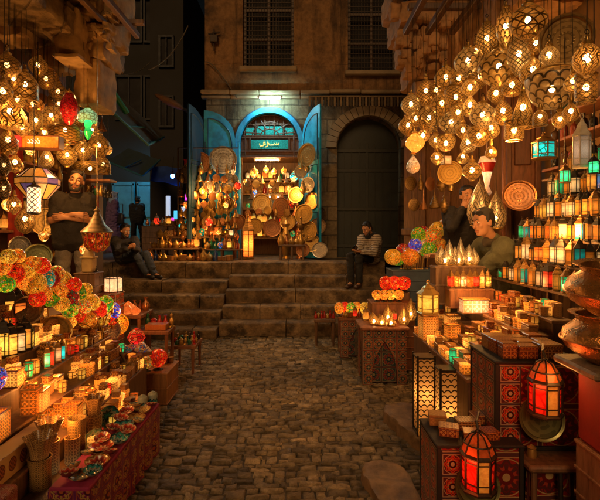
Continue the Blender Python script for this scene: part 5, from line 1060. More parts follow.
for i, (px, py, rp, pl, ds, g_) in enumerate(LB):
    X = (-2.0+px*.0022)+R.uniform(-.03, .03); Y = X*F/(px-300); b_ = ((-1.98, 3.45, .8) if px < 40 else (-1.92, 3.9, .8)) if g_ == 0 else (-1.72, 3.85, .55)
    stem_lamp(px, py, rp*.96, Y, (b_[0]+R.uniform(-.04, .04), b_[1]+R.uniform(-.05, .05), b_[2]), pl, '%s mosaic lamp in the %s bouquet of the left stall' % (ds, 'upper' if g_ == 0 else 'lower'), 'mosaic lamps in the left stall bouquets', 1.05)

# ---- left stand
XL = [-1.28, -1.44, -1.6, -1.76, -1.92, -2.1]; ZL = [.30, .42, .55, .68, .80, .93]
m = M()
for i in range(6):
    wd_ = .16 if i < 5 else .22; m.box((XL[i], 2.9 if i else 2.7, ZL[i]/2), (wd_-.004, 2.2 if i else 1.5, ZL[i]), 0, 0, .003); m.box((XL[i]+.003, 2.9 if i else 2.7, ZL[i]-.009), (wd_, 2.21 if i else 1.51, .016), 1, 0, .003)
tag(link('display_stand', m.mesh('display_stand', [m_wood, wood('stand_edge', (.2, .09, .035))])), 'stepped wooden stand under the glowing boxes of the left stall', 'stand')
occ = []
def lplace(px, py, rad=.05):
    a, b = (px-300)/F, (py-232)/F; best = None
    for i in range(6):
        Y = (HC-ZL[i])/b if b > 0 else 9; X = a*Y; e = abs(X-XL[i])
        if best is None or e < best[0]: best = (e, i, X, Y)
    _, i, X, Y = best; X = max(XL[i]-.05, min(XL[i]+.05, X)); occ.append((X, Y, rad)); return Vector((X, Y, ZL[i])), i
# square lanterns at far left
for i, (px, py, c_, s_) in enumerate(((4, 322, 'amber', 1.1), (13, 320, 'red', 1.1), (20, 322, 'orange', 1.0), (3, 357, 'yellow', 1.1), (12, 356, 'amber', 1.0), (22, 352, 'white', .9), (33, 350, 'amber', 1.0), (41, 348, 'yellow', .8))):
    v, t_ = lplace(px, py); spawn(lantern_t(4, [gl(c_, .9, .07)], .05, .24, m_dark), 'square_lantern', '%s square iron lantern, %s from the frame edge in the %s row' % (c_, ORD[i % 3 if i < 3 else i-3], 'back' if i < 3 else 'front'), 'lantern', v, .55+R.uniform(-.2, .2), s_, 'square iron lanterns on the left stand')
for i, (px, py, c_) in enumerate(((47, 368, 'green'), (53, 366, 'red'), (58, 362, 'white'), (64, 360, 'teal'))):
    v, t_ = lplace(px, py, .03); spawn(lantern_t(4, [gl(c_, 1.1)], .026, .17, m_lbrass), 'small_lantern', 'small %s lantern before the bright brass tray' % c_, 'lantern', v, .6, 1, 'small lanterns before the bright tray')
# mosaic blue-red ball
v, t_ = lplace(12, 398, .095); egg(v, .075, 'blue', 'blue and red mosaic ball lamp at the left edge among the boxes', None, .9, 1.0)
# lit candle boxes
for i, (px, py, w_, h_, k, ds) in enumerate(((43, 410, .1, .12, 1, 'brightest open glowing box in the middle of the left stand'), (60, 420, .1, .12, 0, 'glowing box in front of the bright box'), (70, 405, .09, .11, 1, 'glowing box behind the bright box'), (32, 413, .085, .15, 0, 'tall glowing box left of the bright box'), (85, 425, .085, .13, 0, 'glowing box at the aisle end of the left stand'), (16, 440, .11, .14, 0, 'large glowing box near the frame edge'), (52, 388, .08, .08, 1, 'low glowing box behind the others'), (32, 386, .08, .1, 1, 'small glowing box in the back row'))):
    v, t_ = lplace(px, py, .07); o = candle_box(px, py, v.y, w_, h_, v.z, BL[k], ds+(' of the left stall' if 'left stand' not in ds else '')); o.location.x = v.x
def cyl_t(r, h, mat, key):
    def mk():
        b = M(); b.lathe([(.001, -h/2), (r, -h/2), (r, h/2), (r*.9, h/2), (r*.88, -h/2+.01), (.001, -h/2+.012)], 24); b.uv = [[(u_[0]*r*6.28, u_[1]*h*1.5) for u_ in q_] if q_ else q_ for q_ in b.uv]; rr = M(); ring_mesh(rr, (0, 0, h/2), r*.97, .004, 20, 5, 'Z')
        return [('body', b.mesh('body', mat), [], h/2), ('rim', rr.mesh('rim', m_brass), [], h/2)]
    return cached(('cyl', r, h, key), mk)
for px, py, r_, h_, mt_, lb in ((46, 434, .045, .13, BL[0], 'glowing cylinder candle holder in front of the brightest box'), (28, 404, .04, .13, BL[1], 'glowing cylinder candle holder behind the tall glowing box'), (72, 400, .038, .1, BM[2], 'tan cylinder holder in the back row of the left stand'), (90, 408, .04, .12, BL[0], 'glowing cylinder holder near the dark tray')):
    v, t_ = lplace(px, py, .05); spawn(cyl_t(r_, h_, mt_, mt_.name), 'candle_holder', lb, 'candle holder', v, 0, 1, 'round candle holders on the left stand')
# vases at the front
lat = inlay('lattice_ware', (.1, .05, .02), (.7, .42, .14), 14.0); lat2 = inlay('lattice_brown', (.16, .06, .02), (.6, .34, .1), 7.0, .12)
def vase(loc, r, h, mat, flute, label):
    o = empty('lattice_vase', label, 'vase', loc, 'lattice vases at the front of the left stall'); b = M(); b.lathe([(.001, 0), (r, 0), (r*1.03, .01), (r*.97, h*.5), (r*1.02, h-.008), (r*1.06, h), (r*.92, h), (r*.88, .02), (.001, .018)], 28); b.uv = [[(u_[0]*r*6.28, u_[1]*h*2.2) for u_ in q_] if q_ else q_ for q_ in b.uv]; link('body', b.mesh('body', mat), o)
    if flute:
        b = M(); w_ = lambda a, z: 1+.16*math.sin(6*a)*max(0, min(1, (z-.04)/.05)); b.lathe([(r*.75, 0), (r*.8, .03), (r*1.0, .07), (r*1.3, .11), (r*1.24, .112), (r*.92, .07), (r*.6, .02)], 48, (0, 0, h), 0, True, 0, None, w_); b.uv = [[(u_[0]*r*6.28, u_[1]*.3) for u_ in q_] if q_ else q_ for q_ in b.uv]; link('fluted_cup', b.mesh('fluted_cup', lat2), o)
    return o
for px, Y, X, r_, h_, mt_, fl_, lb in ((36, 2.3, -1.33, .055, .15, lat, 1, 'nearest lattice vase with a fluted cup set in its mouth'), (54, 2.44, -1.36, .05, .17, lat2, 1, 'second lattice vase with a fluted cup, behind the nearest one'), (73, 2.62, -1.3, .05, .22, lat, 0, 'tall straight lattice vase at the plank edge'), (60, 2.55, -1.29, .04, .14, lat2, 0, 'short brown lattice vase between the tall ones'), (78, 2.82, -1.29, .045, .16, lat2, 1, 'farthest lattice vase with a fluted cup')):
    vase((X, Y, .3), r_, h_, mt_, fl_, lb); occ.append((X, Y, .07))
v = Vector((-1.44, 2.3, .42)); m = M(); m.box((0, 0, .06), (.1, .5, .12), 0, 0, .003)
q = NM('medallion_strip'); u, vv_ = q.uv(); fx = (u/.085).fr()-.5; fy = vv_/.12-.5; rr_ = (fx*fx+fy*fy*1.6).sqrt(); kk = rr_.lt(.36); k2 = rr_.lt(.3)*(((u*300.0).sin()*(vv_*300.0).sin()).gt(.0)); q.l(q.mix(k2.k, q.mix(kk.k, (.62, .4, .16), (.12, .03, .015)), (.4, .12, .04)), q.b.inputs['Base Color'])
tag(link('medallion_box', m.mesh('medallion_box', q.m), None, v), 'long pale box with a row of dark round medallions on its side', 'box'); occ.append((-1.44, 2.3, .2)); occ.append((-1.44, 2.1, .2)); occ.append((-1.44, 2.5, .12))
v = Vector((-1.36, 2.02, .3)); m = M(); m.box((0, 0, .07), (.12, .12, .14), 0, 0, .01); tag(link('fabric_box', m.mesh('fabric_box', painted('red_white_fabric', .05, (.3, .02, .02), (.5, .3, .2), (.3, .04, .04), (.4, .05, .05), (.6, .45, .35))), None, v), 'red and cream patterned box at the lower left corner', 'box')
# filler boxes on the left stand
stepn = ['lowest', 'second', 'third', 'fourth', 'fifth', 'highest']
def okl(x, y, r): return all(math.hypot(x-a, y-b_) > r_+r*.75 for a, b_, r_ in occ)
for ti in range(6):
    for fb, dx, hs in (('front', .04, (.06, .07, .09)), ('back', -.035, (.08, .1, .12))):
        box_row(XL[ti]+dx, ZL[ti], 2.0, 3.4 if ti == 0 else (3.62 if ti > 3 else 3.96), .062, hs, .62, 'in the %s row, %s step, left stand' % (fb, stepn[ti]), 'inlaid boxes on the left stand', okl, .2, .6)
# plate table with cloth
o = empty('cloth_table', 'low table under a purple and red patterned cloth at the aisle', 'table', (-1.13, 2.75, 0)); m = M(); m.box((0, 0, .335), (.2, 1.1, .03), 0, 0, .006); link('table_top', m.mesh('table_top', plain('magenta_cloth_top', (.3, .02, .09), .8)), o)
def drape_panel(m, p0, p1, z0, z1, n=40):
    p0, p1 = Vector(p0), Vector(p1); d_ = p1-p0; nn = Vector((d_.y, -d_.x)).normalized(); vs, fs, uvs = [], [], []; L = d_.length
    for i in range(n+1):
        for j in range(5):
            t_ = i/n; f_ = 1-j/4; pp = p0+d_*t_+nn*(.014*math.sin(t_*L*38)+.008*math.sin(t_*L*71))*f_; vs.append((pp.x, pp.y, z0+(z1-z0)*j/4))
    for i in range(n):
        for j in range(4): fs.append([i*5+j, (i+1)*5+j, (i+1)*5+j+1, i*5+j+1]); uvs.append([(L*i/n, (z1-z0)*j/4), (L*(i+1)/n, (z1-z0)*j/4), (L*(i+1)/n, (z1-z0)*(j+1)/4), (L*i/n, (z1-z0)*(j+1)/4)])
    m.add(vs, fs, uvs, 0, True)
m = M(); drape_panel(m, (.105, -.55), (.105, .55), .01, .335); drape_panel(m, (-.1, -.555), (.105, -.555), .01, .335, 16); link('cloth', m.mesh('cloth', painted('purple_cloth', .13, (.16, .015, .06), (.5, .3, .08), (.28, .02, .12), (.14, .02, .13), (.5, .12, .03))), o)
for sx in (-.08, .08):
    for sy in (-.5, .5): m = M(); m.box((sx, sy, .16), (.03, .03, .32)); link('leg', m.mesh('leg', m_wood), o)
def ceramic(name, c1, c2, c3):
    q = NM(name); u, v = q.uv(); r3 = (u*(2*PI*9)).cos()*.05+v; c_ = q.ramp(r3.cl().k, [(0, c1), (.12, c2), (.2, c3), (.32, c1), (.42, c2), (.5, c3)], True); n = q.noise(q.obj(), 18, 3); q.l(q.mix((E(q.nt, n.outputs[0])*.5).k, c_, sc3(c1, .5)), q.b.inputs['Base Color']); q.set(Roughness=.15); return q.m
CE = [('cream and blue', ceramic('ceramic_cream', (.45, .36, .2), (.05, .12, .16), (.5, .25, .08))), ('teal and black', ceramic('ceramic_teal', (.03, .22, .22), (.02, .02, .03), (.3, .3, .25))), ('gold and brown', ceramic('ceramic_gold', (.45, .25, .07), (.2, .07, .03), (.55, .4, .14))), ('red and cream', ceramic('ceramic_red', (.4, .05, .03), (.5, .38, .22), (.15, .03, .03)))]
def plate_t(r, k):
    def mk():
        m = M(); m.lathe([(.0005, .004), (r*.45, .004), (r*.6, .008), (r*.9, .02), (r, .026), (r*.99, .022), (r*.6, .002), (r*.5, 0), (.0005, 0)], 32); return m.mesh('plate', CE[k][1])
    return cached(('pl', r, k), mk)
i = 0
for y, xo, r_, k in ((2.28, .0, .06, 0), (2.42, .02, .065, 2), (2.56, -.02, .07, 2), (2.7, .03, .06, 1), (2.84, -.01, .07, 0), (2.98, .02, .065, 2), (3.12, -.01, .06, 3), (3.22, .02, .055, 0)):
    for st in range(2 if i in (2, 4, 6) else 1):
        spawn(plate_t(r_, (k+st) % 4), 'painted_plate', '%s painted plate %s, %s along the cloth table' % (CE[(k+st) % 4][0], 'lying atop another' if st else 'lying flat', ORD[i]), 'plate', (-1.11+xo, y, .351+.012*st), R.uniform(0, 6), 1, 'painted plates on the cloth table')
    i += 1
for px, py, rp, Y, k, lb in ((93, 440, 11, 2.72, 1, 'teal and black bowl standing on its edge on the cloth table'), (107, 416, 10, 2.95, 1, 'narrow teal plate standing on its edge behind the bowl')):
    c = P(px, py, Y); spawn(plate_t(round(rp*Y/F, 2), k), 'painted_plate', lb, 'plate', c, 0, 1, 'painted plates on the cloth table', (.8, -.75, .15))
for px, py, lb in ((128, 406, 'nearer of two teal painted canisters at the far end of the cloth table'), (134, 402, 'farther of two teal painted canisters at the far end of the cloth table')):
    m = M(); m.lathe([(.001, 0), (.03, 0), (.034, .01), (.034, .07), (.03, .08), (.012, .09), (.001, .095)], 18); spawn(m.mesh('canister', CE[1][1]), 'canister', lb, 'canister', (-1.12+(px-128)*.008, 3.2+(px-128)*.012, .351), 0, 1, 'teal canisters on the cloth table')
# pedestal jewel table, crate, small tables
o = empty('pedestal_table', 'hexagonal red brown pedestal table heaped with jewellery bowls', 'table', (-1.5, 4.05, 0)); m = M(); m.lathe([(.001, .5), (.17, .5), (.17, .53), (.001, .53)], 6, (0, 0, 0), 0, False); link('table_top', m.mesh('table_top', m_wood2), o); m = M(); m.lathe([(.001, 0), (.12, 0), (.12, .03), (.04, .06), (.055, .2), (.035, .35), (.06, .45), (.11, .5)], 16); link('pedestal', m.mesh('pedestal', m_wood2), o)
jew = mosaic('jewel_heap', ((.6, .3, .1), (.1, .1, .15), (.05, .3, .35), (.6, .1, .05), (.7, .5, .3), (.05, .1, .4)), .12, 70.0)
def bowl(loc, r, label):
    m = M(); m.lathe([(.001, 0), (r*.6, 0), (r, .03), (r*.97, .03), (r*.8, .045), (r*.4, .06), (.001, .065)], 20, wob=lambda a, z: 1+.04*math.sin(a*9)*(z > .035)); return tag(link('jewel_bowl', m.mesh('jewel_bowl', jew), None, loc), label, 'bowl', 'bowls of jewellery')
bowl((-1.56, 4.0, .531), .085, 'bowl of beads at the front of the pedestal table'); bowl((-1.42, 4.03, .531), .07, 'smaller bowl of beads at the aisle side of the pedestal table'); bowl((-1.5, 4.15, .531), .075, 'bowl of beads at the back of the pedestal table')
m = M(); m.lathe([(.001, 0), (.05, 0), (.085, .05), (.06, .1), (.02, .13), (.001, .14)], 8, (0, 0, 0), 0, False); tag(link('ruby_lamp', m.mesh('ruby_lamp', mosaic('ruby_facets', ((1, .05, .02), (1, .2, .05), (.7, .01, .01)), 1.3, 30.0)), None, (-1.49, 4.1, .59)), 'glowing red faceted lamp on the jewellery bowls', 'lamp')
crate(-1.36, 4.35, .26, .4, 0, .3, wood('orange_crate_wood', (.3, .13, .04)), 'plain wooden crate on the cobbles beside the pedestal table')
o = egg((-1.34, 4.25, .3), .085, 'red', 'red and orange mosaic ball lamp on the plain wooden crate', None, .9, 1.0); o = egg((-1.43, 4.2, .3), .06, 'speckled', 'speckled mosaic ball lamp on the plain wooden crate', None, .5, 1.0)
def small_table(x0, x1, y0, y1, h, label, mat=m_wood2, n=4, name='small_table'):
    o = empty(name, label, 'table', ((x0+x1)/2, (y0+y1)/2, 0)); w_, d_ = x1-x0, y1-y0; m = M(); m.box((0, 0, h-.02), (w_, d_, .04), 0, 0, .005); link('table_top', m.mesh('table_top', mat), o)
    for sx in (-1, 1):
        for sy in (-1, 1): m = M(); m.tube([(sx*(w_/2-.03), sy*(d_/2-.03), h-.03), (sx*(w_/2-.03), sy*(d_/2-.03), 0)], [.02, .014], 8); link('leg', m.mesh('leg', mat), o)
    return o
small_table(-1.48, -1.18, 5.05, 5.45, .32, 'low dark red table of figurines beside the left steps'); small_table(-1.72, -1.38, 4.72, 5.0, .56, 'small wooden table with a red lattice box before the seated man'); small_table(-2.05, -1.68, 4.75, 5.15, .72, 'tall red patterned table of shell lamps')
small_table(.2, .5, 6.3, 6.6, .37, 'little dark table with red bottles below the steps', m_wood)
def fig_t(k):
    def mk():
        m = M(); pr = [[(.001, 0), (.022, 0), (.012, .012), (.018, .04), (.008, .06), (.012, .075), (.001, .09)], [(.001, 0), (.016, 0), (.02, .03), (.008, .05), (.008, .07), (.012, .075), (.001, .076)], [(.001, 0), (.02, 0), (.024, .015), (.018, .04), (.022, .045), (.001, .06)]][k % 3]; m.lathe(pr, 12); return m.mesh('figurine', [plain('fig_black', (.02, .017, .014), .25), plain('fig_red', (.35, .02, .012), .25), brass('fig_brass', GOLD, 0, .3), plain('fig_green', (.02, .1, .05), .25)][k % 4])
    return cached(('fig', k), mk)
FN = ['black', 'red', 'brass', 'green']
for r_ in range(3):
    for i in range(6): k = R.randrange(12); spawn(fig_t(k), 'figurine', 'small %s figurine, %s from the left in the %s row on the low table' % (FN[k % 4], ORD[i], ('front', 'middle', 'back')[r_]), 'figurine', (-1.45+i*.048, 5.12+r_*.12+R.uniform(-.02, .02), .32), 0, R.uniform(.8, 1.25), 'figurines on the low dark red table')
for i in range(7): spawn(fig_t([1, 5, 9][i % 3] if i % 3 != 1 else 2), 'small_bottle', '%s bottle, %s from the left on the little dark table' % ('small brass' if i % 3 == 1 else 'small red', ORD[i]), 'bottle', (.225+i*.042, 6.42+.05*(i % 2), .37), 0, 1.25, 'bottles on the little dark table')
m = M(); m.box((0, 0, .03), (.22, .14, .06), 0, 0, .004); tag(link('lattice_box', m.mesh('lattice_box', inlay('red_lattice', (.3, .02, .01), (.6, .3, .08), 12.0)), None, (-1.53, 4.82, .561)), 'red lattice patterned box on the small wooden table', 'box')
for i in range(5): k = R.randrange(12); spawn(fig_t(k), 'figurine', 'tall %s figurine, %s from the left behind the red lattice box' % (FN[k % 4], ORD[i]), 'figurine', (-1.67+i*.065, 4.94, .561), 0, 1.7, 'tall figurines behind the red lattice box')
sh_m = glow('shell_orange', (1, .2, .03), .9, .06)
for i, (x, y, s_) in enumerate(((-1.98, 4.82, 1), (-1.86, 4.84, 1.1), (-1.76, 4.82, .9), (-1.9, 4.98, 1.2))):
    m = M(); m.lathe([(.001, 0), (.03, 0), (.055, .02), (.06, .04), (.04, .065), (.015, .085), (.001, .1)], 18, wob=lambda a, z: 1+.09*math.sin(7*a)); spawn(m.mesh('shell_lamp', sh_m), 'shell_lamp', 'glowing orange shell lamp, %s on the tall red table' % ('left in front', 'middle in front', 'right in front', 'largest at the back')[i], 'lamp', (x, y, .72), R.uniform(0, 6), s_, 'shell lamps on the tall red table')
# stand with blue lantern and white drum
crate(-2.02, 4.62, .34, .22, 0, .98, P1, 'tall red patterned cabinet carrying the blue lantern and white drum', 'cabinet', 'cabinet')
v = P(106, 290, 4.62); spawn(lantern_t(6, [gl('blue', 1.8, .07), gl('amber', .8, .07), gl('white', 2.0, .07)], .05, .26, m_dark), 'blue_lantern', 'blue and amber lantern on the tall red patterned cabinet', 'lantern', (-2.08, 4.58, .982), .3)
o = empty('drum_lamp', 'white drum lamp with thin rods standing beside the blue lantern', 'lamp', (-1.915, 4.62, .982)); m = M(); m.lathe([(.09, -.065), (.09, .065)], 20); link('shade', m.mesh('shade', glow('drum_paper', (1, .55, .25), .9, .1)), o, (0, 0, .08)); m = M()
for k in range(8): a = 2*PI*k/8; m.tube([(math.cos(a)*.094, math.sin(a)*.094, 0), (math.cos(a)*.094, math.sin(a)*.094, .17)], .004, 5)
ring_mesh(m, (0, 0, .01), .094, .005, 20, 5, 'Z'); ring_mesh(m, (0, 0, .15), .094, .005, 20, 5, 'Z')
for k in range(3): m.tube([(-.03+k*.03, 0, .15), (-.05+k*.04, 0, .24)], .005, 5)
link('frame', m.mesh('frame', m_dark), o)
m = M(); c = P(89, 272, 4.55); m.box((0, 0, .07), (.11, .11, .14), 0, 0, .01); m.box((0, 0, .15), (.13, .13, .02), 0, 0, .004); m.lathe([(.055, .16), (.05, .2), (.03, .23), (.008, .26), (.001, .28)], 12); tag(link('minaret_lamp', m.mesh('minaret_lamp', plain('pale_plaster_lamp', (.42, .3, .13), .6)), None, (c.x, 4.55, c.z)), 'pale tower shaped lamp with a pointed top beside the pendant lantern', 'lamp')
crate(c.x, 4.55, .2, .2, 0, c.z, m_wood, 'dark wooden post crate under the pale tower lamp')
# red textiles on the left back
for px0, px1, py0, py1, Y, lb in ((8, 22, 150, 300, 4.75, 'long dark red curtain hanging at the back of the left stall'), (91, 98, 186, 236, 5.4, 'narrow bright red scarf hanging right of the standing man')):
    a_, b_ = P(px0, py0, Y), P(px1, py1, Y); m = M(); drape_panel(m, (b_.x, Y), (a_.x, Y), b_.z, a_.z, 30); drape_panel(m, (a_.x, Y+.02), (b_.x, Y+.02), b_.z, a_.z, 30); tag(link('red_curtain', m.mesh('red_curtain', plain('red_textile_%d' % px0, (.3, .025, .012) if px0 < 50 else (.5, .02, .012), .85, 0, .4, 8))), lb, 'curtain')
o = P(101, 181, 5.4); m = M(); m.box((0, 0, 0), (.3, .2, .03), 0, 0, .005); tag(link('shelf_board', m.mesh('shelf_board', m_wood2), None, o), 'short board shelf with trinkets hanging under it, right of the standing man', 'shelf')
for i in range(6):
    k = R.randrange(12); spawn(fig_t(k), 'hanging_trinket', '%s trinket hanging under the board shelf, %s from the left' % (FN[k % 4], ORD[i]), 'trinket', (o.x-.12+i*.048, 5.34, o.z-.2+R.uniform(-.03, .03)), 0, 1.8, 'trinkets hanging under the board shelf')

# ---- shop across the terrace: goods on low tables, shelves and hooks
def tiny_t(k, c_):
    def mk():
        m = M()
        if k == 0: m.lathe([(.001, 0), (.05, 0), (.05, .02), (.045, .03)], 6, (0, 0, 0), 0, False); m.lathe([(.045, .03), (.05, .08), (.045, .14)], 6, (0, 0, 0), 1, False); m.lathe([(.055, .14), (.03, .18), (.01, .2), (.001, .24)], 6, (0, 0, 0), 0, False); mt = [m_lbrass, gl(c_, .5, .16)]
        elif k == 1: m.lathe([(.001, 0), (.04, 0), (.06, .05), (.05, .1), (.02, .14), (.022, .17), (.035, .19)], 12); mt = [R.choice((m_brass, m_copper))]
        elif k == 2: m.lathe([(.001, 0), (.035, 0), (.035, .1), (.012, .13), (.012, .17), (.001, .175)], 10); mt = [plain('tiny_bottle_'+c_, sc3(GCOL[c_], .2), .15)]
        elif k == 3: m.lathe(egg_prof(.055, 1.15, 10), 12, (0, 0, .075)); m.lathe([(.04, 0), (.015, .015)], 10, (0, 0, 0), 1); mt = [mosaic('tiny_mosaic_'+c_, (GCOL[c_], sc3(GCOL[c_], .5), (1, .5, .1)), .9, 40.0), m_dark]
        elif k == 4: m.lathe([(.001, 0), (.05, 0), (.07, .05), (.05, .09), (.02, .11), (.012, .13), (.001, .14)], 14); m.tube([(.06, 0, .04), (.1, 0, .07), (.115, 0, .11)], [.015, .01, .006], 6); m.tube([(-.06, 0, .09), (-.11, 0, .08), (-.1, 0, .03), (-.055, 0, .03)], .006, 6); mt = [m_brass]
        else: m.box((0, 0, .04), (.12, .09, .08), 0, 0, .008); m.box((0, 0, .085), (.125, .095, .02), 0, 0, .005); mt = [R.choice(BM)]
        return m.mesh('shop_item', mt)
    return cached(('tiny', k, c_), mk)
KN = ['lantern', 'vase', 'bottle', 'mosaic_lamp', 'teapot', 'trinket_box']
CS = ['amber', 'orange', 'red', 'teal', 'green', 'blue', 'white', 'yellow']
def shop_row(x0, x1, Y, z, n, where, pk=None):
    for i in range(n):
        k = R.choice(pk or [0, 1, 1, 1, 2, 3, 4, 4, 5]); c_ = R.choice(['amber', 'amber', 'orange', 'yellow', 'red', 'amber', 'white'] if k == 0 else CS); nm = KN[k]; ad = ('lit '+c_+' glass') if k == 0 else ('glinting metal' if k in (1, 4) else (c_ if k in (2, 3) else 'dark inlaid'))
        spawn(tiny_t(k, c_), nm, '%s %s, %s from the left %s' % (ad, nm.replace('_', ' '), ORD[i], where), nm.replace('_', ' '), (x0+(x1-x0)*(i+.5)/n+R.uniform(-.02, .02), Y+R.uniform(-.05, .05), z), R.uniform(0, 6), R.uniform(.8, 1.35), 'goods at the arched shop')
def bench(x0, x1, y0, y1, z, label):
    m = M(); m.box(((x0+x1)/2, (y0+y1)/2, ZT+z-.015), (x1-x0, y1-y0, .03), 0, 0, .004)
    for x in (x0+.04, (x0+x1)/2, x1-.04):
        for y in (y0+.04, y1-.04): m.box((x, y, ZT+z/2-.015), (.035, .035, z-.03))
    tag(link('display_bench', m.mesh('display_bench', m_wood)), label, 'bench', 'display benches outside the arched shop')
B = [(-2.95, -1.95, 8.72, 9.0, .24, 'lowest front bench left of the steps top'), (-1.9, -1.15, 8.72, 9.0, .22, 'low front bench before the turquoise leaf'), (-2.9, -1.3, 9.02, 9.22, .46, 'middle bench of goods left of the arch'), (-2.8, -1.3, 9.24, 9.4, .7, 'highest bench of goods against the house wall'), (-.42, .1, 8.72, 9.0, .3, 'low bench right of the shop entrance')]
for b_ in B: bench(*b_)
shop_row(-2.92, -1.3, 8.62, ZT+.0, 17, 'on the pavement before the benches', [1, 4, 5, 5, 2, 0]); shop_row(-2.92, -1.98, 8.86, ZT+.24, 11, 'on the lowest front bench'); shop_row(-1.87, -1.18, 8.86, ZT+.22, 8, 'on the low bench before the turquoise leaf'); shop_row(-2.86, -1.34, 9.12, ZT+.46, 16, 'on the middle bench'); shop_row(-2.76, -1.34, 9.32, ZT+.7, 15, 'on the highest bench'); shop_row(-.4, .08, 8.86, ZT+.3, 5, 'on the bench right of the entrance')
for k, zz in enumerate((1.45, 1.8, 2.15, 2.5, 2.85)): shop_row(-1.32, .02, YF+1.25, zz+.017, 10, 'on the %s shelf inside the arched shop' % ('lowest', 'second', 'third', 'fourth', 'top')[k], [0, 0, 1, 2, 3, 4, 1])
def tiny_hang(px, py, Y, c_, s, label, ztop, grp='small lamps hanging at the arched shop'):
    c = P(px, py, Y); o = empty('hanging_lamp', label, 'lamp', c, grp); m = cached(('th', c_), lambda: (lambda k: (k.lathe(egg_prof(.06, 1.1, 12), 16), k.lathe([(.03, .055), (.012, .09), (.003, .1)], 10, (0, 0, 0), 1), k.mesh('shade', [mosaic('tiny_lamp_'+c_, (GCOL[c_], sc3(GCOL[c_], .6), (1, .55, .15)), 2.2, 30.0), m_brass]))[2])(M())); sh_ = link('shade', m, o); sh_.scale = (s, s, s)
    m = M(); m.tube([(0, 0, .09*s), (0, 0, max(.15, ztop-c.z))], .004, 4); link('cord', m.mesh('cord', m_cord), o)
for i, (px, py, Y, c_, s, lb) in enumerate(((254, 173, 9.8, 'amber', 1.6, 'round amber lamp'), (266, 170, 9.9, 'amber', 1.0, 'small amber lamp'), (274, 172, 9.9, 'orange', 1.0, 'small orange lamp'), (284, 171, 9.9, 'amber', 1.1, 'amber lamp'), (294, 177, 9.4, 'teal', 1.4, 'teal and white globe lamp'), (255, 192, 9.9, 'blue', .8, 'violet blue lamp'), (246, 182, 9.8, 'amber', 1.0, 'dim amber lamp'), (289, 188, 9.8, 'yellow', .9, 'yellow lamp'), (270, 186, 10.0, 'white', .8, 'white lamp'))): tiny_hang(px, py, Y, c_, s, '%s hanging in the arched doorway, %s listed from the jamb' % (lb, ORD[i]) if 0 else lb+' hanging inside the arched shop doorway', 3.3)
m = M(); m.tube([P(178, 148, 9.05), P(238, 148, 9.05)], .012, 6); m.tube([P(178, 148, 9.05), P(178, 262, 9.05)], .018, 6); m.tube([P(182, 148, 9.05), P(182, 148, 9.7)], .012, 6); tag(link('hanging_pole', m.mesh('hanging_pole', m_iron)), 'thin iron pole frame carrying lamps left of the arch', 'pole')
for px, py, c_, s, lb in ((238, 186, 'red', 1.2, 'red lamp at the door jamb'), (202, 191, 'amber', 1.0, 'amber lamp under the copper tray'), (186, 205, 'orange', 1.0, 'orange lamp low on the outer side'), (209, 222, 'red', 1.2, 'red orange lamp over the middle bench'), (226, 205, 'yellow', .9, 'yellow lamp between tray and jamb'), (233, 172, 'white', .7, 'white lamp beside the grey tray'), (192, 220, 'amber', .9, 'amber lamp over the lowest bench'), (219, 232, 'amber', .9, 'amber lamp close over the bench'), (181, 226, 'teal', .8, 'teal lamp at the outer pole')): tiny_hang(px, py, 9.05, c_, s, lb+' outside the arched shop', 3.39)
v = P(248, 254, 9.05); spawn(lantern_t(6, [gl('orange', 1.6, .2)], .12, .95, m_lbrass), 'tall_lantern', 'tall orange glass lantern standing at the shop entrance', 'lantern', (v.x, 9.05, ZT), .2)
for px, lb, mt_ in ((286, 'tall brass urn at the right side of the shop entrance', m_brass), (300, 'tall copper urn beside the brass urn', m_copper)):
    m = M(); m.lathe([(.001, 0), (.1, 0), (.06, .06), (.11, .25), (.13, .4), (.07, .55), (.05, .65), (.09, .72), (.06, .76), (.001, .84)], 20); spawn(m.mesh('urn', mt_), 'urn', lb, 'urn', (P(px, 0, 9.35).x, 9.35, ZT))
# pink-lit alley stall
cl_ = [('magenta', (1, .05, .6)), ('white', (.7, .85, 1)), ('cyan', (.1, .7, 1))]
crate(-3.3, 11.0, 1.0, .4, ZT, ZT+.7, m_wood, 'dark counter of the small stall in the alley', 'counter', 'counter')
for i, (px, py, k, hh) in enumerate(((187, 200, 0, .28), (168, 208, 1, .6), (176, 215, 2, .2), (183, 212, 1, .25), (172, 222, 0, .2))):
    c = P(px, py, 11.1); o = empty('lit_panel', '%s glowing light panel, %s in the small alley stall' % (cl_[k][0], ('rightmost', 'tall at the left', 'low in the middle', 'second from the right', 'lowest')[i]), 'light', c, 'light panels in the alley stall'); m = M(); m.box((0, 0, 0), (.1, .05, hh), 0, 0, .01); link('panel', m.mesh('panel', bulbm('alley_panel_%d' % k, cl_[k][1], [1.0, .45, .7][k])), o); m = M(); m.box((0, .04, 0), (.13, .03, hh+.04), 0, 0, .006); m.box((0, .04, -(c.z-ZT)/2), (.03, .03, c.z-ZT)); link('backing', m.mesh('backing', m_dark), o)
shop_row(-3.75, -2.85, 10.95, ZT+.71, 8, 'on the counter of the alley stall')
o = P(189, 172, 9.3); m = M(); drape_panel(m, (o.x-.1, 9.3), (o.x+.1, 9.3), o.z-.2, o.z+.25, 12); m.tube([(o.x-.11, 9.3, o.z+.26), (o.x+.11, 9.3, o.z+.26)], .01, 5); tag(link('red_flag', m.mesh('red_flag', plain('flag_red', (.5, .02, .05), .8))), 'small red flag hanging left of the copper tray', 'flag')

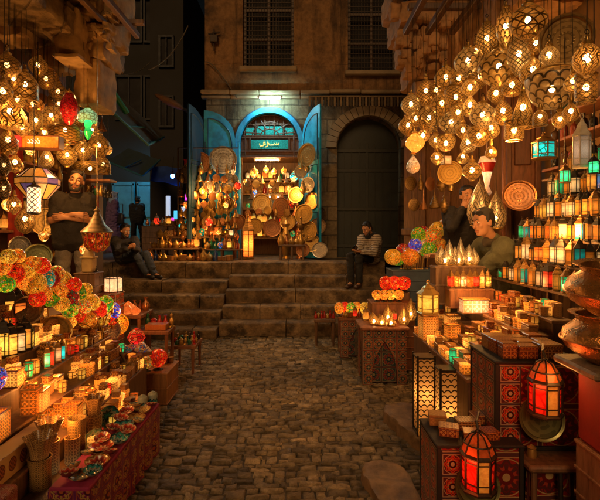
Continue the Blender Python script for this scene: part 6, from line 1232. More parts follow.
# ---- more clutter
def brass_thing(k):
    def mk():
        m = M(); mt = (m_brass, m_copper, brass('dull_brass', (.3, .18, .06), 3, .4))[k % 3]
        if k % 4 == 0: m.lathe([(.001, -.09), (.02, -.085), (.05, -.04), (.055, 0), (.03, .05), (.012, .09), (.02, .1), (.003, .13)], 14)
        elif k % 4 == 1: m.lathe([(.06, -.05), (.065, -.04), (.045, .0), (.02, .06), (.008, .09), (.003, .12)], 14)
        elif k % 4 == 2: m.lathe([(.001, -.012), (.06, -.006), (.075, .004), (.07, .006), (.001, .0)], 18, (0, 0, 0), 0, True, 0, Matrix.Rotation(PI/2, 4, 'X'))
        else: m.lathe([(.001, -.08), (.03, -.07), (.04, .02), (.02, .05), (.012, .11), (.018, .12), (.003, .13)], 12)
        m.tube([(0, 0, .1 if k % 4 != 2 else .07), (0, 0, .24)], .003, 4); return m.mesh('hanging_brass', mt)
    return cached(('hb', k), mk)
HB = ['onion', 'bell', 'dish', 'flask']; HM = ['brass', 'copper', 'dull']
def hang_rows(rows, where, grp):
    for ri, (x0, x1, py, Y0, Y1, n) in enumerate(rows):
        for i in range(n):
            t = (i+.5)/n; px = x0+(x1-x0)*t+R.uniform(-1.2, 1.2); Y = Y0+(Y1-Y0)*t; k = R.randrange(12)
            spawn(brass_thing(k), 'hanging_ornament', '%s %s ornament, %s in the %s row %s' % (HM[k % 3], HB[k % 4], ORD[i], ORD[ri], where), 'ornament', P(px, py+R.uniform(-2, 2), Y), R.uniform(-.6, .6), R.uniform(.85, 1.3), grp)
hang_rows([(2, 60, 100, 5.0, 5.6, 5), (2, 108, 126, 5.0, 5.7, 9), (2, 108, 152, 5.0, 5.7, 9), (0, 66, 176, 5.0, 5.6, 6), (0, 62, 196, 5.0, 5.6, 5), (0, 58, 216, 5.0, 5.5, 5)], 'at the back of the left stall', 'brass ornaments hanging at the back of the left stall')
hang_rows([(190, 238, 170, 9.18, 9.18, 6), (178, 240, 188, 9.12, 9.12, 8), (178, 240, 204, 9.09, 9.09, 8), (178, 240, 220, 9.07, 9.07, 8), (244, 300, 212, 9.3, 9.3, 6), (298, 318, 168, 9.15, 9.15, 3), (298, 320, 225, 9.02, 9.02, 3), (298, 320, 190, 9.1, 9.1, 3), (178, 238, 226, 9.06, 9.06, 8), (178, 240, 238, 9.04, 9.04, 8), (248, 300, 198, 9.5, 9.5, 7), (300, 320, 240, 9.0, 9.0, 3), (178, 238, 178, 9.15, 9.15, 7), (176, 240, 196, 9.1, 9.1, 8), (176, 240, 213, 9.08, 9.08, 8), (244, 298, 182, 9.75, 9.75, 7)], 'at the arched shop front', 'brass ornaments hanging at the arched shop')
hang_rows([(406, 456, 184, 5.5, 5.2, 5), (408, 450, 204, 5.5, 5.2, 4)], 'on the plank front', 'brass ornaments hanging on the plank front')
for k, zz in enumerate((1.25, 1.62, 2.0, 2.38)):
    m = M(); m.box((-3.13, 4.9, zz-.014), (.22, 1.9, .028), 0, 0, .004); tag(link('wall_shelf', m.mesh('wall_shelf', m_wood2)), '%s plank shelf on the red back wall of the left stall' % ('lowest', 'second', 'third', 'top')[k], 'shelf', 'shelves at the back of the left stall')
    for i in range(9):
        kk = R.choice((0, 0, 1, 1, 3, 4)); c_ = R.choice(['amber', 'orange', 'amber', 'red', 'teal']); nm = KN[kk]; ad = ('lit '+c_+' glass') if kk == 0 else ('glinting metal' if kk in (1, 4) else c_)
        spawn(tiny_t(kk, c_), nm, '%s %s, %s from the front on the %s back shelf, left stall' % (ad, nm.replace('_', ' '), ORD[i], ('lowest', 'second', 'third', 'top')[k]), nm.replace('_', ' '), (-3.1+R.uniform(-.02, .02), 4.1+i*.2, zz), R.uniform(0, 6), R.uniform(.8, 1.1), 'goods on the back shelves of the left stall')
for i, (px, py, Y, c_, s) in enumerate(((62, 205, 5.3, 'amber', 1.0), (15, 190, 4.9, 'orange', 1.0), (92, 122, 5.5, 'amber', 1.1), (72, 140, 5.5, 'orange', .9), (44, 236, 4.9, 'amber', .9), (84, 250, 4.9, 'orange', .8), (108, 150, 5.6, 'amber', .9), (22, 178, 4.8, 'yellow', 1.0), (8, 205, 4.7, 'amber', 1.0), (30, 150, 5.0, 'yellow', .9))):
    tiny_hang(px, py, Y, c_, s, 'small %s glass lamp, %s' % (c_, ('left of the standing man', 'over the red curtain', 'near the stone pier', 'behind the wide dome lamp', 'between tray and jeans', 'below the pendant lantern', 'at the outer edge of the left stall', 'behind the star lantern', 'by the lower black oval lamp', 'beneath the sign box')[i]), 3.93, 'small glass lamps at the back of the left stall')
for i, (px, py, rp, Y, mt_, lb) in enumerate(((226, 205, 9, 9.15, m_tray, 'brass tray low on the turquoise leaf, over the benches'), (184, 176, 8, 9.2, m_tray_d, 'dull tray at the outer pole left of the copper tray'), (210, 212, 8, 9.2, m_tray, 'brass tray under the small shiny tray'), (238, 222, 8, 9.1, m_tray_c, 'copper tray beside the tall orange lantern'), (255, 226, 8, 9.3, m_tray, 'brass tray right of the tall orange lantern'), (288, 222, 8, 9.35, m_tray, 'brass tray behind the tall urns'), (318, 215, 9, 9.3, m_tray_d, 'tarnished tray on the stone jamb right of the leaf'), (272, 228, 9, 9.5, m_tray_c, 'copper tray low in the middle of the doorway'))):
    tray('brass_tray', px, py, rp, Y, (R.uniform(-.4, .4), -1, .1), mt_, lb)
# boxes on the upper painted box
n = 0
for r_, yy in enumerate((2.47, 2.58, 2.68)):
    x = 1.1
    while x < 1.42:
        w_, d_, h_ = R.choice(SZ[:4]); mt_ = R.choice(BM); spawn(box_t(w_, d_, h_, mt_), 'inlaid_box', '%s inlaid box, %s in the %s row, upper painted box' % (BD[mt_.name], ORD[n], ('front', 'middle', 'back')[r_]), 'box', (x+w_/2, yy, .913), R.uniform(-.1, .1), 1, 'inlaid boxes on the upper painted box'); x += w_+.012; n += 1
    n = 0
# added point lights: most boost lit lamp clusters, some only brighten people
def added_light(loc, power, col=(1, .42, .09), r=.05):
    l = bpy.data.lights.new('added_light', 'POINT'); l.energy = power; l.color = col; l.shadow_soft_size = r; o = bpy.data.objects.new('added_light', l); COL.objects.link(o); o.location = loc
for lc, pw in ((P(70, 150, 4.7), 20), (P(20, 115, 3.9), 12), (P(512, 146, 3.75), 18), (P(447, 186, 4.65), 9), (P(555, 230, 3.1), 11), (P(44, 385, 2.75), 5), (P(470, 285, 3.4), 7), (P(268, 172, 9.75), 36), (P(205, 190, 8.9), 26), (P(285, 190, 8.9), 20), (P(190, 235, 8.6), 8), (P(60, 260, 3.9), 4), (P(560, 375, 2.12), .7)): added_light(lc, pw)

for i, (x, y, mt_, w_, h_) in enumerate(((.8, 2.42, 0, .1, .05), (.78, 2.56, 2, .09, .06), (.93, 2.5, 1, .12, .05), (1.0, 2.38, 3, .08, .045), (.9, 2.38, 2, .07, .04), (1.03, 2.58, 0, .09, .05))):
    spawn(box_t(w_, .08, h_, BM[mt_]), 'inlaid_box', '%s inlaid box, %s on the lower painted box' % (BD[BM[mt_].name], ('at the street corner', 'at the back corner', 'in the middle', 'at the inner front', 'behind the red lantern', 'at the inner back')[i]), 'box', (x, y, .513), R.uniform(-.5, .5), 1, 'inlaid boxes on the lower painted box')
for i, (x, y, z) in enumerate(((1.2, 2.33, .437), (1.44, 2.29, .437))): spawn(fig_t(2), 'brass_figure', 'small brass figure %s on the wooden ledge' % ('nearer the street', 'in the middle')[i], 'figure', (x, y, z), 0, 1.1, 'brass figures on the wooden ledge')
for lc, pw, cl_c in ((P(520, 395, 2.12), 1.6, (1, .13, .025)), (P(455, 470, 2.02), 1.5, (1, .13, .025)), (P(58, 205, 4.35), 9, (1, .5, .16)), (P(462, 238, 3.6), 5, (1, .5, .16)), (P(60, 420, 2.5), 4, (1, .4, .08)), (P(400, 300, 4.6), 5, (1, .35, .08)), (P(140, 310, 4.4), 4, (1, .35, .08)), (P(560, 300, 1.6), 2.0, (1, .5, .18)), (P(154, 215, 13.6), 26, (.1, .6, 1)), (P(176, 190, 10.6), 4, (.2, .4, 1))): added_light(lc, pw, cl_c)  # includes fills added for the standing man, the dealer's face and the shutters
ks = 0
for x0, x1, y0, y1, zz, n_, wh in ((-2.15, -1.92, 4.55, 4.7, .982, 4, 'on the red patterned cabinet'), (-2.02, -1.7, 5.06, 5.06, .72, 5, 'at the back of the tall red table'), (-1.46, -1.28, 4.42, 4.5, .3, 4, 'at the back of the plain wooden crate'), (.56, .92, 5.82, 5.82, .5, 6, 'before the eggs on the far painted table'), (.7, 1.1, 5.08, 5.08, .6, 5, 'at the back of the near painted table')):
    for i in range(n_):
        k = R.choice((1, 2, 4, 5, 0)); c_ = R.choice(('amber', 'orange', 'red')); t = (i+.5)/n_
        spawn(tiny_t(k, c_), KN[k], '%s %s, %s from the left %s' % ({0: 'lit '+c_+' glass', 1: 'glinting metal', 4: 'glinting metal', 2: c_, 5: 'dark inlaid'}[k], KN[k].replace('_', ' '), ORD[i], wh), KN[k].replace('_', ' '), (x0+(x1-x0)*t, y0+(y1-y0)*t, zz), R.uniform(0, 6), R.uniform(.5, .8), 'odds and ends on the side tables')

added_light(P(140, 225, 7.2), 14, (1, .5, .16)); added_light(P(350, 225, 7.0), 5, (1, .5, .16))  # fills added to brighten the two seated men, no lamp stands there

m = M(); drape_panel(m, (1.16, 2.3), (1.52, 2.3), .01, .39, 30); drape_panel(m, (1.52, 2.31), (1.16, 2.31), .01, .39, 30); tag(link('ledge_cloth', m.mesh('ledge_cloth', P2)), 'dark red patterned cloth hanging under the wooden ledge', 'cloth')
n_ = 0
for y in (2.26, 2.35, 2.49, 2.63, 2.77, 2.91, 3.05, 3.17):
    for xo in (-.055, .06):
        k = R.randrange(4); spawn(plate_t(.045, k), 'painted_plate', 'little %s plate, %s of the scattered ones from the front' % (CE[k][0], ORD[n_]), 'plate', (-1.11+xo+R.uniform(-.01, .01), y+R.uniform(-.02, .02), .376), R.uniform(0, 6), R.uniform(.8, 1.1), 'little plates on the cloth table', None, (R.uniform(-.25, .25), R.uniform(-.3, .3))); n_ += 1
EXL = [(14, 80, 18, 20, 'oval', 'scale', GD, 'slim upper', .25, 4.1), (38, 66, 18, 19, 'globe', 'swirl', GD, 'high swirl cut', .2, 4.6), (59, 104, 15, 17, 'globe', 'star', GD, 'star cut little', .3, 5.1), (17, 100, 15, 18, 'pear', 'diamond', GW, 'glinting pear shaped', .4, 4.2), (44, 133, 15, 15, 'bowl', 'scale', GD, 'scaly bowl', .3, 4.9), (76, 98, 14, 16, 'drop', 'diamond', GD, 'little shaded drop', .25, 5.3), (29, 138, 14, 17, 'globe', 'diamond', GD, 'shaded round', .3, 4.7), (92, 131, 14, 16, 'pear', 'star', GW, 'starry little', .4, 5.4), (14, 205, 14, 18, 'globe', 'scale', GD, 'low scaly', .35, 4.2), (55, 146, 13, 15, 'globe', 'star', GD, 'starry round', .3, 5.2)]
for px, py, w_, h_, shp, pat, col, ds, bu, Y in EXL: hang_lamp(px, py, w_, h_, Y, shp, pat, col, 3.93, '%s pierced brass lamp among the clustered lamps of the left stall' % ds, 'pierced brass lamps hanging over the left stall', bu)

for px, py, rp, Y, mt_, lb in ((311, 243, 9, 8.95, m_tray, 'brass tray propped at the foot of the right leaf'), (318, 226, 8, 8.98, m_tray_d, 'tarnished tray outside the two gold trays of the right leaf'), (303, 250, 7, 8.9, m_tray_c, 'copper tray lowest of all before the right leaf'), (301, 172, 7, 9.15, m_tray_s, 'small silver tray under the brass tray on the right leaf'), (320, 250, 8, 8.9, m_tray_s, 'silver tray leaning lowest beside the stone jamb'), (230, 182, 9, 9.17, m_tray_s, 'silver tray just below the big grey tray'), (190, 170, 8, 9.25, m_tray, 'brass tray between the copper tray and the red flag')): tray('metal_tray', px, py, rp, Y, (R.uniform(-.5, .1), -1, .08), mt_, lb)

added_light(P(462, 182, 4.9), 2.5, (1, .55, .22))  # fill added for the face of the man behind the dealer

# ================================================================== PEOPLE
V = Vector
def frame(z, hint=(0, 0, 1)):
    z = V(z).normalized(); x = V(hint).cross(z); x = x.normalized() if x.length > 1e-4 else z.orthogonal().normalized(); y = z.cross(x)
    return Matrix((x, y, z)).transposed().to_4x4()
def cap_(m, a, b, ra, rb):
    a, b = V(a), V(b); L = (b-a).length; pr = [(ra*math.sin(t)+1e-4, -ra*math.cos(t)) for t in [PI/2*i/5 for i in range(6)]]+[(rb*math.cos(t)+1e-4, L+rb*math.sin(t)) for t in [PI/2*i/5 for i in range(6)]]
    m.lathe(pr, 14, a, 0, True, 0, frame(b-a) if L > 1e-5 else None)
def solid(name, shapes, vox, it, mats, extra=None):
    m = M()
    for s in shapes:
        if s[0] == 'c': cap_(m, *s[1:])
        else: m.ell(s[1], s[2], 0, 18, 12, s[3] if len(s) > 3 else None)
    me = m.mesh(name, []); o = bpy.data.objects.new('tmp', me); COL.objects.link(o)
    r = o.modifiers.new('r', 'REMESH'); r.mode = 'VOXEL'; r.voxel_size = vox; s_ = o.modifiers.new('s', 'SMOOTH'); s_.iterations = it; s_.factor = .5
    dg = bpy.context.evaluated_depsgraph_get(); nm = bpy.data.meshes.new_from_object(o.evaluated_get(dg)); bpy.data.objects.remove(o)
    amp = {'top': .011, 'trousers': .009, 'robe': .02, 'hair': .006, 'headscarf': .008}.get(name, 0); hf = 11 if name != 'hair' else 45
    if amp:
        sd_ = V((R.uniform(0, 50), R.uniform(0, 50), 0)); nn = [v.normal.copy() for v in nm.vertices]
        for v, q in zip(nm.vertices, nn):
            c = v.co; t = NZ.noise(V((c.x*hf*.6, c.y*hf*.6, c.z*hf))+sd_+NZ.noise_vector(c*5)*1.2); v.co = c+q*amp*((1-abs(t)*2.4) if name != 'hair' else t*1.5)
    k = M(); k.add([v.co for v in nm.vertices], [list(p.vertices) for p in nm.polygons], None, 0, True)
    if extra: extra(k)
    return k.mesh(name, mats)
def skin_m(c): return plain('skin_%d' % int(c[0]*100), c, .5, 0, .15, 20, .1)
def fabric(name, c, stripe=None):
    if name in MATS: return MATS[name]
    q = NM(name); v = q.obj(False); n = q.noise(v, 9, 5); c_ = q.ramp(n.outputs[0], [(.3, sc3(c, .65)), (.6, c), (.8, sc3(c, 1.2))])
    if stripe:
        s = q.n('ShaderNodeSeparateXYZ'); q.l(v, s.inputs[0]); f = ((E(q.nt, s.outputs[2])*26.0+E(q.nt, n.outputs[0])*1.2).fr()).lt(.38); c_ = q.mix(f.k, c_, stripe)
    q.l(c_, q.b.inputs['Base Color']); q.set(Roughness=.85); n9 = q.noise(v, 320, 2); n8 = q.noise(v, 22, 5, .7); q.bump((E(q.nt, n.outputs[0])+E(q.nt, n8.outputs[0])*.5+E(q.nt, n9.outputs[0])*.12).k, .8, .03); MATS[name] = q.m; return q.m
def person(label, J, f, up, skin, hairc, top, bottom, shoe, beard=False, long_sleeves=True, group=None, hair=True, cover=None, curl=.9, fine=.009):
    f = V(f).normalized(); up = V(up); r = f.cross(up).normalized(); up = r.cross(f).normalized(); r = -r   # r: towards the picture's right when facing the camera
    hc = V(J['head']); H = lambda a, b, c: hc+r*a+f*b+up*c; RM = Matrix((r, f, up)).transposed().to_4x4()
    root = empty('person', label, 'person', (0, 0, 0), group)
    g = lambda k: V(J[k])
    sh = [('e', H(0, -.008, .028), (.073, .094, .095), RM), ('e', H(0, .022, -.05), (.056, .068, .072), RM), ('e', H(0, .066, -.098), (.026, .024, .022), RM), ('c', H(0, .088, .012), H(0, .112, -.028), .010, .0145), ('c', H(-.035, .078, .03), H(.035, .078, .03), .012, .012),
          ('e', H(-.076, -.004, -.012), (.011, .022, .032), RM), ('e', H(.076, -.004, -.012), (.011, .022, .032), RM), ('c', g('neck')-up*.03, H(0, -.015, -.06), .058, .052), ('e', H(-.036, .07, -.03), (.022, .02, .022), RM), ('e', H(.036, .07, -.03), (.022, .02, .022), RM)]
    for s in 'LR':
        sh += [('c', g('sh'+s), g('el'+s), .047, .04), ('c', g('el'+s), g('wr'+s), .04, .027), ('c', g('hip'+s), g('knee'+s), .07, .052), ('c', g('knee'+s), g('ank'+s), .05, .034), ('c', g('ank'+s), g('toe'+s), .034, .028), ('c', g('hip'+s), g('sh'+s), .085, .08)]
    sh += [('c', g('shL'), g('shR'), .05, .05), ('c', g('pel'), g('chest'), .1, .11), ('c', g('chest'), g('neck'), .1, .055)]
    hands = []
    for s in 'LR':
        w = g('wr'+s); d = V(J.get('hd'+s) or (w-g('el'+s))).normalized(); pn = V(J.get('pn'+s) or (0, 0, -1)); pn = (pn-d*pn.dot(d)).normalized(); sd_ = d.cross(pn); hands.append((w, d, pn, sd_, s))
        sh.append(('e', w+d*.052, (.039, .017, .05), Matrix((sd_, pn, d)).transposed().to_4x4())); sh.append(('c', w, w+d*.04, .025, .022))
    def extra(k):
        for sx in (-1, 1):
            k.ell(H(sx*.031, .083, .008), (.0125, .009, .0075), 1, 10, 6, RM); k.ell(H(sx*.031, .0905, .007), (.0055, .004, .0055), 2, 8, 5, RM)
            k.tube([H(sx*.014, .096, .027), H(sx*.03, .096, .033), H(sx*.05, .082, .026)], [.0035, .0045, .002], 6, 2)
        k.ell(H(0, .088, -.066), (.024, .01, .006), 3, 12, 6, RM)
        k.ell(H(0, .087, -.075), (.02, .01, .006), 3, 12, 6, RM)
        for w, d, pn, sd_, s in hands:
            sg = 1 if s == 'L' else -1
            for i, (o_, L, rr) in enumerate(((-.029, .068, .0085), (-.01, .078, .009), (.010, .073, .0088), (.028, .058, .0078))):
                p = w+d*.09+sd_*o_*1.0; pts = [p-d*.02]; a = .15+.1*i*.3
                for q_ in range(3):
                    dd_ = d*math.cos(a)+pn*math.sin(a); p = p+dd_*L*(.42, .32, .26)[q_]; pts.append(p.copy()); a += curl*(.8 if q_ else .7)
                k.tube(pts, [rr, rr, rr*.92, rr*.7], 8, 0)
            p = w+d*.03-sd_*.03; k.tube([w+d*.022-sd_*.012, p+pn*.008, p+d*.028-sd_*.014+pn*.018, p+d*.052-sd_*.012+pn*.028], [.013, .012, .0105, .008], 8, 0)
    link('body', solid('body', sh, fine, 4, [skin_m(skin), plain('eye_white', (.55, .5, .45), .3, 0, .05), plain('iris_dark', (.02, .012, .008), .3, 0, .1), plain('lip', sc3((skin[0]*.85, skin[1]*.6, skin[2]*.6), 1), .5, 0, .1)], extra), root)
    # clothes
    t = [('c', g('hipL'), g('shL'), .122, .098), ('c', g('hipR'), g('shR'), .122, .098), ('c', g('pel'), g('chest'), .145, .13), ('c', g('shL'), g('shR'), .066, .066), ('c', g('chest'), g('neck')-up*.02, .12, .07)]
    for s in 'LR':
        e = g('el'+s) if long_sleeves else g('sh'+s).lerp(g('el'+s), .72); t.append(('c', g('sh'+s), e, .069, .058))
        if long_sleeves: t.append(('c', g('el'+s), g('el'+s).lerp(g('wr'+s), .93), .057, .042))
    if top: link('jacket' if long_sleeves else 'shirt', solid('top', t, .012, 5, [top]), root)
    b = [('c', g('hipL'), g('hipR'), .1, .1), ('c', g('pel')+V((0, 0, .03)), g('pel')-V((0, 0, .02)), .122, .115)]
    for s in 'LR': b += [('c', g('hip'+s), g('knee'+s), .092, .07), ('c', g('knee'+s), g('ank'+s).lerp(g('knee'+s), .06), .068, .055)]
    if bottom: link('trousers', solid('trousers', b, .012, 5, [bottom]), root)
    for s in 'LR':
        a, tt = g('ank'+s), g('toe'+s); link('shoe', solid('shoe', [('c', a+V((0, 0, -.005)), a-V((0, 0, .03)), .045, .044), ('c', a-V((0, 0, .03)), tt, .042, .036)], .009, 3, [shoe]), root)
    if hair:
        hs = [('e', H(0, -.02, .045), (.079, .093, .087), RM), ('e', H(0, -.048, .0), (.074, .06, .075), RM), ('c', H(-.045, .05, .09), H(.045, .05, .09), .02, .02), ('c', H(-.074, .0, .03), H(-.074, .012, .0), .012, .008), ('c', H(.074, .0, .03), H(.074, .012, .0), .012, .008)]
        link('hair', solid('hair', hs, .009, 3, [plain('hair_%d' % int(hairc[0]*1000), hairc, .55, 0, .4, 60, .8)]), root)
    if beard:
        link('beard', solid('beard', [('c', H(-.055, .03, -.055), H(-.03, .062, -.098), .022, .024), ('c', H(.055, .03, -.055), H(.03, .062, -.098), .022, .024), ('c', H(-.03, .062, -.1), H(.03, .062, -.1), .026, .026), ('c', H(-.028, .082, -.052), H(.028, .082, -.052), .0085, .0085)], .008, 3, [plain('beard_black', (.018, .012, .009), .7, 0, .4, 60, .8)]), root)
    return root, H, RM
def phone(loc, n, label, name='phone', size=(.075, .15, .009)):
    m = M(); m.box((0, 0, 0), size, 0, 0, .003); m.box((0, 0, size[2]/2+.0006), (size[0]-.008, size[1]-.016, .001), 1); o = link(name, m.mesh(name, [plain('phone_black', (.01, .01, .012), .2), bulbm('phone_screen', (.5, .65, 1), .5)]), None, loc); tag(o, label, 'phone'); o.rotation_mode = 'QUATERNION'; o.rotation_quaternion = V((0, 0, 1)).rotation_difference(V(n)); return o
SK1, SK2 = (.42, .2, .1), (.34, .16, .08)
# standing man, arms crossed
m = M(); m.box((-2.75, 5.1, .27), (1.1, 1.5, .54), 0, 0, .01); tag(link('stall_platform', m.mesh('stall_platform', m_wood)), 'raised plank platform on which the man with crossed arms stands', 'platform')
o_ = V((-2.57, 5.1, .54)); f = V((.3, -.95, 0)).normalized(); rr = V((.95, .3, 0)).normalized()
q_ = lambda a, b, c: o_+rr*a+f*b+V((0, 0, c))
J = dict(head=q_(.045, .05, 1.635), neck=q_(.02, .0, 1.49), chest=q_(0, .0, 1.27), pel=q_(0, 0, .97), shL=q_(.15, 0, 1.42), shR=q_(-.15, 0, 1.42), elL=q_(.205, .09, 1.19), elR=q_(-.205, .09, 1.19), wrL=q_(-.03, .225, 1.215), wrR=q_(.05, .245, 1.255), hdL=-rr+V((0, 0, .1)), hdR=rr-V((0, 0, .15)), pnL=-f, pnR=-f,
         hipL=q_(.09, 0, .93), hipR=q_(-.09, 0, .93), kneeL=q_(.11, .03, .5), kneeR=q_(-.11, .03, .5), ankL=q_(.12, 0, .085), ankR=q_(-.12, 0, .085), toeL=q_(.14, .15, .035), toeR=q_(-.14, .15, .035))
person('man in a dark polo shirt and jeans standing with crossed arms in the left stall', J, (.28, -.95, -.02), (.15, 0, 1), SK1, (.012, .009, .008), fabric('dark_polo', (.022, .018, .016)), fabric('faded_jeans', (.24, .22, .19)), plain('shoe_dark', (.02, .015, .012), .4), True, False)
# seated man with phone, left
J = dict(head=V((-3.08, 7.93, 1.63)), neck=V((-3.14, 8.05, 1.5)), chest=V((-3.18, 8.13, 1.33)), pel=V((-3.18, 8.27, 1.15)), shL=V((-2.99, 8.11, 1.43)), shR=V((-3.25, 7.95, 1.43)), elL=V((-2.86, 7.9, 1.27)), elR=V((-3.13, 7.72, 1.25)), wrL=V((-2.82, 7.67, 1.33)), wrR=V((-2.92, 7.62, 1.32)), hdL=(-.1, -.5, .3), hdR=(.6, -.2, .3), pnL=(-.5, .3, .6), pnR=(0, .4, .6),
         hipL=V((-3.1, 8.3, 1.13)), hipR=V((-3.24, 8.18, 1.13)), kneeL=V((-2.72, 7.97, 1.2)), kneeR=V((-2.86, 7.84, 1.21)), ankL=V((-2.55, 7.9, .86)), ankR=V((-2.68, 7.86, .86)), toeL=V((-2.42, 7.82, .81)), toeR=V((-2.55, 7.79, .81)))
person('seated man in a dark jacket bent over his phone on the left steps', J, (.75, -.6, -.3), (.1, -.1, 1), SK1, (.01, .008, .007), fabric('charcoal_jacket', (.045, .04, .042)), fabric('dark_jeans', (.05, .065, .1)), plain('shoe_dark', (.02, .015, .012), .4), True)
phone((-2.84, 7.58, 1.4), (-.5, .5, .75), 'phone held by the seated man on the left steps')
# seated man, right
J = dict(head=V((1.19, 7.98, 1.66)), neck=V((1.27, 8.07, 1.53)), chest=V((1.32, 8.14, 1.35)), pel=V((1.32, 8.28, 1.15)), shL=V((1.35, 7.96, 1.46)), shR=V((1.14, 8.2, 1.46)), elL=V((1.28, 7.78, 1.24)), elR=V((1.03, 8.06, 1.25)), wrL=V((1.06, 7.72, 1.26)), wrR=V((.98, 7.8, 1.27)), hdL=(-.6, -.1, 0), hdR=(-.3, -.5, 0), pnL=(.1, .2, .8), pnR=(.2, .2, .8),
         hipL=V((1.33, 8.18, 1.13)), hipR=V((1.2, 8.3, 1.13)), kneeL=V((1.02, 7.8, 1.17)), kneeR=V((.88, 7.88, 1.17)), ankL=V((1.02, 7.73, .72)), ankR=V((.88, 7.76, .72)), toeL=V((.95, 7.6, .67)), toeR=V((.8, 7.63, .67)))
rt, H, RM = person('seated bearded man in a striped grey sweater on the right of the steps', J, (-.75, -.62, -.45), (-.05, 0, 1), SK1, (.01, .008, .007), fabric('striped_sweater', (.52, .44, .34), (.16, .12, .09)), fabric('black_trousers', (.012, .011, .011)), plain('shoe_brown', (.06, .03, .02), .4), True)
link('scarf', solid('scarf', [('c', V((1.2, 8.0, 1.53)), V((1.34, 8.06, 1.54)), .06, .06), ('c', V((1.22, 8.12, 1.53)), V((1.34, 8.1, 1.53)), .06, .06), ('c', V((1.36, 8.06, 1.5)), V((1.4, 8.16, 1.42)), .06, .07)], .012, 4, [fabric('dark_scarf', (.02, .02, .022))]), rt)
phone((.95, 7.72, 1.33), (.5, .4, .75), 'phone in the hands of the bearded man on the right of the steps')
# dealer
J = dict(head=V((1.62, 3.98, 1.69)), neck=V((1.72, 4.04, 1.545)), chest=V((1.83, 4.1, 1.35)), pel=V((1.98, 4.18, 1.02)), shL=V((1.75, 3.87, 1.46)), shR=V((1.73, 4.25, 1.46)), elL=V((1.6, 3.98, 1.25)), elR=V((1.48, 4.22, 1.33)), wrL=V((1.4, 4.06, 1.36)), wrR=V((1.25, 4.1, 1.38)), pnL=(0, -.2, -1), pnR=(0, -.2, -1),
         hipL=V((1.96, 4.09, 1.0)), hipR=V((1.98, 4.27, 1.0)), kneeL=V((1.9, 4.12, .55)), kneeR=V((1.92, 4.3, .55)), ankL=V((1.94, 4.14, .085)), ankR=V((1.97, 4.32, .085)), toeL=V((1.8, 4.1, .035)), toeR=V((1.83, 4.28, .035)))
person('dealer in an olive brown jacket leaning over his lamps on the right stall', J, (-.93, -.35, -.18), (-.1, 0, 1), SK1, (.012, .009, .008), fabric('olive_jacket', (.1, .1, .055)), fabric('dark_trousers', (.03, .025, .02)), plain('shoe_dark', (.02, .015, .012), .4))
rt_ = [o for o in COL.objects if o.name.startswith('person')][-1]
link('collar', solid('collar', [('c', V((1.64, 3.97, 1.52)), V((1.72, 4.12, 1.53)), .035, .035), ('c', V((1.72, 4.12, 1.53)), V((1.82, 4.1, 1.53)), .035, .04), ('c', V((1.82, 4.1, 1.53)), V((1.8, 3.95, 1.52)), .04, .035), ('c', V((1.8, 3.95, 1.52)), V((1.64, 3.97, 1.5)), .035, .035)], .01, 3, [fabric('dark_collar', (.05, .035, .02))]), rt_)
# man behind with hand at his face
o_ = V((1.96, 5.3, .4)); f = V((-.25, -.96, 0)).normalized(); rr = V((.96, -.25, 0)).normalized()
m = M(); m.box((2.0, 5.4, .2), (.6, .5, .4), 0, 0, .01); tag(link('stall_platform', m.mesh('stall_platform', m_wood)), 'low plank platform behind the right stall under the second dealer', 'platform')
J = dict(head=q_(.0, .05, 1.62), neck=q_(.0, .0, 1.48), chest=q_(0, 0, 1.26), pel=q_(0, 0, .96), shL=q_(.18, 0, 1.41), shR=q_(-.18, 0, 1.41), elL=q_(.23, .02, 1.12), elR=q_(-.17, .2, 1.25), wrL=q_(.17, .18, 1.02), wrR=q_(-.06, .19, 1.47), hdR=rr*.3-f*.2+V((0, 0, .6)), pnR=-f+rr*.3,
         hipL=q_(.09, 0, .92), hipR=q_(-.09, 0, .92), kneeL=q_(.1, .03, .5), kneeR=q_(-.1, .03, .5), ankL=q_(.11, 0, .085), ankR=q_(-.11, 0, .085), toeL=q_(.12, .15, .035), toeR=q_(-.12, .15, .035))
person('dark haired man in a black jacket holding a hand to his mouth behind the dealer', J, f+V((.25, 0, -.05)), (0, 0, 1), SK1, (.012, .009, .008), fabric('black_jacket', (.02, .018, .02)), fabric('dark_trousers', (.03, .025, .02)), plain('shoe_dark', (.02, .015, .012), .4))
# woman in a headscarf, far
o_ = V((-5.2, 12.5, ZT)); f = V((.75, .66, 0)).normalized(); rr = V((-.66, .75, 0)).normalized()
def stand(walk=.0, hb=0.0, k=1.0):
    p = lambda a, b, c: q_(a*k, b*k, c*k)
    return dict(head=p(.0, .04, 1.6), neck=p(.0, .0, 1.46), chest=p(0, 0, 1.25), pel=p(0, 0, .95), shL=p(.17, 0, 1.39), shR=p(-.17, 0, 1.39), elL=p(.22, .0, 1.11), elR=p(-.22, .0, 1.11), wrL=p(.15, .2, 1.03), wrR=p(-.15, .2, 1.03), hipL=p(.09, 0, .92), hipR=p(-.09, 0, .92), kneeL=p(.1, .03+walk, .5), kneeR=p(-.1, .03-walk, .5), ankL=p(.1, walk*1.2, .085), ankR=p(-.1, -walk*1.2, .085), toeL=p(.11, .15+walk*1.2, .035), toeR=p(-.11, .15-walk*1.2, .035))
rt, H, RM = person('woman in a pale headscarf and lilac robe with a dark bag in the alley', stand(.08, 0, .97), f, (0, 0, 1), SK1, (.01, .01, .01), fabric('lilac_robe', (.17, .1, .22)), fabric('lilac_robe', (.17, .1, .22)), plain('shoe_dark', (.02, .015, .012), .4), hair=False, fine=.012)
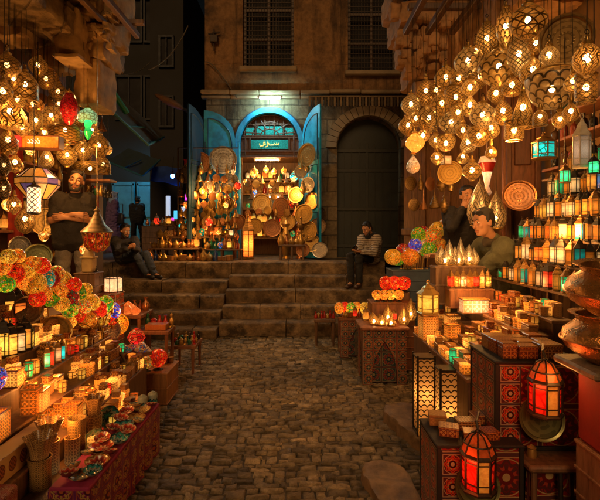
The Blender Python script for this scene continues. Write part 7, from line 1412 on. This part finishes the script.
link('headscarf', solid('headscarf', [('e', H(0, -.025, .035), (.098, .105, .105), RM), ('c', H(0, -.05, -.03), H(0, -.05, -.13), .085, .1), ('c', H(-.08, -.01, -.13), H(.08, -.01, -.13), .075, .075), ('c', H(-.07, .03, .02), H(-.06, .045, -.07), .03, .03), ('c', H(.07, .03, .02), H(.06, .045, -.07), .03, .03), ('c', H(-.06, .055, .085), H(.06, .055, .085), .032, .032), ('c', H(0, .0, -.16), H(0, .03, -.26), .09, .1)], .012, 4, [fabric('pale_scarf', (.3, .4, .62))]), rt)
link('robe', solid('robe', [('c', q_(0, 0, .95), q_(.02, .03, .12), .17, .24), ('c', q_(0, 0, 1.2), q_(0, 0, .8), .16, .18)], .015, 4, [fabric('lilac_robe', (.17, .1, .22))]), rt)
m = M(); m.box((0, 0, 0), (.1, .32, .3), 0, .9, .03); m.tube([V((-.05, -.05, .14)), V((-.08, -.02, .4)), V((.06, .02, .4)), V((.05, .05, .14))], .012, 6); tag(link('handbag', m.mesh('handbag', plain('dark_bag', (.03, .03, .04), .5)), None, q_(-.24, .12, .92)), 'dark handbag on the arm of the woman in the lilac robe', 'bag')
o_ = V((-5.07, 14.0, ZT)); f = V((.2, 1, 0)).normalized(); rr = V((1, -.2, 0)).normalized()
person('man in black clothes walking away before the turquoise shutters', stand(.1, 0, .97), f, (0, 0, 1), SK2, (.01, .008, .007), fabric('black_coat', (.012, .012, .014)), fabric('black_trousers', (.012, .011, .011)), plain('shoe_dark', (.02, .015, .012), .4), fine=.012)

# ================================================================== light, camera
w = bpy.data.worlds.new('World'); sc.world = w; w.use_nodes = True; nt = w.node_tree
sky = nt.nodes.new('ShaderNodeTexSky'); sky.sky_type = 'NISHITA'; sky.sun_disc = False; sky.sun_elevation = math.radians(1.0); sky.sun_rotation = math.radians(200)
bg = nt.nodes['Background']; nt.links.new(sky.outputs[0], bg.inputs[0]); bg.inputs[1].default_value = .004
sd = bpy.data.lights.new('sun', 'SUN'); sd.energy = .8; sd.angle = math.radians(25); sd.color = (1, .58, .25); so = bpy.data.objects.new('sun', sd); COL.objects.link(so); so.rotation_euler = (math.radians(60), 0, math.radians(-10))
cd = bpy.data.cameras.new('camera'); cam = bpy.data.objects.new('camera', cd); COL.objects.link(cam)
cd.sensor_fit = 'HORIZONTAL'; cd.sensor_width = 36; cd.lens = F/600*36; cd.shift_y = -18/600; cd.clip_start = .05; cd.clip_end = 200
cam.location = (0, 0, HC); cam.rotation_euler = (PI/2, 0, 0); sc.camera = cam
vs_ = sc.view_settings; vs_.view_transform = 'Standard'; vs_.look = 'None'; vs_.gamma = 1; vs_.use_curve_mapping = False; vs_.exposure = 0.15
cy = sc.cycles; cy.use_denoising = True; cy.denoiser = 'OPENIMAGEDENOISE'; cy.sample_clamp_indirect = 4; cy.sample_clamp_direct = 0; cy.max_bounces = 6; cy.diffuse_bounces = 3; cy.glossy_bounces = 3; cy.transmission_bounces = 3; cy.transparent_max_bounces = 10; cy.caustics_reflective = False; cy.caustics_refractive = False; cy.use_adaptive_sampling = True; cy.adaptive_threshold = .01
